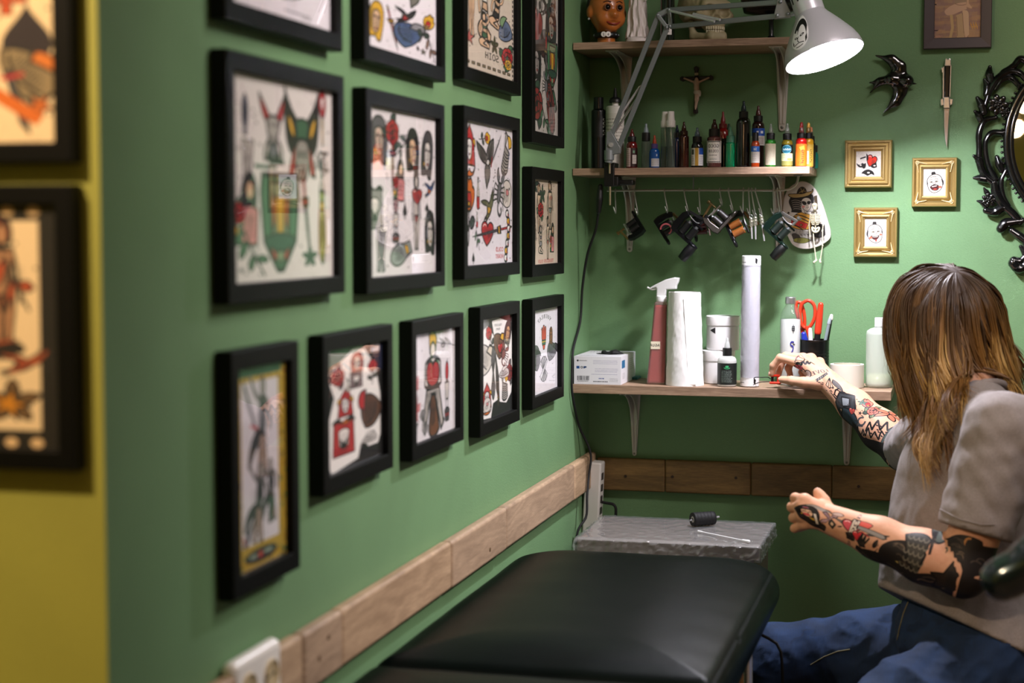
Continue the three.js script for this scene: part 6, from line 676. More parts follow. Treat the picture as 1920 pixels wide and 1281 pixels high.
{ // pen cup with scissors and pens
  const z = 0.085, u = 1527, k = pxm(u, 650, z), r = 28 * k, S = (v) => atZ(u, v, z).y - yTop1, q = atZ(u, 690, z), H = S(637), t = thing('pen_cup', 'black ribbed tin cup holding scissors and pens', 'cup', V(q.x, yTop1 + 0.0005, z));
  const pr = [[0, 0.001], [r * 0.95, 0], [r * 0.98, 0.002]]; for (let i = 0; i <= 40; i++) { const y = 0.004 + (H - 0.007) * i / 40, m = y > H * 0.28 && y < H * 0.78; pr.push([r * (0.97 + (m ? 0.016 * Math.cos(i * 2.2) : 0)), y]); } pr.push([r, H - 0.001], [r, H], [r * 0.95, H], [r * 0.95, 0.003], [0, 0.003]);
  part('tin', lathe(pr, 48), PHY('#0c0e0e', { roughness: 0.28, metalness: 0.3 }), t);
  const at = (uu, vv, zz) => atZ(uu, vv, zz);
  // scissors
  const sc = thing('scissors', 'orange-red handled scissors standing in the black cup', 'scissors', V(q.x, yTop1, z)), rel = (p) => p.sub(sc.position), red = PHY('#c9391f', { roughness: 0.35 });
  const loop = (pts) => tube(pts.map(([a, b]) => rel(at(a, b, z - 0.004))), 0.0042, 60, 8, true);
  part('handle', merge([loop([[1505, 612], [1500, 590], [1504, 570], [1516, 564], [1526, 572], [1528, 592], [1522, 608], [1514, 616]]), rod(rel(at(1512, 612, z - 0.004)), rel(at(1520, 640, z)), 0.005, 10, 0.004)]), red, sc);
  part('handle', merge([loop([[1497, 600], [1492, 582], [1494, 568], [1500, 568], [1505, 580], [1508, 600], [1506, 618], [1500, 620]]).translate(0, 0, -0.009), rod(rel(at(1503, 616, z - 0.012)), rel(at(1512, 645, z - 0.004)), 0.005, 10, 0.004)]), red, sc);
  part('blades', merge([flatbar(rel(at(1518, 636, z)), rel(at(1526, 683, z + 0.004)), 0.009, 0.0015), flatbar(rel(at(1511, 640, z - 0.004)), rel(at(1520, 683, z)), 0.009, 0.0015)]), M.chrome, sc);
  const pen = (label, u0, v0, u1, v1, z0, z1, r0, c1, c2, capAt = 0.35, kind = 'pen') => { const a = at(u0, v0, z0), b = at(u1, v1, z1), p = thing(kind, label, 'pen', a.clone(), 'pens in the black cup'), d = b.clone().sub(a); part('barrel', rod(V(0, 0, 0).addScaledVector(d, capAt), d, r0, 14), c2, p); part('cap', taper([V(0, 0, 0), V(0, 0, 0).addScaledVector(d, capAt * 0.5), V(0, 0, 0).addScaledVector(d, capAt)], [r0 * 0.9, r0 * 1.12, r0 * 1.15], 8, 14), c1, p); return p; };
  pen('red felt marker with black lower barrel standing in the cup', 1539, 572, 1527, 684, z + 0.004, z, 0.0072, red, PHY('#141416', { roughness: 0.4 }), 0.46, 'felt_marker');
  pen('black pen with white tip leaning right in the cup', 1559, 592, 1543, 684, z - 0.004, z - 0.002, 0.0042, PHY('#e6e2da'), PHY('#111216', { roughness: 0.35 }), 0.07);
  pen('clear ballpoint pen beside the black pen in the cup', 1556, 598, 1538, 684, z + 0.008, z + 0.01, 0.0038, PHY('#9aa6b0'), clearP('#a9b8c0', { transmission: 0.5 }), 0.1);
  pen('blue capped pen low behind the scissors in the cup', 1507, 627, 1515, 684, z + 0.012, z + 0.008, 0.0068, PHY('#1c2f9a', { roughness: 0.35 }), PHY('#18287f'), 0.3);
  pen('white capped pen between scissors and red marker', 1519, 618, 1522, 684, z + 0.014, z + 0.014, 0.0046, PHY('#dcdcde'), PHY('#c9c9cc'), 0.3);
}
{ // roll of tape
  const z = 0.12, u = 1588, k = pxm(u, 700, z), r = 32 * k, H = atZ(u, 692, z + 0.04).y - atZ(u, 736, z + 0.04).y, q = atZ(u, 710, z), t = thing('tape_roll', 'wide cream roll of tape lying flat beside the jug', 'tape', V(q.x, yTop1 + 0.0005, z));
  part('tape', lathe([[r * 0.82, 0.0005], [r * 0.99, 0.0005], [r, 0.001], [r, H - 0.001], [r * 0.98, H], [r * 0.82, H]], 48), PHY('#dcd9cb', { roughness: 0.4 }), t);
  part('core', lathe([[r * 0.78, 0.0005], [r * 0.82, 0.0005], [r * 0.82, H - 0.0005], [r * 0.78, H - 0.0005], [r * 0.78, 0.0005]], 48), MAT('#d6cfb8', { roughness: 0.8 }), t);
}
{ // translucent jug with pale green liquid
  const z = 0.1, u = 1648, k = pxm(u, 680, z), r = 25 * k, S = (v) => atZ(u, v, z).y - yTop1, q = atZ(u, 700, z), t = thing('plastic_jug', 'translucent white plastic bottle with pale green liquid at the right shelf end', 'bottle', V(q.x, yTop1 + 0.0005, z), 'bottles on the lowest shelf');
  part('body', lathe([[0, 0], [r * 0.9, 0], [r * 0.99, 0.004], [r, 0.01], [r, S(628)], [r * 0.95, S(621)], [r * 0.7, S(617)], [r * 0.34, S(614)], [r * 0.34, S(600)], [0, S(600)]], 40), PHY('#e6ece4', { transmission: 0.55, thickness: 0, roughness: 0.35 }), t);
  part('liquid', lathe([[0, 0.002], [r * 0.9, 0.004], [r * 0.93, 0.01], [r * 0.93, S(702)], [0, S(702)]], 36), PHY('#c9d2a8', { roughness: 0.3 }), t);
  part('cap', lathe([[r * 0.38, S(613)], [r * 0.38, S(598)], [r * 0.34, S(596)], [0, S(596)]], 24), M.whitePlastic, t);
}
// ---------------------------------------------------------------- things on the topmost shelf
{
  const Z = 0.105, k = pxm(1200, 50, Z), X = (u) => atZ(u, 40, Z).x, Y = (v) => atZ(1250, v, Z).y - yTop3;
  // doll head with a studded collar, looking towards the room's right
  const d = thing('doll_head', 'shiny orange-brown doll head with a black beaded collar', 'doll head', V(X(1137), yTop3 + 0.0005, Z)); d.rotation.y = 0.62;
  const hy = Y(18), skin = PHY('#b0662a', { roughness: 0.34, clearcoat: 0.3 });
  const face = blend([ball(V(0, hy + 0.008, 0), 0.044, 0.046, 0.043), ball(V(0, hy - 0.022, 0.010), 0.036, 0.028, 0.034), ball(V(0.019, hy - 0.02, 0.026), 0.014, 0.013, 0.012), ball(V(-0.019, hy - 0.02, 0.026), 0.014, 0.013, 0.012), ball(V(0, hy - 0.012, 0.046), 0.0075, 0.0065, 0.0075), ball(V(0, hy - 0.042, 0.03), 0.012, 0.008, 0.01), bone(V(0, 0.008, 0), V(0, hy - 0.03, 0), 0.021, 0.02)], 0.012);
  const ears = blend([ball(V(0.044, hy - 0.004, 0), 0.006, 0.013, 0.01), ball(V(-0.044, hy - 0.004, 0), 0.006, 0.013, 0.01)], 0.004);
  const sock = blend([ball(V(0.0155, hy + 0.004, 0.044), 0.009, 0.008, 0.007), ball(V(-0.0155, hy + 0.004, 0.044), 0.009, 0.008, 0.007)], 0.003), mth = ball(V(0, hy - 0.031, 0.046), 0.017, 0.0045, 0.007);
  part('head', nets((x, y, z) => smax(smax(smin(face(x, y, z), ears(x, y, z), 0.005), -sock(x, y, z), 0.003), -mth(x, y, z), 0.003), [-0.056, 0.002, -0.05], [0.056, hy + 0.06, 0.062], 0.0026), skin, d);
  for (const s of [-1, 1]) { const e = new THREE.SphereGeometry(0.0068, 16, 12); part('eye', e, PHY('#0c0a0a', { roughness: 0.1 }), d, [s * 0.0155, hy + 0.004, 0.0395]); part('eyelid', new THREE.TorusGeometry(0.0074, 0.0012, 8, 20), MAT('#7c4520'), d, [s * 0.0155, hy + 0.0045, 0.0425]); part('brow', tube([[s * 0.007, hy + 0.016, 0.043], [s * 0.015, hy + 0.019, 0.041], [s * 0.024, hy + 0.016, 0.0365]], 0.0012, 12, 6), MAT('#3a1c10'), d); }
  part('lips', tube([[-0.017, hy - 0.028, 0.0385], [-0.008, hy - 0.0335, 0.0445], [0, hy - 0.0345, 0.046], [0.008, hy - 0.0335, 0.0445], [0.017, hy - 0.028, 0.0385]], 0.0022, 24, 8), PHY('#8a2f22', { roughness: 0.3 }), d);
  part('hair', nets((x, y, z) => smax(ball(V(0, hy + 0.012, -0.003), 0.046, 0.047, 0.046)(x, y, z) + 0.0012 * noise(x * 160, y * 60, z * 160), (hy + 0.034 + 0.006 * Math.sin(Math.atan2(x, z) * 5)) - y - (z < 0 ? 0.04 : 0), 0.003), [-0.055, hy - 0.03, -0.056], [0.055, hy + 0.066, 0.05], 0.0026), MAT('#1f120c', { roughness: 0.6 }), d);
  const cy = Y(64); const col = part('collar', lathe([[0.022, cy - 0.007], [0.0275, cy - 0.006], [0.0285, cy], [0.0275, cy + 0.006], [0.022, cy + 0.007]], 36), MAT('#0a0a0b', { roughness: 0.5 }), d);
  const beads = []; for (let i = 0; i < 14; i++) { const a = i / 14 * 2 * PI; if (Math.abs(a - 5.4) < 0.5 || Math.abs(a - 5.9) < 0.4) continue; beads.push(move(new THREE.SphereGeometry(0.0028, 10, 8), 0.029 * Math.sin(a), cy, 0.029 * Math.cos(a))); } part('studs', merge(beads), MAT('#7d8a92', { metalness: 0.8, roughness: 0.3 }), col);
  for (const [a, s] of [[-0.62, '2'], [-0.28, '6']]) { const b = part('letter_bead', new THREE.CylinderGeometry(0.0062, 0.0062, 0.004, 20).rotateX(PI / 2).rotateY(a), PHY('#efece6', { roughness: 0.3 }), col, [0.0305 * Math.sin(a), cy, 0.0305 * Math.cos(a)]); const p2 = new THREE.PlaneGeometry(0.009, 0.009).rotateY(a); p2.translate(0.03275 * Math.sin(a), cy, 0.03275 * Math.cos(a)); part('letter', p2, new THREE.MeshStandardMaterial({ map: ctex(64, 64, (c) => { c.fillStyle = '#efece6'; c.fillRect(0, 0, 64, 64); mirrorText(c, s, 32, 34, 54, '#141414', 'bold', 0, 'sans-serif'); }) }), col); }
  part('earring', new THREE.SphereGeometry(0.003, 10, 8), M.chrome, d, [-0.047, hy - 0.02, 0.004]);
  part('stand', lathe([[0, 0], [0.027, 0], [0.028, 0.003], [0.024, 0.007], [0, 0.007]], 32), PHY('#b06a2a', { roughness: 0.3 }), d);

  // white draped statuette
  const s = thing('statuette', 'white marble statuette of a draped standing woman', 'statue', V(X(1195), yTop3 + 0.0005, Z)); s.rotation.y = 0.2;
  const H = Y(-95), mb = PHY('#d8cfcb', { roughness: 0.45 });
  const prof = (y) => { const t = y / H; return t < 0.5 ? 0.026 - 0.02 * t : t < 0.72 ? 0.016 + 0.006 * Math.sin((t - 0.5) / 0.22 * PI) : 0.016; };
  const robe = (x, y, z) => { const a = Math.atan2(x, z), t = y / H, r = Math.hypot(x * (0.95), z * 1.15), fold = (0.0034 * Math.sin(a * 9 + 3 * noise(x * 20, y * 30, 2)) + 0.003 * noise(a * 3, y * 26, 4) + 0.0018 * Math.sin(a * 17 + y * 60)) * Math.max(0.25, 1 - t); return Math.max(r - prof(y) - fold, 0.016 - y, y - H * 0.78); };
  const upper = blend([bone(V(0, H * 0.72, 0), V(0, H * 0.8, 0), 0.014, 0.007), ball(V(0, H * 0.9, 0.002), 0.0095, 0.0125, 0.0105), bone(V(-0.016, H * 0.75, 0), V(-0.02, H * 0.6, 0.006), 0.006, 0.005), bone(V(-0.02, H * 0.6, 0.006), V(-0.004, H * 0.56, 0.018), 0.005, 0.004), bone(V(0.016, H * 0.75, 0), V(0.022, H * 0.6, 0.002), 0.006, 0.005), bone(V(0.022, H * 0.6, 0.002), V(0.018, H * 0.47, 0.014), 0.005, 0.004)], 0.006);
  part('figure', nets((x, y, z) => 0.8 * smin(robe(x, y, z), upper(x, y, z), 0.005), [-0.036, 0.008, -0.034], [0.036, H, 0.036], 0.0024), mb, s);
  const q = [[0, 0], [0.034, 0], [0.034, 0.003], [0.029, 0.012], [0.027, 0.018], [0, 0.018]]; part('plinth', lathe(q, 6).rotateY(0.2), mb, s);

  // dark bottle with a small white cross label behind the lamp elbow
  const b = thing('dark_bottle', 'dark green bottle with a small white label behind the lamp elbow', 'bottle', V(X(1256), yTop3 + 0.0005, 0.14)), r = 13 * k;
  part('glass', lathe([[0, 0], [r * 0.94, 0], [r, 0.003], [r, Y(2)], [r * 0.85, Y(-6)], [r * 0.4, Y(-16)], [r * 0.38, Y(-48)], [0, Y(-48)]], 32), PHY('#0a1610', { roughness: 0.12, clearcoat: 0.5 }), b);
  part('stopper', lathe([[r * 0.44, Y(-46)], [r * 0.46, Y(-62)], [0, Y(-62)]], 20), M.blackPlastic, b);
  wrapLabel(b, ctex(128, 128, (c) => { c.fillStyle = '#cfcbc4'; c.fillRect(0, 0, 128, 128); c.fillStyle = '#1a1a1a'; c.fillRect(56, 24, 12, 46); c.fillRect(40, 40, 46, 10); c.fillRect(44, 90, 42, 8); }), r, Y(70), Y(51), 1.1, 0.25);

  // human skull
  const sk = thing('skull', 'aged cream human skull turned towards the right', 'skull', V(X(1324), yTop3 + 0.001, 0.095)); sk.rotation.y = 0.62;
  const u = 0.00118, c0 = 0.083; // metres per photo pixel, height of the brain case centre
  const base = blend([ball(V(0, c0 + 0.004, -0.024), 0.056, 0.05, 0.066), ball(V(0, c0 - 0.012, 0.026), 0.043, 0.036, 0.026), ball(V(0, 0.04, 0.034), 0.026, 0.022, 0.024), bone(V(-0.042, 0.062, 0.034), V(-0.05, 0.056, -0.008), 0.0055, 0.004), bone(V(0.042, 0.062, 0.034), V(0.05, 0.056, -0.008), 0.0055, 0.004), bone(V(-0.03, 0.058, 0.046), V(-0.042, 0.06, 0.034), 0.009, 0.007), bone(V(0.03, 0.058, 0.046), V(0.042, 0.06, 0.034), 0.009, 0.007), bone(V(-0.028, 0.085, 0.046), V(0.028, 0.085, 0.046), 0.009, 0.009)], 0.012);
  const jaw = blend([bone(V(-0.04, 0.046, -0.002), V(-0.036, 0.016, 0.004), 0.008, 0.008), bone(V(0.04, 0.046, -0.002), V(0.036, 0.016, 0.004), 0.008, 0.008), bone(V(-0.036, 0.015, 0.004), V(-0.014, 0.010, 0.05), 0.009, 0.009), bone(V(0.036, 0.015, 0.004), V(0.014, 0.010, 0.05), 0.009, 0.009), bone(V(-0.014, 0.010, 0.05), V(0.014, 0.010, 0.05), 0.0095, 0.0095), bone(V(-0.016, 0.017, 0.05), V(0.016, 0.017, 0.05), 0.006, 0.006)], 0.008);
  const cut = blend([ball(V(-0.02, 0.07, 0.052), 0.0145, 0.0135, 0.02), ball(V(0.02, 0.07, 0.052), 0.0145, 0.0135, 0.02)], 0.002), nose = blend([ball(V(-0.004, 0.052, 0.056), 0.006, 0.011, 0.012), ball(V(0.004, 0.052, 0.056), 0.006, 0.011, 0.012)], 0.004), temple = blend([ball(V(-0.058, 0.066, 0.022), 0.014, 0.02, 0.02), ball(V(0.058, 0.066, 0.022), 0.014, 0.02, 0.02)], 0.004);
  const bm = new THREE.MeshStandardMaterial({ color: '#948a6a', roughness: 0.6, bumpMap: rep(speck, 4, 4), bumpScale: 0.0004 });
  part('cranium', nets((x, y, z) => smax(smax(smax(base(x, y, z) + 0.0006 * noise(x * 120, y * 120, z * 120), -cut(x, y, z), 0.004), -nose(x, y, z), 0.003), -temple(x, y, z), 0.006), [-0.062, 0.014, -0.096], [0.062, 0.142, 0.068], 0.0032), bm, sk);
  part('jaw', nets((x, y, z) => jaw(x, y, z) + 0.0005 * noise(x * 140, y * 140, z * 140), [-0.054, -0.002, -0.016], [0.054, 0.06, 0.066], 0.003), bm, sk);
  for (const [yy, row, rad] of [[0.0305, 'tooth', 0.0245], [0.0225, 'tooth', 0.0235]]) for (let i = -5; i <= 5; i++) { const a = i * 0.22; part(row, rbox(0.0047, 0.0075, 0.005, 0.0016, 2).rotateY(a), PHY('#bdb498', { roughness: 0.3 }), sk, [rad * Math.sin(a), yy, 0.0315 + rad * Math.cos(a)]); }

  // black pedestal bowl behind the lamp's upper arm
  const pb = thing('pedestal_bowl', 'black pedestal bowl half hidden behind the lamp head and arm', 'bowl', V(X(1436) + 0.012, yTop3 + 0.0005, 0.1));
  part('bowl', lathe([[0, 0], [22 * k, 0], [22 * k, 0.002], [10 * k, 0.008], [4.5 * k, 0.014], [4 * k, Y(44)], [10 * k, Y(37)], [50 * k, Y(29)], [56 * k, Y(6)], [55 * k, Y(6)], [48 * k, Y(25)], [0, Y(32)]], 48), PHY('#0b0f14', { roughness: 0.25 }), pb);
}
// ---------------------------------------------------------------- things hung on the back wall
function moulding(w, h, prof) { // prof: [inset, height] from the outer edge inwards
  const pos = [], ring = (d) => [[-w / 2 + d, -h / 2 + d], [w / 2 - d, -h / 2 + d], [w / 2 - d, h / 2 - d], [-w / 2 + d, h / 2 - d]];
  for (let i = 0; i < prof.length - 1; i++) { const a = ring(prof[i][0]), b = ring(prof[i + 1][0]), za = prof[i][1], zb = prof[i + 1][1]; for (let k = 0; k < 4; k++) { const n = (k + 1) % 4, P = [[...a[k], za], [...a[n], za], [...b[n], zb], [...b[k], zb]]; for (const j of [0, 1, 2, 0, 2, 3]) pos.push(...P[j]); } }
  const g = new THREE.BufferGeometry(); g.setAttribute('position', new THREE.Float32BufferAttribute(pos, 3)); g.computeVertexNormals(); return g;
}
M.gold = MAT('#b59c62', { metalness: 0.75, roughness: 0.36 });
M.goldPale = MAT('#dccb9c', { metalness: 0.7, roughness: 0.38 });
function wallPic(u0, v0, u1, v1, z, label, fn) {
  const a = atZ(u0, v1, z), b = atZ(u1, v0, z), w = b.x - a.x, h = b.y - a.y, t = thing('picture_frame', label, 'picture frame', V((a.x + b.x) / 2, (a.y + b.y) / 2, 0.001)); fn(t, w, h); return t;
}
const printMat = (tex) => new THREE.MeshStandardMaterial({ map: tex, roughness: 0.8 });
const FRAMES = 'small gilt frames on the back wall';
// 1: stepped frame with a beaded rim
wallPic(1583, 262, 1673, 352, 0.018, 'square stepped gilt frame with a red heart print, upper left of the three', (t, w, h) => {
  t.userData.group = FRAMES;
  part('moulding', moulding(w, h, [[0, 0], [0, 0.013], [0.002, 0.016], [0.006, 0.016], [0.007, 0.012], [0.0085, 0.012], [0.0095, 0.0165], [0.0135, 0.0165], [0.0145, 0.012], [0.016, 0.012], [0.0175, 0.0145], [0.0205, 0.0145], [0.022, 0.010], [0.024, 0.009], [0.0262, 0.006]]), M.gold, t);
  const beads = [], n = 34; for (let i = 0; i < n; i++) for (const s of [-1, 1]) { const x = -w / 2 + 0.004 + (w - 0.008) * i / (n - 1), y = -h / 2 + 0.004 + (h - 0.008) * i / (n - 1), e = () => new THREE.SphereGeometry(0.0013, 6, 5); beads.push(move(e(), x, s * (h / 2 - 0.004), 0.0163), move(e(), s * (w / 2 - 0.004), y, 0.0163)); }
  for (let i = 0; i < 26; i++) for (const s of [-1, 1]) { const q = w / 2 - 0.019, x = -q + 2 * q * i / 25, e = () => new THREE.SphereGeometry(0.0011, 6, 5); beads.push(move(e(), x, s * (h / 2 - 0.019), 0.0146), move(e(), s * q, x * h / w, 0.0146)); }
  part('beading', merge(beads), M.goldPale, t);
  part('print', new THREE.BoxGeometry(w - 0.05, h - 0.05, 0.001), printMat(ctex(256, 256, (c, W, H) => { paper(c, W, H, '#e6e1da'); c.save(); c.translate(158, 96); c.rotate(0.35); c.scale(1.25, 1.35); F.heart(c, '#d8331f'); c.restore(); ink(c, 'M10 120C30 150 60 130 66 118C80 132 96 128 100 118C110 150 90 196 66 160C40 168 14 150 10 120ZM150 150C170 120 190 128 206 112L214 160C190 170 170 176 150 150ZM60 220C80 190 120 176 150 190C176 200 190 220 188 240L160 226L120 244L90 226Z', '#1a1614', 2); ink(c, 'M44 70L100 52L102 64L46 82ZM106 24C122 40 132 60 124 92L110 96Z', '#1a1614', 1); oval(c, 50, 140, 10, 7, '#e6e1da', 0); oval(c, 190, 146, 12, 7, '#e6e1da', 0); oval(c, 130, 214, 14, 8, '#e6e1da', 0); lines(c, 20, 236, 50, 1, 5, '#333', 3); })), t, [0, 0, 0.0062]);
});
// 2 and 3: carved frames with a crying and a laughing bald baby head
const baby = (cry) => ctex(256, 320, (c, W, H) => {
  paper(c, W, H, '#e9e4dc'); c.save(); c.translate(128, 172); if (!cry) c.scale(-1, 1); c.rotate(cry ? -0.12 : 0.1);
  ink(c, 'M-78 6C-92 -70 -30 -112 28 -102C84 -92 104 -34 92 22C86 70 40 112 -10 108C-54 104 -74 70 -78 6Z', '#efdfcf', 6); ink(c, 'M84 -40C104 -30 112 0 98 30L90 4Z', '#26221f', 3); ink(c, 'M-76 -30C-86 -14 -84 6 -80 12L-72 -8Z', '#26221f', 3); ink(c, 'M-18 -104C-26 -124 -10 -142 2 -128C14 -146 30 -122 22 -104Z', '#26221f', 3);
  ink(c, 'M-54 -40C-40 -52 -26 -50 -18 -42M4 -44C20 -56 38 -52 46 -40M-40 -70C-20 -78 10 -80 30 -72', 0, 4); ink(c, 'M-50 -18C-40 -28 -26 -28 -18 -16C-28 -10 -42 -10 -50 -18ZM10 -18C20 -30 38 -28 44 -16C34 -10 20 -10 10 -18Z', '#d8cdb0', 4); oval(c, -32, -18, 5, 5, K, 0); oval(c, 26, -18, 5, 5, K, 0);
  ink(c, 'M-8 -14C-18 6 -14 14 0 14C12 14 14 4 6 -10', 0, 4);
  if (cry) { ink(c, 'M-50 40C-40 14 20 12 42 30C50 56 40 84 10 84C-22 84 -46 66 -50 40Z', '#4a1210', 5); ink(c, 'M-34 30L26 26L22 38L-30 42Z', '#efe9df', 2); ink(c, 'M-24 70C-10 56 16 56 26 70C12 82 -12 82 -24 70Z', '#b8392a', 2); oval(c, 60, 50, 17, 15, '#d8604a', 0); }
  else { ink(c, 'M-40 26C-10 40 30 36 56 20C52 56 26 74 0 70C-22 66 -36 50 -40 26Z', '#4a1210', 5); ink(c, 'M-30 32C-8 42 26 38 46 28L42 38C20 46 -6 48 -26 42Z', '#efe9df', 2); ink(c, 'M-10 66L-4 96L10 90L8 70Z', '#c8463a', 3); oval(c, 62, 44, 18, 16, '#d8604a', 0); oval(c, -58, 20, 14, 12, '#d8604a', 0); }
  c.restore();
});
function carved(t, w, h, tex) {
  t.userData.group = FRAMES;
  part('moulding', moulding(w, h, [[0, 0], [0, 0.012], [0.0015, 0.0145], [0.005, 0.0145], [0.0065, 0.012], [0.010, 0.0095], [0.0145, 0.010], [0.018, 0.014], [0.0205, 0.0145], [0.0225, 0.011], [0.0245, 0.0105], [0.026, 0.006]]), M.gold, t);
  const o = []; for (const sx of [-1, 1]) for (const sy of [-1, 1]) { // leaf scrolls that fill the corners and run along the cove
    const X = sx * (w / 2 - 0.0115), Y = sy * (h / 2 - 0.0115);
    for (let i = 0; i < 7; i++) { const a = i / 6 * PI / 2, d = 0.004 + 0.0022 * i; for (const [ax, ay] of [[1, 0.22], [0.22, 1]]) { const g = new THREE.SphereGeometry(0.0024 - i * 0.0002, 8, 6); g.scale(ax > ay ? 1.5 : 0.8, ay > ax ? 1.5 : 0.8, 0.8); o.push(move(g, X - sx * d * ax * 1.35 + sx * 0.002, Y - sy * d * ay * 1.35 + sy * 0.002, 0.0115)); } }
    const tr = new THREE.TorusGeometry(0.0036, 0.0012, 6, 14); o.push(move(tr, X, Y, 0.012), move(new THREE.SphereGeometry(0.0022, 8, 6), X, Y, 0.0125));
  }
  part('carving', merge(o), M.goldPale, t);
  part('print', new THREE.BoxGeometry(w - 0.05, h - 0.05, 0.001), printMat(tex), t, [0, 0, 0.0062]);
}
wallPic(1709, 295, 1795, 388, 0.016, 'carved gilt frame with a crying bald baby drawing, rightmost of the three', (t, w, h) => carved(t, w, h, baby(true)));
wallPic(1600, 389, 1683, 482, 0.016, 'carved gilt frame with a laughing bald baby drawing, lowest of the three', (t, w, h) => carved(t, w, h, baby(false)));
// dark frame with a sepia print at the top edge
wallPic(1731, -78, 1862, 92, 0.02, 'dark brown frame with a sepia figure print, cut by the top of the photo', (t, w, h) => {
  const bw = 0.0245; const m = PHY('#41363a', { roughness: 0.42 });
  part('moulding', moulding(w, h, [[0, 0], [0, 0.016], [0.0015, 0.018], [bw - 0.0015, 0.016], [bw, 0.015], [bw, 0.008]]), m, t);
  part('print', new THREE.BoxGeometry(w - 2 * bw + 0.002, h - 2 * bw + 0.002, 0.001), printMat(ctex(400, 560, (c, W, H) => {
    for (let i = 0; i < 900; i++) { c.fillStyle = ['#9a786c', '#a08078', '#a9846c', '#b98f6c', '#96746a', '#bd9870'][(rnd() * 6) | 0]; c.globalAlpha = 0.5; const y = rnd() * H; c.fillRect(rnd() * W - 30, y, 60 + rnd() * 60, 8 + rnd() * 30); } c.globalAlpha = 1;
    ink(c, 'M150 60C180 30 240 30 262 70C280 130 270 200 276 270L190 290C160 240 170 200 160 150Z', '#a58a72', 0); ink(c, 'M86 330C130 280 200 262 270 262L276 320C230 330 180 360 140 366C110 372 90 360 86 330Z', '#d0aa8e', 0); ink(c, 'M262 60C300 110 296 200 292 270L322 310L312 316L270 300C284 220 270 150 250 110Z', '#cfa98a', 0); ink(c, 'M240 330C280 320 296 340 294 380L300 530L270 560L238 430Z', '#d6b492', 0); ink(c, 'M184 370L236 350L262 560L196 560Z', '#c2a27c', 0); ink(c, 'M132 360L158 366L170 470L150 560L128 556L146 470Z', '#c9a878', 0); oval(c, 206, 20, 36, 46, '#5a4034', 0);
    c.strokeStyle = '#6a4a38'; c.lineWidth = 3; c.stroke(new Path2D('M176 270C200 290 240 290 270 280M240 350L256 520M190 380L200 540')); c.fillStyle = '#d8a03a'; for (let i = 0; i < 9; i++) c.fillRect(310 + i * 7, 430 + (i % 3) * 16, 5, 26); lines(c, 16, 534, 60, 2, 9, '#e6a08c', 3);
  })), t, [0, 0, 0.0085]);
  part('glass', new THREE.PlaneGeometry(w - 2 * bw, h - 2 * bw), M.glass, t, [0, 0, 0.0115]);
});
// glossy black swallow
{
  const c = atZ(1681, 149, 0.02), P = (u, v, z = 0.016) => atZ(u, v, z).sub(V(c.x, c.y, 0)), zf = V(0, 0, 1);
  const t = thing('swallow_ornament', 'glossy black ceramic swallow with spread wings hung on the back wall', 'ornament', V(c.x, c.y, 0));
  const fl = 0.42, parts = [bone(P(1700, 152), P(1672, 149), 0.0125, 0.0135, zf, 0.9), bone(P(1672, 149), P(1650, 152), 0.0125, 0.005, zf, 0.8), ball(P(1702, 152, 0.018), 0.0125, 0.0115, 0.012),
    bone(P(1688, 143), P(1686, 126), 0.0135, 0.0145, zf, fl), bone(P(1686, 126), P(1672, 112), 0.0135, 0.0105, zf, fl), bone(P(1672, 112), P(1640, 104), 0.0095, 0.0026, zf, 0.6),
    bone(P(1686, 156), P(1688, 172), 0.0135, 0.0135, zf, fl), bone(P(1688, 172), P(1680, 190), 0.0125, 0.0105, zf, fl), bone(P(1680, 190), P(1657, 211), 0.0095, 0.003, zf, 0.6),
    bone(P(1652, 152), P(1617, 157), 0.005, 0.0015, zf, 0.7), bone(P(1650, 154), P(1626, 180), 0.005, 0.002, zf, 0.7)];
  const f = blend(parts, 0.016); part('body', nets((x, y, z) => smax(f(x, y, z) + 0.0012, 0.001 - z, 0.002), [-0.1, -0.095, -0.003], [0.06, 0.075, 0.05], 0.0022), PHY('#07080a', { roughness: 0.16, clearcoat: 1, clearcoatRoughness: 0.04 }), t);
  part('beak', new THREE.ConeGeometry(0.0035, 0.012, 12).rotateZ(-PI / 2 - 0.15), PHY('#0a0a0a', { roughness: 0.2 }), t, P(1715, 157, 0.018).toArray());
}
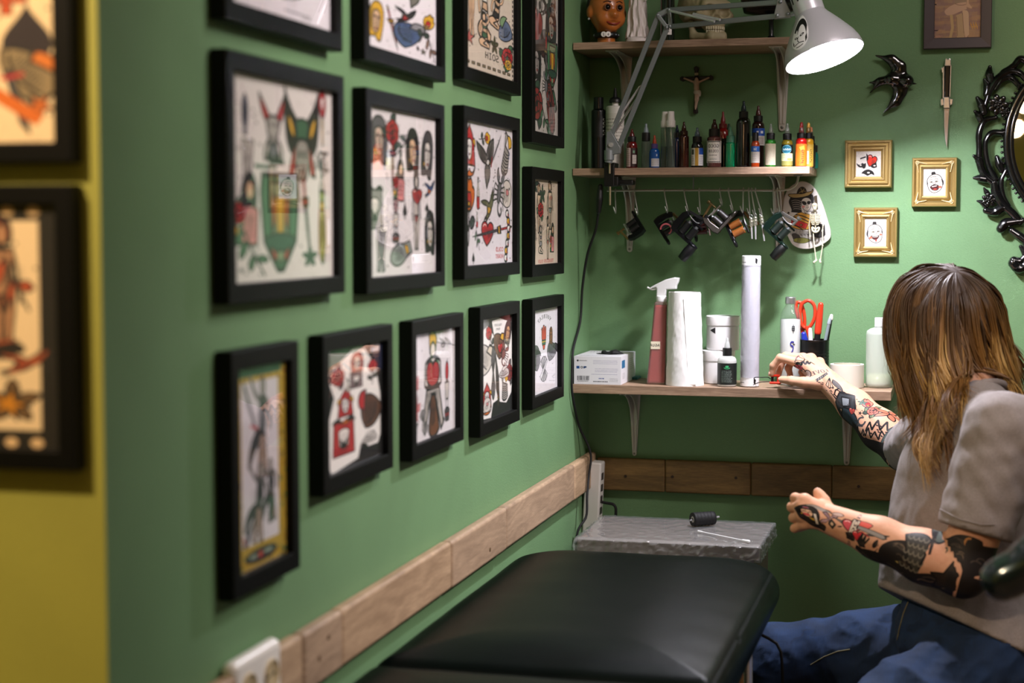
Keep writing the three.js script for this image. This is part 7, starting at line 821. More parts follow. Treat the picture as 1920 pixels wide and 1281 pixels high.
// switchblade knife
{
  const c = atZ(1775, 190, 0.008), P = (u, v) => { const q = atZ(u, v, 0.008); return [q.x - c.x, q.y - c.y]; }, t = thing('knife', 'open switchblade knife with black and silver handle hung on the back wall', 'knife', V(c.x, c.y, 0.003));
  const sh = (pts, d, z, b = 0.0008) => { const g = extrude(poly(pts.map((p) => P(...p))), d, b, 6, 2); g.translate(0, 0, z); return g; };
  part('blade', sh([[1770, 203], [1781, 203], [1780, 210], [1778, 240], [1775.5, 279], [1772, 262], [1770, 236]], 0.003, 0.0015, 0.0012), MAT('#cfc6c2', { metalness: 0.7, roughness: 0.28 }), t);
  part('handle', sh([[1771.5, 122], [1782, 121], [1781.5, 150], [1779.5, 184], [1770, 184], [1770.5, 150]], 0.011, 0, 0.003), PHY('#0a0a0b', { roughness: 0.18 }), t);
  part('bolster', merge([sh([[1772, 112], [1775, 109], [1777, 112], [1780, 109], [1783, 112], [1783, 124], [1771, 124]], 0.012, -0.0005, 0.0015), sh([[1770, 182], [1780, 182], [1781, 203], [1769, 203]], 0.012, -0.0005, 0.0015)]), M.chrome, t);
  part('guard', merge([sh([[1763, 186], [1769, 184], [1770, 197], [1764, 199]], 0.006, 0.002, 0.0015), sh([[1780, 185], [1787, 186], [1786, 196], [1781, 198]], 0.006, 0.002, 0.0015)]), M.chrome, t);
  part('rail', merge([sh([[1767.5, 126], [1770.5, 124], [1770, 184], [1767.5, 184]], 0.007, 0.001, 0.0008), sh([[1782, 121], [1784, 122], [1782, 182], [1780, 182]], 0.007, 0.001, 0.0006), sh([[1765, 128], [1769, 126], [1769, 138], [1766, 136]], 0.008, 0.001, 0.0008)]), M.chrome, t);
}
// crucifix
{
  const c = atZ(1306, 165, 0.012), P = (u, v, z = 0.012) => atZ(u, v, z).sub(V(c.x, c.y, 0)), t = thing('crucifix', 'small dark wooden crucifix with a pale figure on the back wall', 'crucifix', V(c.x, c.y, 0.001));
  const wd = MAT('#1c1210', { roughness: 0.5 }), knob = (u, v) => { const g = new THREE.CylinderGeometry(0.0065, 0.0065, 0.009, 6).rotateX(PI / 2), q = P(u, v, 0.006); return move(g, q.x, q.y, 0.0055); };
  part('cross', merge([flatbar(P(1306, 127, 0.006), P(1304.5, 212, 0.006), 0.0085, 0.009), flatbar(P(1278, 148, 0.006), P(1335, 146, 0.006), 0.0085, 0.009), knob(1306, 129), knob(1304.5, 209), knob(1280, 148), knob(1333, 146)]), wd, t);
  part('title_plate', rbox(0.009, 0.006, 0.002, 0.0005, 1), MAT('#a99a7a'), t, P(1306, 139, 0.0125).toArray());
  const f = blend([ball(P(1306, 149, 0.015), 0.0045, 0.0055, 0.005), bone(P(1306, 155, 0.014), P(1306, 166, 0.014), 0.0072, 0.0058), bone(P(1306, 166, 0.014), P(1307, 173, 0.014), 0.0058, 0.0064), bone(P(1301, 154, 0.014), P(1283, 147, 0.013), 0.0028, 0.002), bone(P(1311, 154, 0.014), P(1329, 146, 0.013), 0.0028, 0.002), bone(P(1305, 174, 0.014), P(1305, 187, 0.0155), 0.004, 0.0032), bone(P(1305, 187, 0.0155), P(1304, 201, 0.0125), 0.003, 0.002), bone(P(1309, 174, 0.014), P(1308, 186, 0.0165), 0.004, 0.003), bone(P(1308, 186, 0.0165), P(1305, 200, 0.013), 0.003, 0.002), bone(P(1305, 200, 0.013), P(1304, 205, 0.016), 0.002, 0.0016)], 0.003);
  part('figure', nets(f, [-0.036, -0.06, 0.003], [0.036, 0.032, 0.026], 0.0012), MAT('#c9a894', { roughness: 0.5 }), t);
  part('loincloth', nets(blend([ball(P(1307, 173, 0.015), 0.0085, 0.0065, 0.0062), ball(P(1312, 176, 0.015), 0.0035, 0.007, 0.004)], 0.003), [-0.014, -0.026, 0.004], [0.018, 0.004, 0.026], 0.0012), MAT('#d8ccbe', { roughness: 0.7 }), t);
  part('hair', nets(ball(P(1306, 147.5, 0.0135), 0.0056, 0.0058, 0.005), [-0.008, 0.012, 0.004], [0.008, 0.032, 0.022], 0.0012), MAT('#2a1a12'), t);
}
// ornate black mirror
{
  const c = atZ(2003, 263, 0.02), a = 104 * pxm(1900, 260, 0.02), b = 138 * pxm(1900, 260, 0.02), t = thing('wall_mirror', 'oval mirror in an ornate black baroque frame at the right edge', 'mirror', V(c.x, c.y, 0.002));
  const el = new THREE.Shape(); el.absellipse(0, 0, a, b, 0, 2 * PI); const gg = extrude(el, 0.004, 0.0004, 64, 1); part('glass', gg, new THREE.MeshStandardMaterial({ color: '#d9dcd9', metalness: 1, roughness: 0.01 }), t, [0, 0, 0.006]);
  const bm = PHY('#08090a', { roughness: 0.2, clearcoat: 0.7 });
  const ell = (s, z, r, sq) => { const pts = []; for (let i = 0; i < 72; i++) { const p = i / 72 * 2 * PI; pts.push(V((a + s) * Math.cos(p), (b + s) * Math.sin(p), z)); } return tube(pts, r, 160, 10, true); };
  const bead = []; for (let i = 0; i < 90; i++) { const p = i / 90 * 2 * PI; bead.push(move(new THREE.SphereGeometry(0.0034, 7, 6), (a + 0.0235) * Math.cos(p), (b + 0.0235) * Math.sin(p), 0.012)); }
  part('rim', merge([ell(0.002, 0.014, 0.006), ell(0.012, 0.012, 0.009), ...bead]), bm, t);
  const Z = (x, y, zz = 0.016) => atZ(1820 + x / 3.2, 120 + y / 3.2, zz).sub(V(c.x, c.y, 0.002)), S = 0.0004; // picked points, 3.2 to a photo pixel
  const sc = (pts, rad) => taper(pts.map(([x, y]) => Z(x, y)), rad.map((r) => r * S * 1.4), 30, 10);
  const L = [sc([[330, 90], [290, 52], [230, 46], [165, 85], [115, 160], [88, 240], [62, 320]], [13, 15, 16, 15, 12, 8]), sc([[150, 150], [190, 95], [240, 84], [290, 130]], [8, 12, 14, 12]),
    sc([[150, 322], [84, 340], [52, 410], [50, 500], [52, 590], [82, 665], [140, 715]], [10, 14, 14, 12, 15, 16, 14]), sc([[195, 412], [125, 415], [92, 460], [92, 540], [112, 620], [150, 690]], [12, 13, 11, 11, 12, 13]),
    sc([[140, 715], [150, 770], [190, 840], [262, 905], [300, 950]], [16, 20, 20, 17, 14]), sc([[210, 640], [184, 700], [196, 790], [240, 870]], [8, 11, 10, 9]), sc([[92, 880], [140, 888], [200, 862], [262, 905]], [14, 20, 18, 16]),
    sc([[182, 988], [205, 958], [258, 946], [310, 940]], [20, 21, 16, 14]), sc([[246, 1000], [290, 1030], [330, 1060]], [14, 18, 18]), sc([[256, 1196], [285, 1226], [322, 1214], [334, 1160], [300, 1096]], [22, 22, 18, 14, 8]), sc([[258, 1180], [300, 1180], [330, 1150]], [18, 14, 12]), sc([[330, 1060], [345, 1120], [350, 1180]], [18, 16, 14]),
    sc([[115, 20], [112, 60], [125, 100]], [9, 19, 14]), sc([[84, 96], [100, 140], [96, 180]], [8, 18, 16]), sc([[40, 205], [62, 240], [80, 290]], [9, 19, 16]), sc([[26, 285], [50, 310], [62, 340]], [7, 17, 14]), sc([[20, 552], [45, 570], [58, 600]], [7, 18, 16]), sc([[22, 684], [50, 684], [90, 690]], [7, 17, 16]), sc([[40, 822], [66, 830], [90, 850]], [4, 12, 12]), sc([[80, 745], [95, 770], [110, 790]], [4, 12, 10]), sc([[158, 560], [170, 600], [186, 640]], [10, 17, 12]), sc([[250, 20], [200, 40], [160, 80]], [10, 9, 8]), sc([[345, -10], [300, -30], [260, 10], [200, 44]], [14, 16, 14, 10])];
  const bloom = (x, y, r, n) => { for (let i = 0; i < n; i++) { const p = i / n * 2 * PI, g = new THREE.SphereGeometry(1, 10, 8); g.scale(r * 0.42 * S * 1.0, r * 0.3 * S, 0.004); g.rotateZ(-p); const q = Z(x + r * 0.62 * Math.cos(p), y + r * 0.62 * Math.sin(p), 0.02); L.push(move(g, q.x, q.y, q.z)); } for (let i = 0; i < 5; i++) { const p = i / 5 * 2 * PI + 0.4, q = Z(x + r * 0.28 * Math.cos(p), y + r * 0.28 * Math.sin(p), 0.025); L.push(move(new THREE.SphereGeometry(r * 0.2 * S, 8, 6), q.x, q.y, q.z)); } const q = Z(x, y, 0.028); L.push(move(new THREE.SphereGeometry(r * 0.18 * S, 10, 8), q.x, q.y, q.z)); };
  bloom(110, 815, 44, 7); bloom(165, 245, 62, 7); bloom(205, 290, 34, 6);
  const left = merge(L); part('scrollwork', left, bm, t);
  const right = left.clone(); { const p = right.attributes.position, n = right.attributes.normal; for (let i = 0; i < p.count; i++) { p.setX(i, -p.getX(i)); n.setX(i, -n.getX(i)); } for (let i = 0; i < p.count; i += 3) for (const A of [p, n]) { const x = [A.getX(i), A.getY(i), A.getZ(i)]; A.setXYZ(i, A.getX(i + 1), A.getY(i + 1), A.getZ(i + 1)); A.setXYZ(i + 1, ...x); } } part('scrollwork', right, bm, t);
}
// metal rod under the middle shelf with its S-hooks
const ZR = 0.12, yRod = atZ(1300, 357, ZR).y;
{
  const c = atZ(1138, 357, ZR), t = thing('hanging_rod', 'thin metal rod under the middle shelf, bent up at its right end', 'rod', V(c.x, yRod, ZR)), E = (u, v) => { const q = atZ(u, v, ZR); return [q.x - c.x, q.y - yRod, 0]; };
  part('bar', tube([[0, 0, 0], E(1250, 357), E(1400, 357), E(1470, 356.5), E(1484, 353), E(1493, 345), E(1496, 336), [E(1497, 333)[0], yTop2 - 0.0168 - yRod, 0]], 0.0026, 90, 10), MAT('#b5b2aa', { metalness: 0.7, roughness: 0.35 }), t);
  part('fixing', merge([move(rbox(0.02, 0.002, 0.02, 0.0006, 1), E(1497, 333)[0], yTop2 - 0.0178 - yRod, 0), rod(V(0.004, 0, 0), V(0.004, yTop2 - 0.0175 - yRod, 0), 0.0022, 8), rod(V(E(1300, 357)[0], 0.002, 0), V(E(1300, 357)[0], yTop2 - 0.0175 - yRod, 0), 0.0015, 8)]), M.steel, t);
}
const hookM = MAT('#b9bcbb', { metalness: 0.8, roughness: 0.3 });
function sHook(u0, u1, v1, label) { const a = atZ(u0, 357, ZR), b = atZ(u1, v1, ZR), o = V(a.x, yRod, ZR), q = (x, y, z) => V(x - o.x, y - o.y, z);
  solo('s_hook', tube([q(a.x - 0.001, yRod - 0.006, -0.0055), q(a.x, yRod + 0.002, -0.005), q(a.x, yRod + 0.0048, 0), q(a.x, yRod + 0.001, 0.0046), q(a.x + (b.x - a.x) * 0.5, (yRod + b.y) / 2, 0.004), q(b.x, b.y + 0.004, 0.003), q(b.x - 0.001, b.y - 0.001, 0), q(b.x - 0.003, b.y + 0.001, -0.004), q(b.x - 0.0075, b.y + 0.014, -0.005)], 0.0015, 40, 7), hookM, label, 'hook', 's-hooks on the rod', o); }
const HK = [[1154, 1155, 399, 'empty metal S-hook, first on the left end of the rod'], [1190, 1196, 402, 'S-hook holding the silver and black machine at the left bracket'], [1246, 1252, 398, 'S-hook holding the pink-ringed black machine'], [1283, 1290, 398, 'S-hook holding the largest all-black machine'], [1311, 1313, 400, 'S-hook holding the black machine with dark red coils'], [1350, 1354, 384, 'S-hook holding the tilted silver machine'], [1366, 1374, 396, 'S-hook holding the machine with orange coils'], [1394, 1393, 398, 'empty S-hook left of the three steel tubes'], [1404, 1406, 402, 'S-hook of the leftmost steel tube'], [1409, 1416, 405, 'S-hook of the middle steel tube'], [1416, 1428, 402, 'S-hook of the tilted rightmost steel tube'], [1450, 1451, 402, 'S-hook holding the dark green machine'], [1457, 1462, 402, 'second S-hook at the right bracket beside the dark green machine']];
for (const h of HK) sHook(...h);
// tattoo machines: frame, two coils, armature bar, spring, contact screw, tube vice
function machine(label, u, v, z, rot, yaw, s, col) {
  const q = atZ(u, v, z), t = thing('tattoo_machine', label, 'tattoo machine', q, 'tattoo machines hung from the rod'); t.rotation.set(0, yaw, rot, 'ZYX'); t.scale.setScalar(s);
  const fm = MAT(col.frame, { metalness: col.metal ?? 0.4, roughness: 0.35 });
  const fr = new THREE.Shape(); [[-0.024, -0.018], [0.026, -0.018], [0.026, -0.011], [-0.013, -0.011], [-0.015, 0.012], [-0.011, 0.026], [-0.02, 0.03], [-0.026, 0.02], [-0.028, -0.006]].forEach((p, i) => (i ? fr.lineTo(...p) : fr.moveTo(...p)));
  const fg = extrude(fr, 0.013, 0.0012, 6, 2); fg.translate(0, 0, -0.0065); part('frame', fg, fm, t);
  for (const x of [-0.003, 0.015]) { const cl = part('coil', lathe([[0, -0.0105], [0.0085, -0.0105], [0.0085, -0.009], [0.0078, -0.0085], [0.0078, 0.0125], [0.0085, 0.013], [0.0085, 0.0145], [0, 0.0145]], 22), MAT(col.coil, { roughness: 0.45 }), t, [x, 0, 0]); part('core', new THREE.CylinderGeometry(0.0035, 0.0035, 0.004, 14), M.steel, cl, [0, 0.016, 0]); }
  part('armature_bar', move(rbox(0.03, 0.004, 0.007, 0.001, 1), 0.012, 0.0205, 0), MAT(col.bar ?? '#8d8d8f', { metalness: 0.8, roughness: 0.3 }), t);
  part('spring', tube([[-0.018, 0.027, 0], [-0.004, 0.0235, 0], [0.008, 0.0232, 0], [0.016, 0.028, 0]], 0.0011, 16, 6), M.chrome, t);
  part('contact_screw', merge([move(new THREE.CylinderGeometry(0.0028, 0.0028, 0.022, 12), 0.016, 0.036, 0), move(new THREE.CylinderGeometry(0.005, 0.005, 0.005, 14), 0.016, 0.045, 0), flatbar(V(-0.018, 0.03, 0), V(0.018, 0.038, 0), 0.006, 0.006)]), MAT(col.screw ?? '#6a5c3a', { metalness: 0.8, roughness: 0.3 }), t);
  part('tube_vice', merge([move(new THREE.TorusGeometry(0.0075, 0.003, 8, 20).rotateX(PI / 2), 0.033, -0.0145, 0), move(rbox(0.012, 0.007, 0.012, 0.001, 1), 0.024, -0.0145, 0)]), fm, t);
  if (col.ring) part('binder_ring', move(new THREE.TorusGeometry(0.0125, 0.0018, 8, 24, 4.2), 0.005, -0.002, 0.008), MAT(col.ring, { roughness: 0.5 }), t);
  if (col.grip) part('grip', merge([move(lathe([[0, -0.03], [0.009, -0.028], [0.0105, -0.01], [0.0095, 0.004], [0.006, 0.006], [0, 0.006]], 20), 0.033, -0.021, 0)]), MAT(col.grip, { roughness: 0.4 }), t);
  return t;
}
machine('silver and black tattoo machine with brass parts hung over the left bracket', 1191, 426, ZR, 2.2, 0.5, 0.95, { frame: '#101214', coil: '#0c0c0d', bar: '#c9c9c9', screw: '#8a7448', metal: 0.6 });
machine('black tattoo machine with a pink rubber ring', 1248, 424, ZR - 0.022, -1.05, 0.3, 1.02, { frame: '#0c0f10', coil: '#0a0b0c', ring: '#d86a72', bar: '#5a5a5c' });
machine('largest all-black tattoo machine with a thick black grip', 1286, 430, ZR + 0.012, -0.7, -0.2, 1.2, { frame: '#0b0c14', coil: '#0a0b0e', bar: '#1a1a20', screw: '#3a3a40', grip: '#0a0b10' });
machine('black tattoo machine with dark red coils', 1313, 424, ZR - 0.018, -1.5, 0.6, 0.98, { frame: '#0b0f10', coil: '#4a1012', bar: '#b09a94' });
machine('silver framed tattoo machine hanging at a tilt', 1348, 414, ZR + 0.012, 0.85, 0.2, 1.05, { frame: '#4d4a46', coil: '#1a1513', bar: '#8a8782', screw: '#6a5a3a', metal: 0.85 });
machine('black tattoo machine with orange coils', 1378, 424, ZR - 0.014, -1.1, -0.25, 1.12, { frame: '#0e0f12', coil: '#7d4716', bar: '#1a1a1c', screw: '#6a4a30' });
machine('dark green tattoo machine with black grip over the right bracket', 1458, 430, ZR, -0.75, 0.2, 1.15, { frame: '#0a2018', coil: '#0a1712', bar: '#101a15', screw: '#8a8a86', grip: '#0c0f0e' });
for (const [u, v0, v1, du, lab] of [[1408, 408, 448, 2, 'steel machine tube with ringed grip, leftmost of three'], [1416, 406, 449, 1, 'steel machine tube with ringed grip, middle of three'], [1427, 404, 452, 6, 'steel machine tube hanging tilted, rightmost of three']]) {
  const a = atZ(u, v0, ZR), b = atZ(u + du, v1, ZR), L = a.distanceTo(b), t = thing('machine_tube', lab, 'tube', a, 'steel tubes hung from the rod'); t.rotation.z = Math.atan2(b.x - a.x, a.y - b.y);
  const pr = [[0, 0]]; part('grip', lathe([[0.0022, 0], [0.0045, -0.001], [0.0052, -0.004], [0.004, -0.006], [0.0054, -0.009], [0.0054, -0.012], [0.0042, -0.014], [0.0052, -0.017], [0.0046, -0.02], [0.0024, -0.022]], 18), MAT('#b9b9a8', { metalness: 0.85, roughness: 0.25 }), t); part('tube', new THREE.CylinderGeometry(0.0024, 0.0018, L - 0.012, 12), M.chrome, t, [0, -0.012 - (L - 0.012) / 2, 0]); part('loop', new THREE.TorusGeometry(0.0032, 0.0009, 6, 14), hookM, t, [0, 0.003, 0]);
}
// painted cut-out of a bandit lady
{
  const Z = 0.014, R = (x, y) => atZ(1320 + x / 5.82, 320 + y / 5.82, Z), c = R(1120, 500), pts = [[860, 430], [880, 270], [950, 170], [1060, 118], [1150, 140], [1230, 225], [1300, 380], [1355, 560], [1380, 660], [1372, 740], [1300, 800], [1210, 838], [1110, 855], [1010, 835], [945, 780], [890, 640]];
  const t = thing('painted_cutout', 'white cut-out panel painted with a masked woman in hat and striped shawl', 'painting', V(c.x, c.y, 0.002)), s = poly(pts.map(([x, y]) => { const q = R(x, y); return [q.x - c.x, q.y - c.y]; }), true), g = extrude(s, 0.011, 0.001, 8, 2);
  const p = g.attributes.position, uv = g.attributes.uv, q0 = R(850, 870), q1 = R(1390, 105); for (let i = 0; i < p.count; i++) uv.setXY(i, (p.getX(i) + c.x - q0.x) / (q1.x - q0.x), (p.getY(i) + c.y - q0.y) / (q1.y - q0.y));
  const tex = ctex(540, 765, (x, w, h) => {
    x.fillStyle = '#cdc8c0'; x.fillRect(0, 0, w, h); x.translate(-850, -105);
    ink(x, 'M930 310C940 260 1100 230 1180 260C1210 300 1190 340 1200 350L1180 360C1150 280 1090 280 1070 320C1040 360 1060 420 1070 460L950 450C970 400 900 360 930 310Z', '#1a1614', 3);
    ink(x, 'M912 262C930 240 1000 262 1060 240C1120 226 1190 240 1178 200C1210 200 1180 262 1120 276C1040 300 930 310 912 262Z', '#b59a62', 5); ink(x, 'M1010 244C1020 190 1050 172 1076 176C1110 190 1120 220 1112 236C1080 256 1040 256 1010 244Z', '#2a211a', 4); ink(x, 'M1050 190L1076 240M1090 196L1060 236M1034 240C1060 220 1090 216 1106 226', 0, 4, '#b59a62');
    ink(x, 'M1060 330C1070 290 1130 280 1160 310C1180 350 1170 420 1130 440C1090 440 1060 400 1060 330Z', '#d8cfc4', 4); ink(x, 'M1066 336C1090 326 1110 340 1118 356L1108 372C1090 376 1072 366 1066 336ZM1124 340C1140 326 1158 330 1166 344L1150 366L1128 362Z', '#1a1614', 3); oval(x, 1082, 392, 16, 12, '#d8837a', 0); ink(x, 'M1116 398C1126 404 1136 402 1144 396M1118 370L1128 386', 0, 3); for (let i = 0; i < 5; i++) ink(x, `M${950 + i * 6} ${330 + i * 22}C990 ${310 + i * 24} 1030 ${320 + i * 24} 1060 ${340 + i * 20}`, 0, 3, '#b3aaa0');
    ink(x, 'M960 520C1000 460 1060 440 1100 460L1210 500C1240 560 1200 620 1150 640C1080 650 1000 640 950 610Z', '#d09a3a', 4); ink(x, 'M950 540C1010 520 1080 560 1136 580L1110 636C1060 620 990 590 950 580Z', '#c22f2c', 4); ink(x, 'M975 505C1030 500 1090 530 1140 556M965 590C1010 600 1060 630 1080 646M1000 480C1060 480 1120 510 1160 530', 0, 8, '#1a1614'); oval(x, 980, 556, 14, 12, '#2a1614', 0); oval(x, 1060, 592, 16, 14, '#2a1614', 0); oval(x, 980, 556, 6, 5, '#e0b05a', 0); oval(x, 1060, 592, 7, 6, '#e0b05a', 0); ink(x, 'M1060 450L1110 470L1090 440M1120 450L1170 440L1180 480', '#e6e0d8', 4);
    for (let i = 0; i < 26; i++) ink(x, `M${946 + i * 9} ${612 + i * 2.4}L${940 + i * 9} ${690 + (i % 4) * 10}`, 0, 3); ink(x, 'M960 690C1000 670 1040 700 1060 740L1000 780C980 760 960 720 960 690Z', '#3a3430', 3); ink(x, 'M980 744C1040 720 1140 730 1170 760C1120 800 1040 800 980 770Z', '#8a8a3c', 4); for (let i = 0; i < 12; i++) ink(x, `M${1040 + i * 12} 690L${1020 + i * 14} 780`, 0, 3); ink(x, 'M1170 560L1320 590L1330 700C1300 740 1220 740 1180 700Z', '#161210', 3); for (let i = 0; i < 14; i++) ink(x, `M${1184 + i * 10} 706L${1180 + i * 11} ${760 + (i % 3) * 10}`, 0, 3); ink(x, 'M1200 280L1230 270L1244 420L1216 430Z', '#4a3a22', 3); ink(x, 'M902 462L918 446L934 462L920 466L922 490L916 466Z', '#1a1614', 2);
  });
  part('panel', g, new THREE.MeshStandardMaterial({ map: tex, roughness: 0.5 }), t);
}
// little plastic skeleton in front of the cut-out
{
  const ZS = 0.034, R = (x, y, dz = 0) => atZ(1320 + x / 5.82, 320 + y / 5.82, ZS + dz), c = R(1215, 500), P = (x, y, dz = 0) => R(x, y, dz).sub(V(c.x, c.y, 0)), t = thing('toy_skeleton', 'small cream plastic skeleton dangling in front of the painted cut-out', 'toy', V(c.x, c.y, 0)), bm = MAT('#cfc9ac', { roughness: 0.5 });
  const sk = blend([ball(P(1208, 384), 0.0068, 0.0072, 0.0075), ball(P(1210, 418, 0.003), 0.0042, 0.004, 0.005)], 0.004), eyes = blend([ball(P(1198, 390, 0.008), 0.002, 0.002, 0.003), ball(P(1217, 390, 0.008), 0.002, 0.002, 0.003)], 0.0005);
  part('skull', nets((x, y, z) => smax(sk(x, y, z), -eyes(x, y, z), 0.0006), [-0.012, -0.004 + 0.012, ZS - 0.012], [0.012, 0.036, ZS + 0.014], 0.0009), bm, t);
  const ribs = [rod(P(1212, 440), P(1218, 640, -0.002), 0.0014, 8)]; for (let i = 0; i < 6; i++) for (const s of [-1, 1]) { const y = 486 + i * 19, w = 44 + 14 * Math.sin(i / 5 * PI) - i * 2; ribs.push(tube([P(1214, y - 6, -0.004), P(1214 + s * w, y - 2, 0), P(1214 + s * w * 0.9, y + 8, 0.005), P(1214 + s * 8, y + 8, 0.007)], 0.0011, 14, 6)); } ribs.push(rod(P(1160, 478), P(1268, 478), 0.0014, 8), rod(P(1215, 482, 0.007), P(1216, 560, 0.007), 0.0014, 8));
  part('ribcage', merge(ribs), bm, t);
  part('pelvis', merge([tube([P(1216, 640), P(1180, 620, 0.002), P(1186, 655, 0.003), P(1212, 672, 0.004), P(1245, 660, 0.004), P(1256, 622, 0.002), P(1216, 640)], 0.0022, 40, 8), rod(P(1216, 630), P(1216, 664), 0.0026, 8)]), bm, t);
  const limb = (name, pts) => part(name, merge([...pts.slice(1).map((p, i) => rod(pts[i], p, 0.0013, 8)), ...pts.map((p) => move(new THREE.SphereGeometry(0.0021, 8, 6), p.x, p.y, p.z))]), bm, t);
  limb('arm', [P(1160, 480), P(1146, 600), P(1158, 720)]); limb('arm', [P(1268, 480), P(1300, 600), P(1290, 660)]);
  limb('leg', [P(1190, 660), P(1204, 820, 0.004), P(1222, 970, 0.002)]); limb('leg', [P(1294, 650), P(1294, 820, 0.004), P(1270, 970, 0.002)]);
  for (const [a, b] of [[P(1228, 978, 0.001), P(1200, 1000, 0.008)], [P(1264, 978, 0.001), P(1270, 1000, 0.009)]]) part('foot', taper([a, b], [0.0022, 0.0026], 6, 8), bm, t);
  part('string', rod(P(1208, 352), V(P(1208, 352).x, P(1208, 340).y, 0.012), 0.0005, 6), hookM, t);
}
// ---------------------------------------------------------------- the seated person
{
  const J = (u, v, z) => atZ(u, v, z), ref = V(0, 0, 1);
  const person = thing('person', 'long-haired tattooed person in grey t-shirt and blue jeans, seated and reaching to the lowest shelf', 'person', V(0, 0, 0));
  // joints: far (r) and near (l) side
  const rSh = J(1768, 806, 0.62), rEl = J(1694, 846, 0.335), rWr = J(1549, 712, 0.2);
  const lSh = J(1882, 812, 0.985), lEl = J(1806, 1072, 1.03), lWr = J(1556, 974, 0.985);
  const neckB = J(1834, 758, 0.79), headC = J(1768, 606, 0.70), chest = J(1818, 860, 0.79), pelvis = J(1812, 1190, 0.80);
  const rHip = J(1818, 1205, 0.70), lHip = J(1856, 1250, 0.90), rKn = J(1452, 1246, 0.62), lKn = J(1566, 1402, 1.1);
  const rAn = V(rKn.x + 0.04, 0.09, rKn.z + 0.03), lAn = V(lKn.x + 0.05, 0.09, lKn.z + 0.02);
  const lerp = (a, b, t) => a.clone().lerp(b, t);

  // ---- hands (fingers as joint chains)
  const hand = (wr, mcp, fingers, thumb, s = 1) => {
    const palm = mcp.map((m, i) => bone(lerp(wr, m, 0.12), m, 0.0155 * s, [0.0118, 0.0118, 0.0112, 0.0102][i] * s)), pf = blend([bone(lerp(wr, lerp(mcp[1], mcp[2], 0.5), -0.15), lerp(wr, lerp(mcp[1], mcp[2], 0.5), 0.4), 0.0225 * s, 0.021 * s), ...palm, bone(thumb[0], lerp(mcp[0], wr, 0.35), 0.0145 * s, 0.0125 * s)], 0.012);
    const fs = fingers.map((f, i) => { const c = [mcp[i], ...f], r = [0.0108, 0.0092, 0.0082, 0.0068].map((q) => q * s * [1, 1.02, 0.97, 0.86][i]); const b = []; for (let k = 0; k < c.length - 1; k++) b.push(bone(c[k], c[k + 1], r[k], r[k + 1])); return blend(b, 0.004); });
    const tr = [0.0145, 0.0118, 0.0102, 0.0082].map((q) => q * s), tb = []; for (let k = 0; k < thumb.length - 1; k++) tb.push(bone(thumb[k], thumb[k + 1], tr[k], tr[k + 1])); const tf = blend(tb, 0.005);
    const f = (x, y, z) => { let d = pf(x, y, z), m = 9; for (const q of fs) m = Math.min(m, q(x, y, z)); d = smin(d, m, 0.007); return smin(d, tf(x, y, z), 0.007); };
    const all = [wr, ...mcp, ...fingers.flat(), ...thumb], lo = [0, 1, 2].map((k) => Math.min(...all.map((p) => p.getComponent(k))) - 0.03), hi = [0, 1, 2].map((k) => Math.max(...all.map((p) => p.getComponent(k))) + 0.03);
    return { f, lo, hi, digit: (x, y, z) => { let m = tf(x, y, z); for (const q of fs) m = Math.min(m, q(x, y, z)); return m < pf(x, y, z) - 0.001; }, tips: [...fingers.map((q) => q.slice(-2)), thumb.slice(-2)] };
  };
  const rMcp = [J(1497, 680, 0.2), J(1506, 672, 0.18), J(1521, 672, 0.163), J(1537, 679, 0.15)];
  const rHand = hand(rWr, rMcp, [[J(1463, 671, 0.196), J(1450, 686, 0.192), J(1447, 701, 0.19)], [J(1473, 668, 0.172), J(1463, 686, 0.17), J(1460, 701, 0.174)], [J(1487, 672, 0.156), J(1478, 690, 0.156), J(1482, 704, 0.162)], [J(1511, 682, 0.142), J(1503, 698, 0.144), J(1507, 709, 0.15)]], [J(1534, 719, 0.215), J(1507, 717, 0.222), J(1484, 714, 0.216), J(1466, 712, 0.203)], 0.98);
  const zw = 0.985, lMcp = [J(1509, 938, zw), J(1504, 950, zw + 0.005), J(1504, 966, zw + 0.003), J(1509, 982, zw - 0.004)];
  const lHand = hand(lWr, lMcp, [[J(1491, 934, zw - 0.022), J(1499, 943, zw - 0.044), J(1514, 949, zw - 0.048)], [J(1485, 951, zw - 0.018), J(1494, 958, zw - 0.044), J(1511, 962, zw - 0.049)], [J(1488, 971, zw - 0.02), J(1496, 974, zw - 0.043), J(1512, 975, zw - 0.047)], [J(1490, 991, zw - 0.02), J(1499, 990, zw - 0.04), J(1513, 988, zw - 0.043)]], [J(1550, 958, zw - 0.014), J(1544, 940, zw - 0.024), J(1537, 930, zw - 0.028), J(1533, 923, zw - 0.03)], 0.98);

  // ---- body field pieces
  const armF = (sh, el, wr, k) => { const fm = lerp(el, wr, 0.28), out = V(0, 0.004, 0.004); return blend([bone(sh, el, 0.054 * k, 0.043 * k), bone(el, fm, 0.043 * k, 0.0455 * k), bone(fm, lerp(el, wr, 0.62), 0.0455 * k, 0.0365 * k), bone(lerp(el, wr, 0.62), lerp(el, wr, 1.04), 0.0365 * k, 0.0265 * k, V(0, 0, 1), 0.9)], 0.02); };
  const rArm = armF(rSh, rEl, rWr, 0.93), lArm = armF(lSh, lEl, lWr, 1.0);
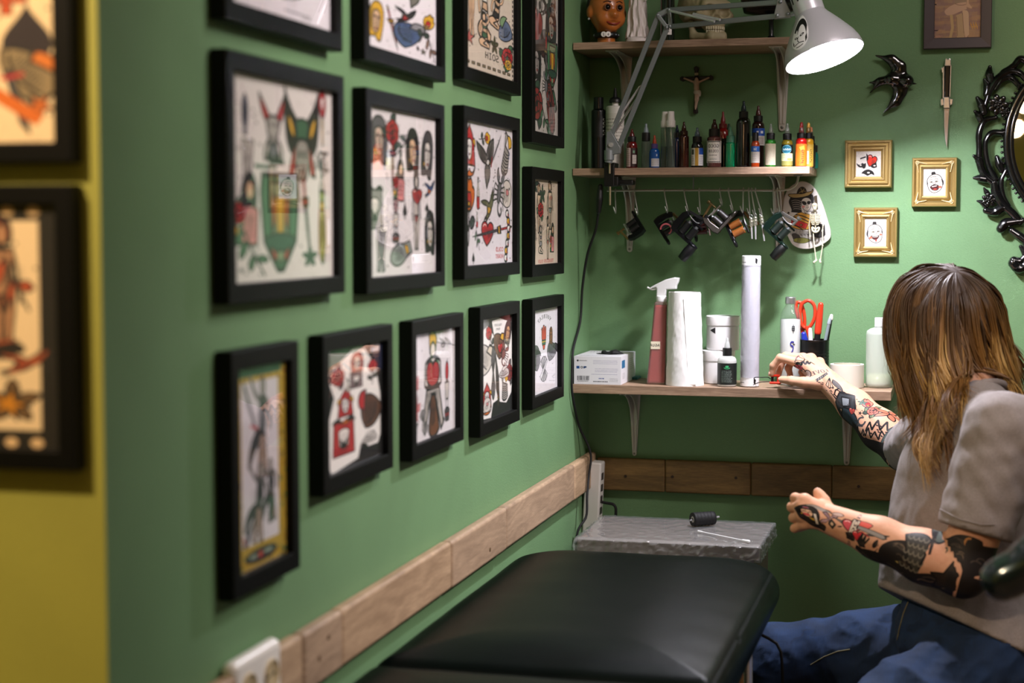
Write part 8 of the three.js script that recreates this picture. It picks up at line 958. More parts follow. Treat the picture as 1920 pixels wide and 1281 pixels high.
  const torso = blend([bone(pelvis, chest, 0.095, 0.08), bone(lerp(neckB, rSh, 0.25).add(V(0, -0.02, 0)), rSh, 0.036, 0.044), bone(lerp(neckB, lSh, 0.25).add(V(0, -0.02, 0)), lSh, 0.036, 0.044), bone(chest, lerp(chest, neckB, 0.8), 0.08, 0.045), bone(neckB, lerp(neckB, headC, 0.6), 0.047, 0.046), bone(pelvis, rHip, 0.095, 0.08), bone(pelvis, lHip, 0.095, 0.08), bone(rHip, rKn, 0.074, 0.052), bone(lHip, lKn, 0.078, 0.052), bone(rKn, rAn, 0.05, 0.036), bone(lKn, lAn, 0.05, 0.036)], 0.04);
  const faceDir = V(-0.76, -0.26, -0.6).normalize(), hq = new THREE.Quaternion().setFromUnitVectors(V(0, 0, 1), V(faceDir.x, 0, faceDir.z).normalize()).multiply(new THREE.Quaternion().setFromAxisAngle(V(1, 0, 0), 0.28));
  const hp = (x, y, z) => V(x, y, z).applyQuaternion(hq).add(headC);
  const headF = blend([ball(hp(0, 0.02, -0.012), 0.073, 0.082, 0.09, hq), ball(hp(0, -0.05, 0.03), 0.05, 0.058, 0.055, hq), bone(hp(0, -0.105, 0.055), hp(0, -0.10, 0.06), 0.02, 0.018), bone(hp(0, 0.0, 0.082), hp(0, -0.034, 0.1), 0.009, 0.0115), bone(hp(-0.02, -0.066, 0.076), hp(0.02, -0.066, 0.076), 0.007, 0.007), bone(hp(-0.03, 0.012, 0.068), hp(0.03, 0.012, 0.068), 0.013, 0.013), ball(hp(0.073, -0.012, -0.004), 0.01, 0.03, 0.018, hq), ball(hp(-0.073, -0.012, -0.004), 0.01, 0.03, 0.018, hq), bone(hp(0, -0.07, -0.02), lerp(neckB, headC, 0.25), 0.05, 0.052)], 0.014);
  const sockets = blend([ball(hp(0.031, -0.008, 0.088), 0.016, 0.012, 0.014, hq), ball(hp(-0.031, -0.008, 0.088), 0.016, 0.012, 0.014, hq)], 0.004), lipLine = bone(hp(-0.02, -0.067, 0.086), hp(0.02, -0.067, 0.086), 0.0022, 0.0022);
  const bounds = (pts, m) => [[0, 1, 2].map((k) => Math.min(...pts.map((p) => p.getComponent(k))) - m), [0, 1, 2].map((k) => Math.max(...pts.map((p) => p.getComponent(k))) + m)];
  const gTorso = nets(torso, ...bounds([pelvis, chest, neckB, headC, rHip, lHip, rKn, lKn, rAn, lAn, rSh, lSh], 0.15), 0.014);
  const gHead = nets((x, y, z) => smax(smax(headF(x, y, z), -sockets(x, y, z), 0.006), -lipLine(x, y, z), 0.003), ...bounds([headC, neckB], 0.135), 0.005);
  const gArm = (f, a, b, c) => nets(f, ...bounds([a, b, c], 0.075), 0.0052), cutHand = (h) => nets(h.f, h.lo, h.hi, 0.0026);

  // ---- skin with tattoos: an arm is unrolled around its own axis
  const CW = 1024, CH = 2048, CIRC = 0.26, LEN = 0.78, KX = CW / CIRC, KY = CH / LEN;
  function chainOf(sh, el, wr, kn) {
    const P = [sh, el, wr, kn], seg = []; let l = 0;
    for (let i = 0; i < 3; i++) { const d = P[i + 1].clone().sub(P[i]), L = d.length(), ax = d.clone().normalize(), e1 = ref.clone().addScaledVector(ax, -ax.dot(ref)).normalize(); seg.push({ a: P[i], ax, L, l, e1, e2: V(0, 0, 0).crossVectors(ax, e1), end: i === 2 }); l += L; }
    return seg;
  }
  function unroll(seg, p) { let best = null; for (const s of seg) { const q = p.clone().sub(s.a); let t = q.dot(s.ax); const tc = s.end ? Math.max(0, t) : Math.max(0, Math.min(s.L, t)); q.addScaledVector(s.ax, -tc); const d = q.length(); if (!best || d < best.d) best = { d, ang: Math.atan2(q.dot(s.e2), q.dot(s.e1)), len: s.l + tc }; } return best; }
  function uvArm(g, seg, digit) { // fingers and thumb keep bare skin
    const h = g.toNonIndexed(), p = h.attributes.position, uv = new Float32Array(p.count * 2), q = V(0, 0, 0);
    for (let i = 0; i < p.count; i += 3) { let first = 0; if (digit) { q.set(0, 0, 0); for (let k = 0; k < 3; k++) q.add(V(p.getX(i + k), p.getY(i + k), p.getZ(i + k)).multiplyScalar(1 / 3)); if (digit(q.x, q.y, q.z)) { for (let k = 0; k < 3; k++) { uv[2 * (i + k)] = 0.04; uv[2 * (i + k) + 1] = 0.985; } continue; } } for (let k = 0; k < 3; k++) { q.fromBufferAttribute(p, i + k); const r = unroll(seg, q); let a = r.ang; if (!k) first = a; else { if (a - first > PI) a -= 2 * PI; if (a - first < -PI) a += 2 * PI; } uv[2 * (i + k)] = a / (2 * PI) + 0.5; uv[2 * (i + k) + 1] = 1 - r.len / LEN; } }
    h.setAttribute('uv', new THREE.BufferAttribute(uv, 2)); return h;
  }
  const SKINC = '#d2a184';
  function tattooTex(seg, base, draw) {
    const proj = (p) => { const q = p.clone().project(camera); return [(q.x * 0.5 + 0.5) * 1920, (0.5 - q.y * 0.5) * 1281]; };
    camera.aspect = 1920 / 1281; camera.updateProjectionMatrix();
    const right = V(1, 0, 0).applyQuaternion(camera.quaternion), down = V(0, -1, 0).applyQuaternion(camera.quaternion);
    const t = ctex(CW, CH, (c) => {
      const n = new THREE.Color(base).convertLinearToSRGB(); c.fillStyle = base; c.fillRect(0, 0, CW, CH);
      for (let i = 0; i < 2600; i++) { c.fillStyle = ['rgba(180,90,70,.05)', 'rgba(240,210,180,.05)', 'rgba(150,100,80,.05)'][i % 3]; c.beginPath(); c.ellipse(rnd() * CW, rnd() * CH, 6 + rnd() * 40, 6 + rnd() * 30, rnd() * 3, 0, 7); c.fill(); }
      const place = (u, v, w, h, rot, fn, ...a) => { // motif centred where the photo shows it, in that orientation, sizes in photo pixels
        let best = null; for (const s of seg) { const A = proj(s.a), B = proj(s.a.clone().addScaledVector(s.ax, s.L)), dx = B[0] - A[0], dy = B[1] - A[1], LL = Math.hypot(dx, dy); let tt = ((u - A[0]) * dx + (v - A[1]) * dy) / (LL * LL); tt = Math.max(0, s.end ? tt : Math.min(1, tt)); const off = ((u - A[0]) * -dy + (v - A[1]) * dx) / LL, dd = Math.hypot(u - A[0] - dx * tt, v - A[1] - dy * tt); if (!best || dd < best.dd) best = { dd, s, tt, off, ax: dx / LL, ay: dy / LL, mpp: s.L / LL, mp2: camera.position.distanceTo(s.a) / FPX }; }
        const { s, tt, off, ax, ay } = best, rad = s.end ? 0.04 : 0.04, sg = Math.sign(s.e2.dot(right.clone().multiplyScalar(-ay).addScaledVector(down, ax))) || 1;
        const k = off * best.mp2 / rad, ang = s.end ? Math.atan2(off * best.mp2, 0.024) : Math.asin(Math.max(-0.97, Math.min(0.97, k))), str = s.end ? 0.9 : 1 / Math.sqrt(Math.max(0.18, 1 - k * k)), kx = best.mp2 * KX * str * (CIRC / (2 * PI * rad)), ky = best.mpp * KY;
        c.save(); c.translate((sg * ang / (2 * PI) + 0.5) * CW, (s.l + tt * s.L) * KY); c.transform(-ay * kx * sg, ax * ky, ax * kx * sg, ay * ky, 0, 0); c.rotate(rot); c.scale(w * GROW / 100, h * GROW / 100); typeof fn === 'string' ? F[fn](c, ...a) : fn(c); c.restore();
      };
      draw(place, c);
    });
    t.wrapS = THREE.RepeatWrapping; return t;
  }
  const GROW = 1.22;
  const dots = (n, s) => (c) => { for (let i = 0; i < n; i++) oval(c, rr(-50, 50), rr(-50, 50), s, s, '#2a2224', 0); };
  const blackout = (d) => (c) => { ink(c, d, '#211e1f', 0); for (let i = 0; i < 9; i++) { const x = rr(-34, 30), y = rr(-26, 26); ink(c, `M${x} ${y}C${x + rr(4, 14)} ${y - rr(4, 14)} ${x + rr(10, 24)} ${y + rr(-6, 10)} ${x + rr(16, 30)} ${y + rr(-4, 14)}`, 0, 2, i % 3 ? '#4a413b' : '#6a5a4c'); } };
  const txt2 = (s, col = '#3a3032', f = 60) => (c) => mirrorText(c, s, 0, 0, f, col, 'bold');
  const rSeg = chainOf(rSh, rEl, rWr, lerp(rMcp[1], rMcp[2], 0.3)), lSeg = chainOf(lSh, lEl, lWr, lerp(lMcp[1], lMcp[2], 0.5));
  const rTex = tattooTex(rSeg, SKINC, (P) => {
    P(1500, 672, 40, 20, 0.2, (c) => { oval(c, 0, 0, 40, 44, 0, 3); ink(c, 'M-40 10C-20 40 20 40 60 20M-10 20L60 10M20 -10L60 -14', 0, 3); }); P(1499, 672, 18, 12, 0, 'rose', '#9a6a72', '#7a6a6a'); P(1520, 684, 30, 8, -0.3, (c) => ink(c, 'M-50 0L-40 -40L-30 40L-16 -30L-6 40L10 -40L14 40L30 -20L50 30', 0, 9));
    P(1499, 704, 20, 22, 0.1, 'rose', '#c05a66', '#2c4a40'); P(1491, 692, 12, 12, 0.6, 'leafy', '#35564a'); P(1508, 716, 14, 12, 2.2, 'leafy', '#2d4a40'); P(1488, 713, 10, 10, 1, 'leafy', '#2d4a40');
    P(1519, 705, 26, 26, 0.25, 'heart', '#8d7f78'); P(1545, 700, 22, 12, -0.5, txt2('LOVE', '#4a3a3a', 70));
    P(1550, 712, 16, 34, 0.75, (c) => { ink(c, 'M-20 -50L20 -50L10 50L-26 50Z', '#6f6a66', 3); for (let i = 0; i < 7; i++) ink(c, `M-20 ${-44 + i * 14}L16 ${-40 + i * 14}`, 0, 4); });
    P(1565, 723, 17, 22, 0.15, (c) => { ink(c, 'M10 -50L50 40L20 36L10 -50L-10 44L-36 30ZM20 36L10 50L-10 44', '#d8b098', 5); }); P(1586, 727, 28, 16, 0.7, (c) => ink(c, 'M-50 -20C-20 -40 20 -20 50 30C10 20 -20 40 -40 20Z', '#55504e', 4));
    P(1560, 736, 30, 14, 0.3, dots(12, 6)); P(1587, 744, 20, 20, 0.1, (c) => { ink(c, 'M-50 20C-30 -60 -20 -10 40 -10M-40 -20L-10 -40M-46 26C-20 50 20 40 46 0M40 -14L56 -4L40 14', 0, 9); });
    P(1597, 770, 38, 42, 0.45, (c) => { ink(c, 'M-44 -40L20 -50L48 -10L40 40L-10 50L-50 10Z', '#2e3134', 6); ink(c, 'M-26 -26L10 -34L24 -8L-6 4Z', '#7f8488', 4); ink(c, 'M-20 16L26 8L20 30L-4 36Z', '#c9a890', 3); }); P(1605, 795, 36, 30, 0.6, (c) => ink(c, 'M-50 -30C-10 -50 40 -30 50 10C20 50 -20 40 -46 20Z', '#2f3f48', 4)); P(1630, 799, 22, 18, 0.1, (c) => { c.lineWidth = 14; c.strokeStyle = '#3a3c40'; c.beginPath(); c.arc(10, 0, 30, 0, 5.2); c.stroke(); ink(c, 'M-50 30L20 34', 0, 12, '#3a3c40'); });
    for (const [u, v, s] of [[1611, 757, 7], [1629, 784, 7], [1620, 770, 5], [1640, 775, 4], [1600, 746, 5]]) P(u, v, s, s, 0.3, 'star5', '#2a2224'); P(1622, 765, 60, 34, 0.7, dots(26, 2));
    P(1643, 772, 22, 34, -0.3, 'flower', '#c8705e'); P(1652, 780, 22, 20, 0.4, 'rose', '#c8604e', '#6a7a5a'); P(1632, 762, 14, 10, 0, 'leafy', '#4a6a5a'); P(1675, 788, 40, 14, 0.45, 'leafy', '#b8684e');
    P(1668, 812, 40, 24, 0.2, (c) => ink(c, 'M-50 30L-40 -20L-26 20L-14 -36L2 16L16 -40L26 10L44 -30L50 20L40 44', 0, 5)); P(1655, 822, 40, 26, 0.1, (c) => ink(c, 'M-50 0L-40 -24L-30 10L-16 -30L-8 20L8 -10L20 30L30 -16L50 24', '#caa088', 4)); P(1660, 838, 44, 22, 0.5, (c) => { for (let i = 0; i < 10; i++) ink(c, `M${-44 + i * 9} ${10 * Math.sin(i)}C${-40 + i * 9} -20 ${-30 + i * 9} 20 ${-36 + i * 9} 30`, 0, 4); }); P(1677, 828, 12, 40, 0.6, (c) => ink(c, 'M0 -50C30 -20 20 30 -6 50C-30 20 -20 -30 0 -50Z', '#4a5452', 4)); P(1645, 815, 60, 30, 0.6, dots(26, 3)); P(1625, 822, 30, 14, 0.7, 'stem', '#4a4f48'); P(1650, 850, 34, 16, 0.75, (c) => { for (let i = 0; i < 5; i++) ink(c, `M${-46 + i * 20} 20C${-50 + i * 20} -30 ${-26 + i * 20} -30 ${-30 + i * 20} 20`, i % 2 ? '#8a6f62' : '#5a4a46', 4); }); P(1675, 852, 30, 18, 0.6, 'scorpion', '#6a5a52'); P(1612, 780, 12, 12, 0.3, 'heart', '#a8423c'); P(1510, 690, 16, 12, 0.4, 'rose', '#b8566a', '#3a5a4c');
    P(1638, 838, 80, 13, 0.8, blackout('M-50 -30C-20 -50 30 -40 50 0C40 40 -20 40 -50 10Z')); P(1668, 872, 56, 15, 0.75, blackout('M-50 -30C-20 -50 30 -40 50 0C40 40 -20 50 -50 20Z')); P(1598, 804, 44, 9, 0.8, blackout('M-50 -10C-20 -40 30 -30 50 0C30 40 -20 30 -50 -10Z')); P(1580, 760, 36, 7, 0.7, blackout('M-50 -10C-20 -40 30 -30 50 0C30 30 -20 30 -50 -10Z')); P(1704, 856, 18, 76, 0.2, blackout('M-50 -50L50 -50L50 50L-50 50Z'));
  });
  const lTex = tattooTex(lSeg, SKINC, (P) => {
    P(1532, 944, 56, 24, 0.35, (c) => { for (let i = 0; i < 6; i++) ink(c, `M${-50 + i * 4} ${20 - i * 8}C-10 ${-40 - i * 2} 30 ${-40 + i * 2} 50 ${10 + i}`, i % 2 ? '#8f8984' : '#a9a39d', 3); });
    P(1511, 957, 54, 52, 0.1, 'head', '#1b1c20', '#e0b89c', '#c8404a'); P(1512, 962, 12, 10, 0, (c) => oval(c, 0, 0, 46, 46, '#d0505a', 0)); P(1520, 980, 56, 34, 0.3, blackout('M-50 -20C-20 -50 30 -40 50 -10L46 40C0 50 -40 40 -50 -20Z')); P(1526, 972, 20, 12, 0.4, (c) => oval(c, 0, 0, 40, 30, '#c9a040', 3)); P(1512, 945, 16, 12, 0.2, 'flower', '#a06a80'); P(1530, 970, 10, 34, 0.1, (c) => ink(c, 'M-40 -50L10 -50L40 50L-10 50Z', '#d8d0c6', 6));
    P(1556, 968, 24, 36, -0.35, (c) => ink(c, 'M-14 -50L14 -50L10 50L-10 50Z', '#8a6f78', 4)); P(1560, 966, 18, 48, 1.15, (c) => ink(c, 'M0 -50L22 -30L8 0L24 30L0 50L-24 30L-8 0L-22 -30Z', '#a98a90', 4)); P(1566, 981, 15, 22, 0.1, (c) => { ink(c, 'M0 -50L46 0L0 50L-46 0Z', '#3a3634', 5); ink(c, 'M0 -24L22 0L0 24L-22 0Z', '#d8b89a', 2); }); P(1580, 956, 20, 12, 0.2, (c) => ink(c, 'M-50 0C-20 -50 30 -40 50 0C20 40 -20 30 -50 0Z', '#c0a8a0', 5));
    P(1582, 985, 9, 5, -0.2, blackout('M-50 0C-20 -50 40 -30 50 0C20 50 -30 40 -50 0Z')); P(1596, 967, 7, 5, 0.6, blackout('M-50 0C-20 -50 40 -30 50 0C20 50 -30 40 -50 0Z'));
    P(1588, 974, 40, 12, 0.5, (c) => ink(c, 'M-50 -20L50 -40L30 40Z', '#6a6462', 4)); P(1606, 982, 40, 30, 0.3, 'heart', '#c24a56'); P(1626, 980, 34, 18, 0.35, (c) => ink(c, 'M-50 -30C-10 -50 30 -40 50 -20C40 30 -10 50 -46 30Z', '#cf5a50', 3)); P(1608, 990, 14, 44, 0.4, (c) => { ink(c, 'M-40 -50L40 -50L40 50L-40 50Z', '#cfc3b6', 4); c.save(); c.rotate(PI / 2); mirrorText(c, 'BLOOD', 0, 0, 50, '#4a3a3c'); c.restore(); }); P(1616, 1003, 22, 22, 0.2, 'heart', '#c2303a'); P(1600, 1006, 18, 16, 0.3, blackout('M-50 -30L0 -50L40 -20L50 40L-20 50Z')); P(1628, 1010, 18, 22, 0.5, (c) => ink(c, 'M-40 30L-30 -40L-10 40L4 -40L16 40L40 -30', 0, 12)); P(1622, 1018, 16, 12, 0.1, blackout('M-50 -30L0 -50L40 -20L50 40L-20 50Z'));
    P(1652, 1000, 60, 15, 0.42, 'sword'); P(1645, 995, 50, 16, 0.42, (c) => ink(c, 'M-50 -20L40 -20L50 0L40 20L-50 20Z', '#8d8a88', 4)); P(1652, 1016, 12, 16, 0.6, blackout('M0 -50C40 -10 40 40 0 50C-40 40 -40 -10 0 -50Z')); for (let i = 0; i < 5; i++) P(1650 + i * 6, 1030 + i * 4, 4, 16, 0.9, blackout('M0 -50L40 50L-40 50Z'));
    P(1700, 1042, 70, 60, 0.4, blackout('M-50 -10C-30 -50 30 -50 50 -30C50 20 30 50 -10 46C-40 40 -60 20 -50 -10Z')); P(1722, 1032, 40, 54, 0.35, (c) => { ink(c, 'M-50 -40C0 -60 40 -50 50 -40L40 50C0 30 -30 0 -50 -40Z', '#3c3b38', 3); for (let j = 0; j < 5; j++) for (let i = 0; i < 4; i++) { c.lineWidth = 4; c.strokeStyle = '#6f6b62'; c.beginPath(); c.arc(-26 + i * 20 + (j % 2) * 8, -40 + j * 18, 10, 0.2, 2.9); c.stroke(); } }); P(1690, 1050, 8, 6, 0, (c) => oval(c, 0, 0, 46, 46, '#b8a868', 0)); P(1680, 1068, 110, 30, 0.45, blackout('M-50 -20C-20 -50 30 -40 50 -20C50 40 0 50 -50 20Z')); P(1760, 1092, 100, 34, 0.3, blackout('M-50 -20C-20 -50 30 -30 50 -30C50 40 0 50 -50 20Z')); P(1640, 1046, 60, 14, 0.5, blackout('M-50 -20C-20 -50 30 -40 50 -20C50 40 0 50 -50 20Z'));
    P(1768, 1010, 34, 26, 0.2, (c) => ink(c, 'M-50 -30C-10 -60 40 -40 50 0C20 40 -30 40 -50 -30Z', '#5a6460', 4)); P(1756, 1018, 9, 26, 0.1, blackout('M-40 -50L40 -50L20 50L-20 50Z')); P(1803, 1028, 54, 46, 0.3, blackout('M-50 0C-30 -50 20 -50 40 -40C60 0 40 40 10 50C-20 40 -40 30 -50 0Z')); P(1816, 1018, 16, 18, 0.2, (c) => { c.lineWidth = 18; c.strokeStyle = '#b07a48'; c.beginPath(); c.arc(0, 0, 34, 1.6, 5); c.stroke(); }); P(1784, 1032, 10, 10, 0, 'star5', '#6a7466'); P(1790, 1080, 60, 46, 0.2, (c) => ink(c, 'M0 -50L14 -20L44 -30L34 0L50 20L20 24L10 50L-10 26L-44 34L-34 6L-50 -14L-18 -16Z', '#2a2320', 3)); P(1840, 1060, 50, 60, 0.1, blackout('M-40 -50L50 -50L50 50L-50 50Z'));
  });
  const skin = (o) => PHY('#ffffff', { roughness: 0.55, specularIntensity: 0.5, ...o }), plain = PHY(SKINC, { roughness: 0.55, specularIntensity: 0.5 });
  const groups = [merge([gTorso, gHead]), merge([uvArm(gArm(rArm, rSh, rEl, rWr), rSeg), uvArm(cutHand(rHand), rSeg, rHand.digit)]), merge([uvArm(gArm(lArm, lSh, lEl, lWr), lSeg), uvArm(cutHand(lHand), lSeg, lHand.digit)])];
  const body = shadows(new THREE.Mesh(mergeGeometries(groups, true), [plain, skin({ map: rTex }), skin({ map: lTex })])); body.name = 'body'; person.add(body);
  for (const s of [-1, 1]) { const e = part('eye', new THREE.SphereGeometry(0.0115, 16, 12), PHY('#e9e4dc', { roughness: 0.2 }), person, hp(s * 0.031, -0.008, 0.071).toArray()); part('iris', new THREE.SphereGeometry(0.006, 12, 8), PHY('#3a2a1c', { roughness: 0.2 }), e, V(0, 0, 0.0068).applyQuaternion(hq).toArray()); }
  // finger nails
  const nail = (tip, up) => { const d = tip[1].clone().sub(tip[0]).normalize(), g = new THREE.SphereGeometry(1, 10, 8); g.scale(0.0048, 0.0062, 0.0016); const z = up.clone().addScaledVector(d, -up.dot(d)).normalize(), x = V(0, 0, 0).crossVectors(d, z); g.applyMatrix4(new THREE.Matrix4().makeBasis(x, d, z)); const c = tip[1].clone().addScaledVector(z, 0.0062).addScaledVector(d, 0.0005); g.translate(c.x, c.y, c.z); return g; };
  part('nails', merge([...rHand.tips.slice(0, 4).map((q) => nail(q, V(-0.8, 0.1, 0.3))), nail(rHand.tips[4], V(0, 0.4, 0.9)), ...lHand.tips.slice(0, 4).map((q) => nail(q, V(0, 0, -1))), nail(lHand.tips[4], V(0.3, 0.3, 0.8))]), PHY('#dcae98', { roughness: 0.3 }), person);

  // ---- clothes
  const fold = (x, y, z) => 0.0055 * noise(x * 13 + y * 9, y * 7 - x * 4, z * 11) + 0.004 * noise(x * 26 - y * 18, y * 12 + x * 9, z * 20 + 4) + 0.0016 * noise(x * 60, y * 44, z * 60);
  const tf = J(1788, 1120, 0.8), fr = V(-1, 0, -0.25).normalize();
  const slR = lerp(rSh, rEl, 0.9), slL = lerp(lSh, lEl, 0.72), axR = rEl.clone().sub(rSh).normalize(), axL = lEl.clone().sub(lSh).normalize();
  const shirtTorso = blend([bone(J(1786, 1140, 0.72), J(1802, 875, 0.70), 0.118, 0.102), bone(J(1806, 1150, 0.85), J(1836, 885, 0.85), 0.112, 0.09), bone(J(1764, 1090, 0.78), J(1782, 900, 0.77), 0.118, 0.1), bone(chest, lerp(chest, neckB, 0.7), 0.092, 0.06), bone(lerp(neckB, rSh, 0.2), rSh, 0.05, 0.058), bone(lerp(neckB, lSh, 0.2), lSh, 0.05, 0.06), bone(lHip, pelvis, 0.115, 0.125)], 0.05);
  const slv = (s, e, ax, r0, r1) => { const f = bone(s, e.clone().addScaledVector(ax, 0.06), r0, r1); return (x, y, z) => smax(f(x, y, z) + 0.0035 * noise(x * 24, y * 30, z * 24) + 0.003 * noise(x * 40 + y * 20, y * 16, z * 40), (x - e.x) * ax.x + (y - e.y) * ax.y + (z - e.z) * ax.z, 0.004); };
  const sR = slv(rSh, slR, axR, 0.068, 0.05), sL = slv(lSh, slL, axL, 0.074, 0.063);
  const hemA = J(1642, 1101, 0.72), hemB = J(1762, 1150, 0.93), hemC = J(1925, 1228, 0.95), hemN = V(0, 0, 0).crossVectors(hemB.clone().sub(hemA), hemC.clone().sub(hemA)).normalize(); if (hemN.y > 0) hemN.negate();
  const neckHole = bone(neckB.clone().add(V(0.005, -0.01, 0)), lerp(neckB, headC, 1), 0.05, 0.062);
  const shirtF = (x, y, z) => { let d = shirtTorso(x, y, z) + fold(x, y, z) * Math.min(1, Math.max(0.25, (neckB.y - 0.05 - y) * 5)); d = smin(d, sL(x, y, z), 0.016); d = smin(d, sR(x, y, z), 0.03); d = smax(d, (x - hemA.x) * hemN.x + (y - hemA.y) * hemN.y + (z - hemA.z) * hemN.z, 0.004); return smax(d, -neckHole(x, y, z), 0.006); };
  M.shirt = new THREE.MeshStandardMaterial({ color: '#958f8e', roughness: 0.92, bumpMap: rep(field(256, 256, (x, y) => 128 + 50 * Math.sin(x * PI / 2) * Math.sin(y * PI / 2) + 50 * (rnd() - 0.5)), 1 / 0.06, 1 / 0.06), bumpScale: 0.0004, map: rep(field(256, 256, (x, y) => { const k = 235 + 20 * (rnd() - 0.5) * 2; return [k, k - 2, k - 3]; }, true), 1 / 0.2, 1 / 0.2) });
  const shirt = part('t_shirt', uvBox(nets(shirtF, ...bounds([J(1600, 1240, 0.8), neckB, lSh, rSh, slR, slL, J(1990, 1240, 1.05), J(1960, 900, 0.6)], 0.09), 0.0062)), M.shirt, person);
  const trace = (f, u, v, lift = 0.0006) => { const d = ray(u, v).normalize(), p = camera.position.clone().addScaledVector(d, 2.2); for (let i = 0; i < 160; i++) { const q = f(p.x, p.y, p.z); if (q < lift) break; p.addScaledVector(d, Math.max(q * 0.6, 0.0004)); } return p; };
  const seamOn = (f, pts, r) => { const out = []; for (let i = 0; i < pts.length - 1; i++) for (let k = 0; k < 8; k++) out.push(trace(f, pts[i][0] + (pts[i + 1][0] - pts[i][0]) * k / 8, pts[i][1] + (pts[i + 1][1] - pts[i][1]) * k / 8)); out.push(trace(f, ...pts[pts.length - 1])); return tube(out, r, out.length * 3, 6); };
  part('seam', merge([seamOn(shirtF, [[1762, 955], [1800, 974], [1840, 984], [1866, 984]], 0.0012)]), M.shirt, shirt);
  { const pts = []; const ax = headC.clone().sub(neckB).normalize(), e1 = V(1, 0, 0).addScaledVector(ax, -ax.x).normalize(), e2 = V(0, 0, 0).crossVectors(ax, e1); for (let i = 0; i < 28; i++) { const a = i / 28 * 2 * PI, p = neckB.clone().addScaledVector(e1, 0.058 * Math.cos(a)).addScaledVector(e2, 0.058 * Math.sin(a)).addScaledVector(ax, 0.012); pts.push(p); } const col = tube(pts, 0.0075, 90, 8, true); part('collar', col, M.shirt, shirt); }
  const jf = blend([bone(rHip, lerp(rHip, rKn, 0.5), 0.096, 0.08), bone(lerp(rHip, rKn, 0.5), rKn, 0.084, 0.076), bone(lHip, lerp(lHip, lKn, 0.5), 0.1, 0.084), bone(lerp(lHip, lKn, 0.5), lKn, 0.084, 0.07), bone(pelvis, rHip, 0.125, 0.1), bone(pelvis, lHip, 0.12, 0.1), bone(rKn, lerp(rKn, rAn, 0.95), 0.074, 0.058), bone(lKn, lerp(lKn, lAn, 0.95), 0.068, 0.055)], 0.035);
  const jFold = (x, y, z) => 0.013 * Math.abs(noise(x * 9 + y * 13, y * 9 - x * 3, z * 6 + 2)) + 0.009 * Math.abs(noise(x * 20 - y * 15, y * 17 + x * 6, z * 9)) - 0.006 + 0.0012 * noise(x * 60, y * 60, z * 60);
  const jeansF = (x, y, z) => smax(jf(x, y, z) + jFold(x, y, z), rAn.y - 0.02 - y, 0.004);
  M.denim = new THREE.MeshStandardMaterial({ roughness: 0.9, map: rep(field(512, 512, (x, y) => { const w = ((x + y * 0.98) % 4 < 2 ? 1 : 0.82) * (0.92 + 0.16 * rnd()) * (1 + 0.22 * tn(x / 512 * 6, y / 512 * 6, 6, 3) + 0.12 * noise(x / 3, y / 40, 7)); return [18 * w, 47 * w, 85 * w]; }, true), 1 / 0.24, 1 / 0.24), bumpMap: rep(speck, 1 / 0.05, 1 / 0.05), bumpScale: 0.0003 });
  const jeans = part('jeans', uvBox(nets(jeansF, ...bounds([pelvis, rHip, lHip, rKn, lKn, rAn, lAn], 0.14), 0.0075)), M.denim, person);
  part('stitched_seam', merge([seamOn(jeansF, [[1703, 1128], [1694, 1150], [1686, 1180], [1682, 1200]], 0.0013), seamOn(jeansF, [[1520, 1247], [1545, 1232], [1570, 1222], [1594, 1218]], 0.0013)]), MAT('#6d6a50', { roughness: 0.8 }), jeans);
  for (const [an, k] of [[rAn, 'far'], [lAn, 'near']]) { const d = V(-1, 0, k === 'far' ? -0.1 : 0.05).normalize(), q = an.clone(), toe = q.clone().addScaledVector(d, 0.15); toe.y = 0.04; const heel = q.clone().addScaledVector(d, -0.03); heel.y = 0.045; const f = blend([bone(heel, toe, 0.04, 0.036, V(0, 1, 0), 0.9), bone(q, heel, 0.045, 0.04)], 0.03); part('shoe', nets((x, y, z) => smax(f(x, y, z), 0.002 - y, 0.004), ...bounds([heel, toe, q], 0.06), 0.007), MAT('#1a1a1c', { roughness: 0.6 }), person); }

  // ---- hair: locks combed from the crown, draped over head and shoulders
  {
    const RX_ = 0.09, RY_ = 0.109, RZ_ = 0.103, skull = ball(headC.clone().add(V(0.004, 0.004, 0)), RX_, RY_, RZ_, hq), pole = V(0.24, 0.9, 0.36).normalize();
    const solid = (x, y, z) => Math.min(skull(x, y, z), shirtF(x, y, z) - 0.004);
    const grad = (p) => { const e = 0.003, f = solid; return V(f(p.x + e, p.y, p.z) - f(p.x - e, p.y, p.z), f(p.x, p.y + e, p.z) - f(p.x, p.y - e, p.z), f(p.x, p.y, p.z + e) - f(p.x, p.y, p.z - e)).normalize(); };
    const pos = [], nor = [], col = [], idx = [], a1 = V(1, 0, 0).addScaledVector(pole, -pole.x).normalize(), a2 = V(0, 0, 0).crossVectors(pole, a1);
    const dark = new THREE.Color('#35220f'), mid = new THREE.Color('#7a5526'), tip = new THREE.Color('#bf9a58'), c = new THREE.Color(), NS = 22, RS = 4;
    const lock = (ang, th0, len, r, lift, wave, ph, light, drift) => {
      const dir0 = a1.clone().multiplyScalar(Math.cos(ang)).addScaledVector(a2, Math.sin(ang)), d = pole.clone().multiplyScalar(Math.cos(th0)).addScaledVector(dir0, Math.sin(th0));
      let p = headC.clone().add(V(d.x * RX_, d.y * RY_, d.z * RZ_)); let s = skull(p.x, p.y, p.z); p.addScaledVector(grad(p), -s + lift * 0.06);
      let v = dir0.clone().multiplyScalar(Math.cos(th0)).addScaledVector(pole, -Math.sin(th0)).normalize(); const st = len / NS, pts = [p.clone()], side = V(0, 0, 0).crossVectors(V(0, 1, 0), dir0).normalize();
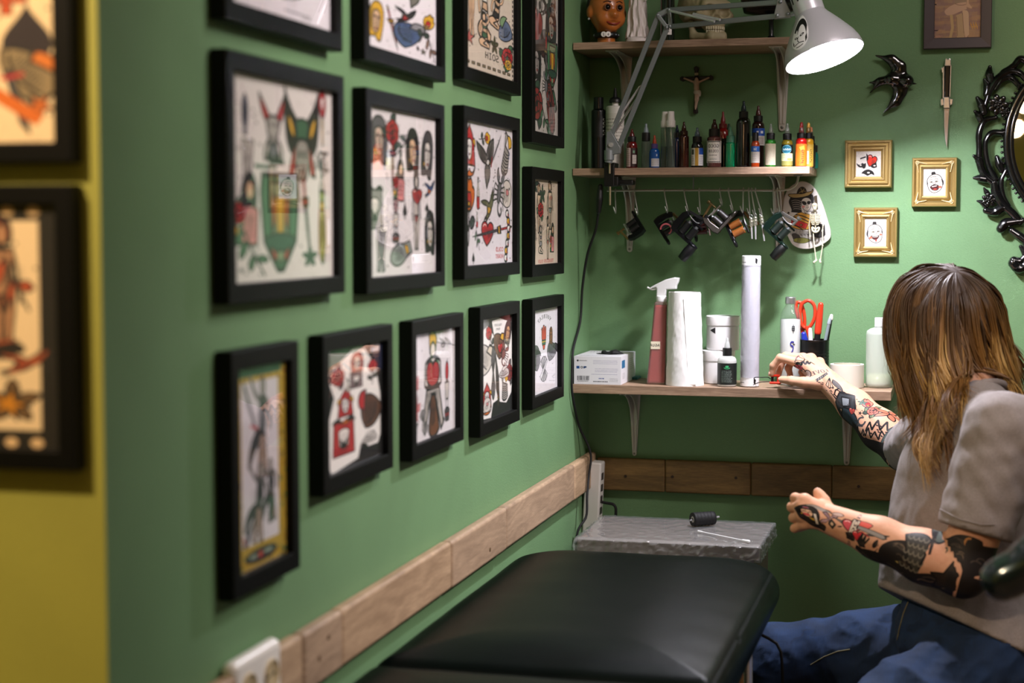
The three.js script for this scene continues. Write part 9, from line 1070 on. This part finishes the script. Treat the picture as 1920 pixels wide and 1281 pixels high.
      for (let i = 1; i <= NS; i++) { v.multiplyScalar(0.72).add(V(0, -0.28, 0)).addScaledVector(drift, 0.06 * i / NS).normalize(); p = p.clone().addScaledVector(v, st); const q = solid(p.x, p.y, p.z), lt = lift * Math.min(1, 0.06 + 4.5 * i / NS); if (q < lt) { const g = grad(p); p.addScaledVector(g, lt - q); v.addScaledVector(g, -Math.min(0, v.dot(g))).normalize(); } pts.push(p); }
      for (let i = 0; i <= NS; i++) { const t = i / NS; pts[i] = pts[i].clone().addScaledVector(side, wave * t * t * Math.sin(ph + t * 9)).addScaledVector(dir0, wave * 0.6 * t * t * Math.cos(ph * 1.7 + t * 7)); }
      const b0 = pos.length / 3;
      for (let i = 0; i <= NS; i++) {
        const t = i / NS, T = (i < NS ? pts[i + 1].clone().sub(pts[i]) : pts[i].clone().sub(pts[i - 1])).normalize(), N = dir0.clone().addScaledVector(T, -T.dot(dir0)).normalize(), B = V(0, 0, 0).crossVectors(T, N), w = r * Math.min(1, 0.35 + t * 4) * (t > 0.72 ? Math.max(0.06, (1 - t) / 0.28) : 1);
        const k = Math.max(0, Math.min(1, (t - 0.12) / 0.62)) * light; if (k < 0.5) c.copy(dark).lerp(mid, k * 2); else c.copy(mid).lerp(tip, k * 2 - 1);
        for (let j = 0; j < RS; j++) { const a = j / RS * 2 * PI, n = N.clone().multiplyScalar(Math.cos(a)).addScaledVector(B, Math.sin(a)); pos.push(pts[i].x + n.x * w * 0.5 + B.x * Math.sin(a) * w * 0.5, pts[i].y + n.y * w * 0.5 + B.y * Math.sin(a) * w * 0.5, pts[i].z + n.z * w * 0.5 + B.z * Math.sin(a) * w * 0.5); nor.push(n.x, n.y, n.z); col.push(c.r, c.g, c.b); }
        if (i) for (let j = 0; j < RS; j++) { const A = b0 + (i - 1) * RS + j, Bq = b0 + (i - 1) * RS + (j + 1) % RS, C = A + RS, D = Bq + RS; idx.push(A, Bq, C, Bq, D, C); }
      }
    };
    for (let n = 0; n < 230; n++) { // a clump shares its way down, its wave and its dye
      const ang0 = rr(-PI, PI), wdir = a1.clone().multiplyScalar(Math.cos(ang0)).addScaledVector(a2, Math.sin(ang0)), toCam = wdir.z, toR = wdir.x;
      let len = 0.31 + rr(-0.045, 0.03), drift = V(0.6, 0, 0.1);
      if (toR > 0.25 && toCam > -0.5) { len = 0.245 + rr(-0.04, 0.06); drift = V(2.2, 0.3, -0.2); }
      else if (toR < -0.6) { len = 0.30 + rr(-0.05, 0.02); drift = V(2.2, 0, 1.8); }
      else if (toCam > 0) { len = 0.335 + rr(-0.05, 0.02); drift = V(1.8, 0, 3.2); }
      const th = Math.pow(rnd(), 0.8) * 1.2 + 0.04, wave = rr(0.008, 0.026), ph = rr(0, 7), light = rr(0.25, 0.95) * (rnd() < 0.35 ? 1.6 : 1), lift = rr(0.001, 0.016);
      for (let k = 0; k < 19; k++) { const fine = k > 16; lock(ang0 + rr(-0.085, 0.085), Math.max(0.05, th + rr(-0.07, 0.07)), len * rr(0.9, 1.04), fine ? 0.0005 : rr(0.0009, 0.0023), lift * Math.min(1, th / 0.6) + rr(0, 0.004), wave * rr(0.8, 1.25) * (fine ? 1.7 : 1), ph + rr(-0.35, 0.35), Math.min(1, light * rr(0.85, 1.15)), drift); }
    }
    const g = new THREE.BufferGeometry(); g.setAttribute('position', new THREE.Float32BufferAttribute(pos, 3)); g.setAttribute('normal', new THREE.Float32BufferAttribute(nor, 3)); g.setAttribute('color', new THREE.Float32BufferAttribute(col, 3)); g.setIndex(idx);
    const hair = part('hair', g, PHY('#ffffff', { vertexColors: true, roughness: 0.42, sheen: 0.2 }), person);
    part('scalp_hair', nets((x, y, z) => Math.max(skull(x, y, z) - 0.0012 * Math.abs(noise(x * 90, y * 90, z * 90)), -((x - headC.x) * -faceDir.x + (y - headC.y + 0.0) * 0.9 + (z - headC.z) * -faceDir.z + 0.05)), ...bounds([headC], 0.13), 0.005), MAT('#2c1c10', { roughness: 0.7 }), hair);
  }
  // ---- stool under the person (below the picture) and the red clip in the fingers
  const st = thing('stool', 'round black padded stool under the seated person, just below the photo', 'stool', V((rHip.x + lHip.x) / 2 + 0.01, 0, (rHip.z + lHip.z) / 2)), sy = Math.min(rHip.y, lHip.y) - 0.135;
  part('seat', lathe([[0, sy - 0.07], [0.15, sy - 0.07], [0.165, sy - 0.055], [0.168, sy - 0.03], [0.155, sy - 0.006], [0.12, sy], [0, sy]], 40), M.vinyl, st);
  part('column', new THREE.CylinderGeometry(0.025, 0.025, sy - 0.12, 20), M.chrome, st, [0, (sy - 0.12) / 2 + 0.055, 0]);
  for (let i = 0; i < 5; i++) { const a = i / 5 * 2 * PI; part('leg', merge([rod(V(0, 0.075, 0), V(0.23 * Math.cos(a), 0.055, 0.23 * Math.sin(a)), 0.014, 10, 0.01), move(new THREE.SphereGeometry(0.025, 14, 10), 0.23 * Math.cos(a), 0.0255, 0.23 * Math.sin(a))]), M.blackPlastic, st); }
  const rc = J(1453, 711, 0.186), cl = thing('cord_clip', 'small bright red plastic clip held between the fingertips at the shelf edge', 'clip', rc), rp = PHY('#d8321a', { roughness: 0.3 });
  part('body', merge([move(rbox(0.023, 0.0055, 0.015, 0.0024, 3), 0, 0.0085, 0), move(rbox(0.026, 0.0055, 0.016, 0.0024, 3), 0.001, -0.0085, 0), move(rbox(0.008, 0.014, 0.012, 0.002, 2), 0.009, 0, 0)]), rp, cl);
  part('pin', move(new THREE.CylinderGeometry(0.0032, 0.0032, 0.013, 14), -0.006, 0, 0), MAT('#0d0d0f'), cl);
  const w0 = J(1441, 708, 0.186).sub(rc), w1 = J(1416, 708, 0.18).sub(rc), w2 = J(1408, 716, 0.17).sub(rc);
  part('wire', merge([tube([V(-0.01, 0, 0), w0, lerp(w0, w1, 0.6), w1, w2], 0.0011, 24, 6), tube([V(-0.012, -0.006, 0), J(1425, 717, 0.19).sub(rc), J(1412, 722, 0.185).sub(rc)], 0.0009, 20, 6)]), M.rubber, cl);
}
// ---------------------------------------------------------------- room lights: mirrored bulbs behind the camera, the rest unseen
{
  for (const [x, y, z, lab, pw = BULB_POWER, pc = '#ffc996'] of [[-0.37, 2.35, 3.45, 'bare warm pendant bulb hanging in front of the yellow wall', UNSEEN_SIDE_POWER, '#ffdcb4'], [1.20, 2.02, 5.0, 'upper bare warm pendant bulb behind the camera seen in the mirror'], [1.15, 1.90, 5.0, 'lower bare warm pendant bulb behind the camera seen in the mirror']]) {  // first bulb is out of view, placed to light the yellow wall
    const t = thing('pendant_lamp', lab, 'lamp', V(x, y, z));
    const b = new THREE.SphereGeometry(0.017, 20, 14); b.scale(0.9, 1.7, 1);
    const m = part('bulb', b, new THREE.MeshStandardMaterial({ color: '#fff2dd', emissive: '#ffc98a', emissiveIntensity: 24 }), t);
    part('socket', new THREE.CylinderGeometry(0.018, 0.02, 0.05, 16), MAT('#1a1a1a'), t, [0, 0.055, 0]);
    part('cable', new THREE.CylinderGeometry(0.003, 0.003, TOP - y - 0.085, 8), MAT('#111111'), t, [0, 0.085 + (TOP - y - 0.085) / 2, 0]);
    const l = new THREE.PointLight(pc, pw); l.castShadow = true; l.shadow.radius = 2; t.add(l);
  }
  const t = thing('unseen_ceiling_lamp', 'square white ceiling light panel over the tattoo bed', 'lamp', V(1.4, TOP - 0.001, 1.5));  // unseen overhead lamp, placed to light the walls from above
  part('housing', rbox(0.66, 0.03, 0.66, 0.004, 1), MAT('#e6e6e6'), t, [0, -0.016, 0]);
  part('diffuser', rbox(0.6, 0.004, 0.6, 0.001, 1), new THREE.MeshStandardMaterial({ color: '#ffffff', emissive: '#fff0ee', emissiveIntensity: 4 }), t, [0, -0.033, 0]);
  const l = new THREE.RectAreaLight('#fff0ee', UNSEEN_CEIL_POWER, 0.6, 0.6); l.position.set(0, -0.04, 0); l.rotation.x = -PI / 2; t.add(l);
  // out-of-view spot placed to light the wall of frames from the right
  const q = V(2.1, TOP - 0.12, 1.75), aim = V(0, 1.5, 1.2), d = aim.clone().sub(q).normalize(), sp = thing('unseen_wall_spot', 'white ceiling track spotlight aimed at the wall of black frames', 'lamp', q), can = new THREE.Group(); can.name = 'can'; can.quaternion.setFromUnitVectors(V(0, -1, 0), d); sp.add(can);
  part('shell', lathe([[0.05, -0.045], [0.052, -0.045], [0.052, 0.06], [0.03, 0.08], [0, 0.08]], 32), MAT('#e4e4e4', { side: THREE.DoubleSide }), can);
  part('lens', new THREE.CylinderGeometry(0.049, 0.049, 0.004, 32), new THREE.MeshStandardMaterial({ color: '#ffffff', emissive: '#fff1ee', emissiveIntensity: 6 }), can, [0, -0.04, 0]);
  part('arm', new THREE.CylinderGeometry(0.008, 0.008, 0.118, 12), MAT('#dddddd'), sp, [0, 0.06, 0]);
  const sl = new THREE.SpotLight('#fff1ee', UNSEEN_SPOT_POWER, 0, 32 * D2R, 1); sl.position.set(0, -0.05, 0); sl.target.position.set(0, -1.05, 0); sl.castShadow = true; sl.shadow.radius = 5; can.add(sl, sl.target);
}
renderer.render(scene, camera);
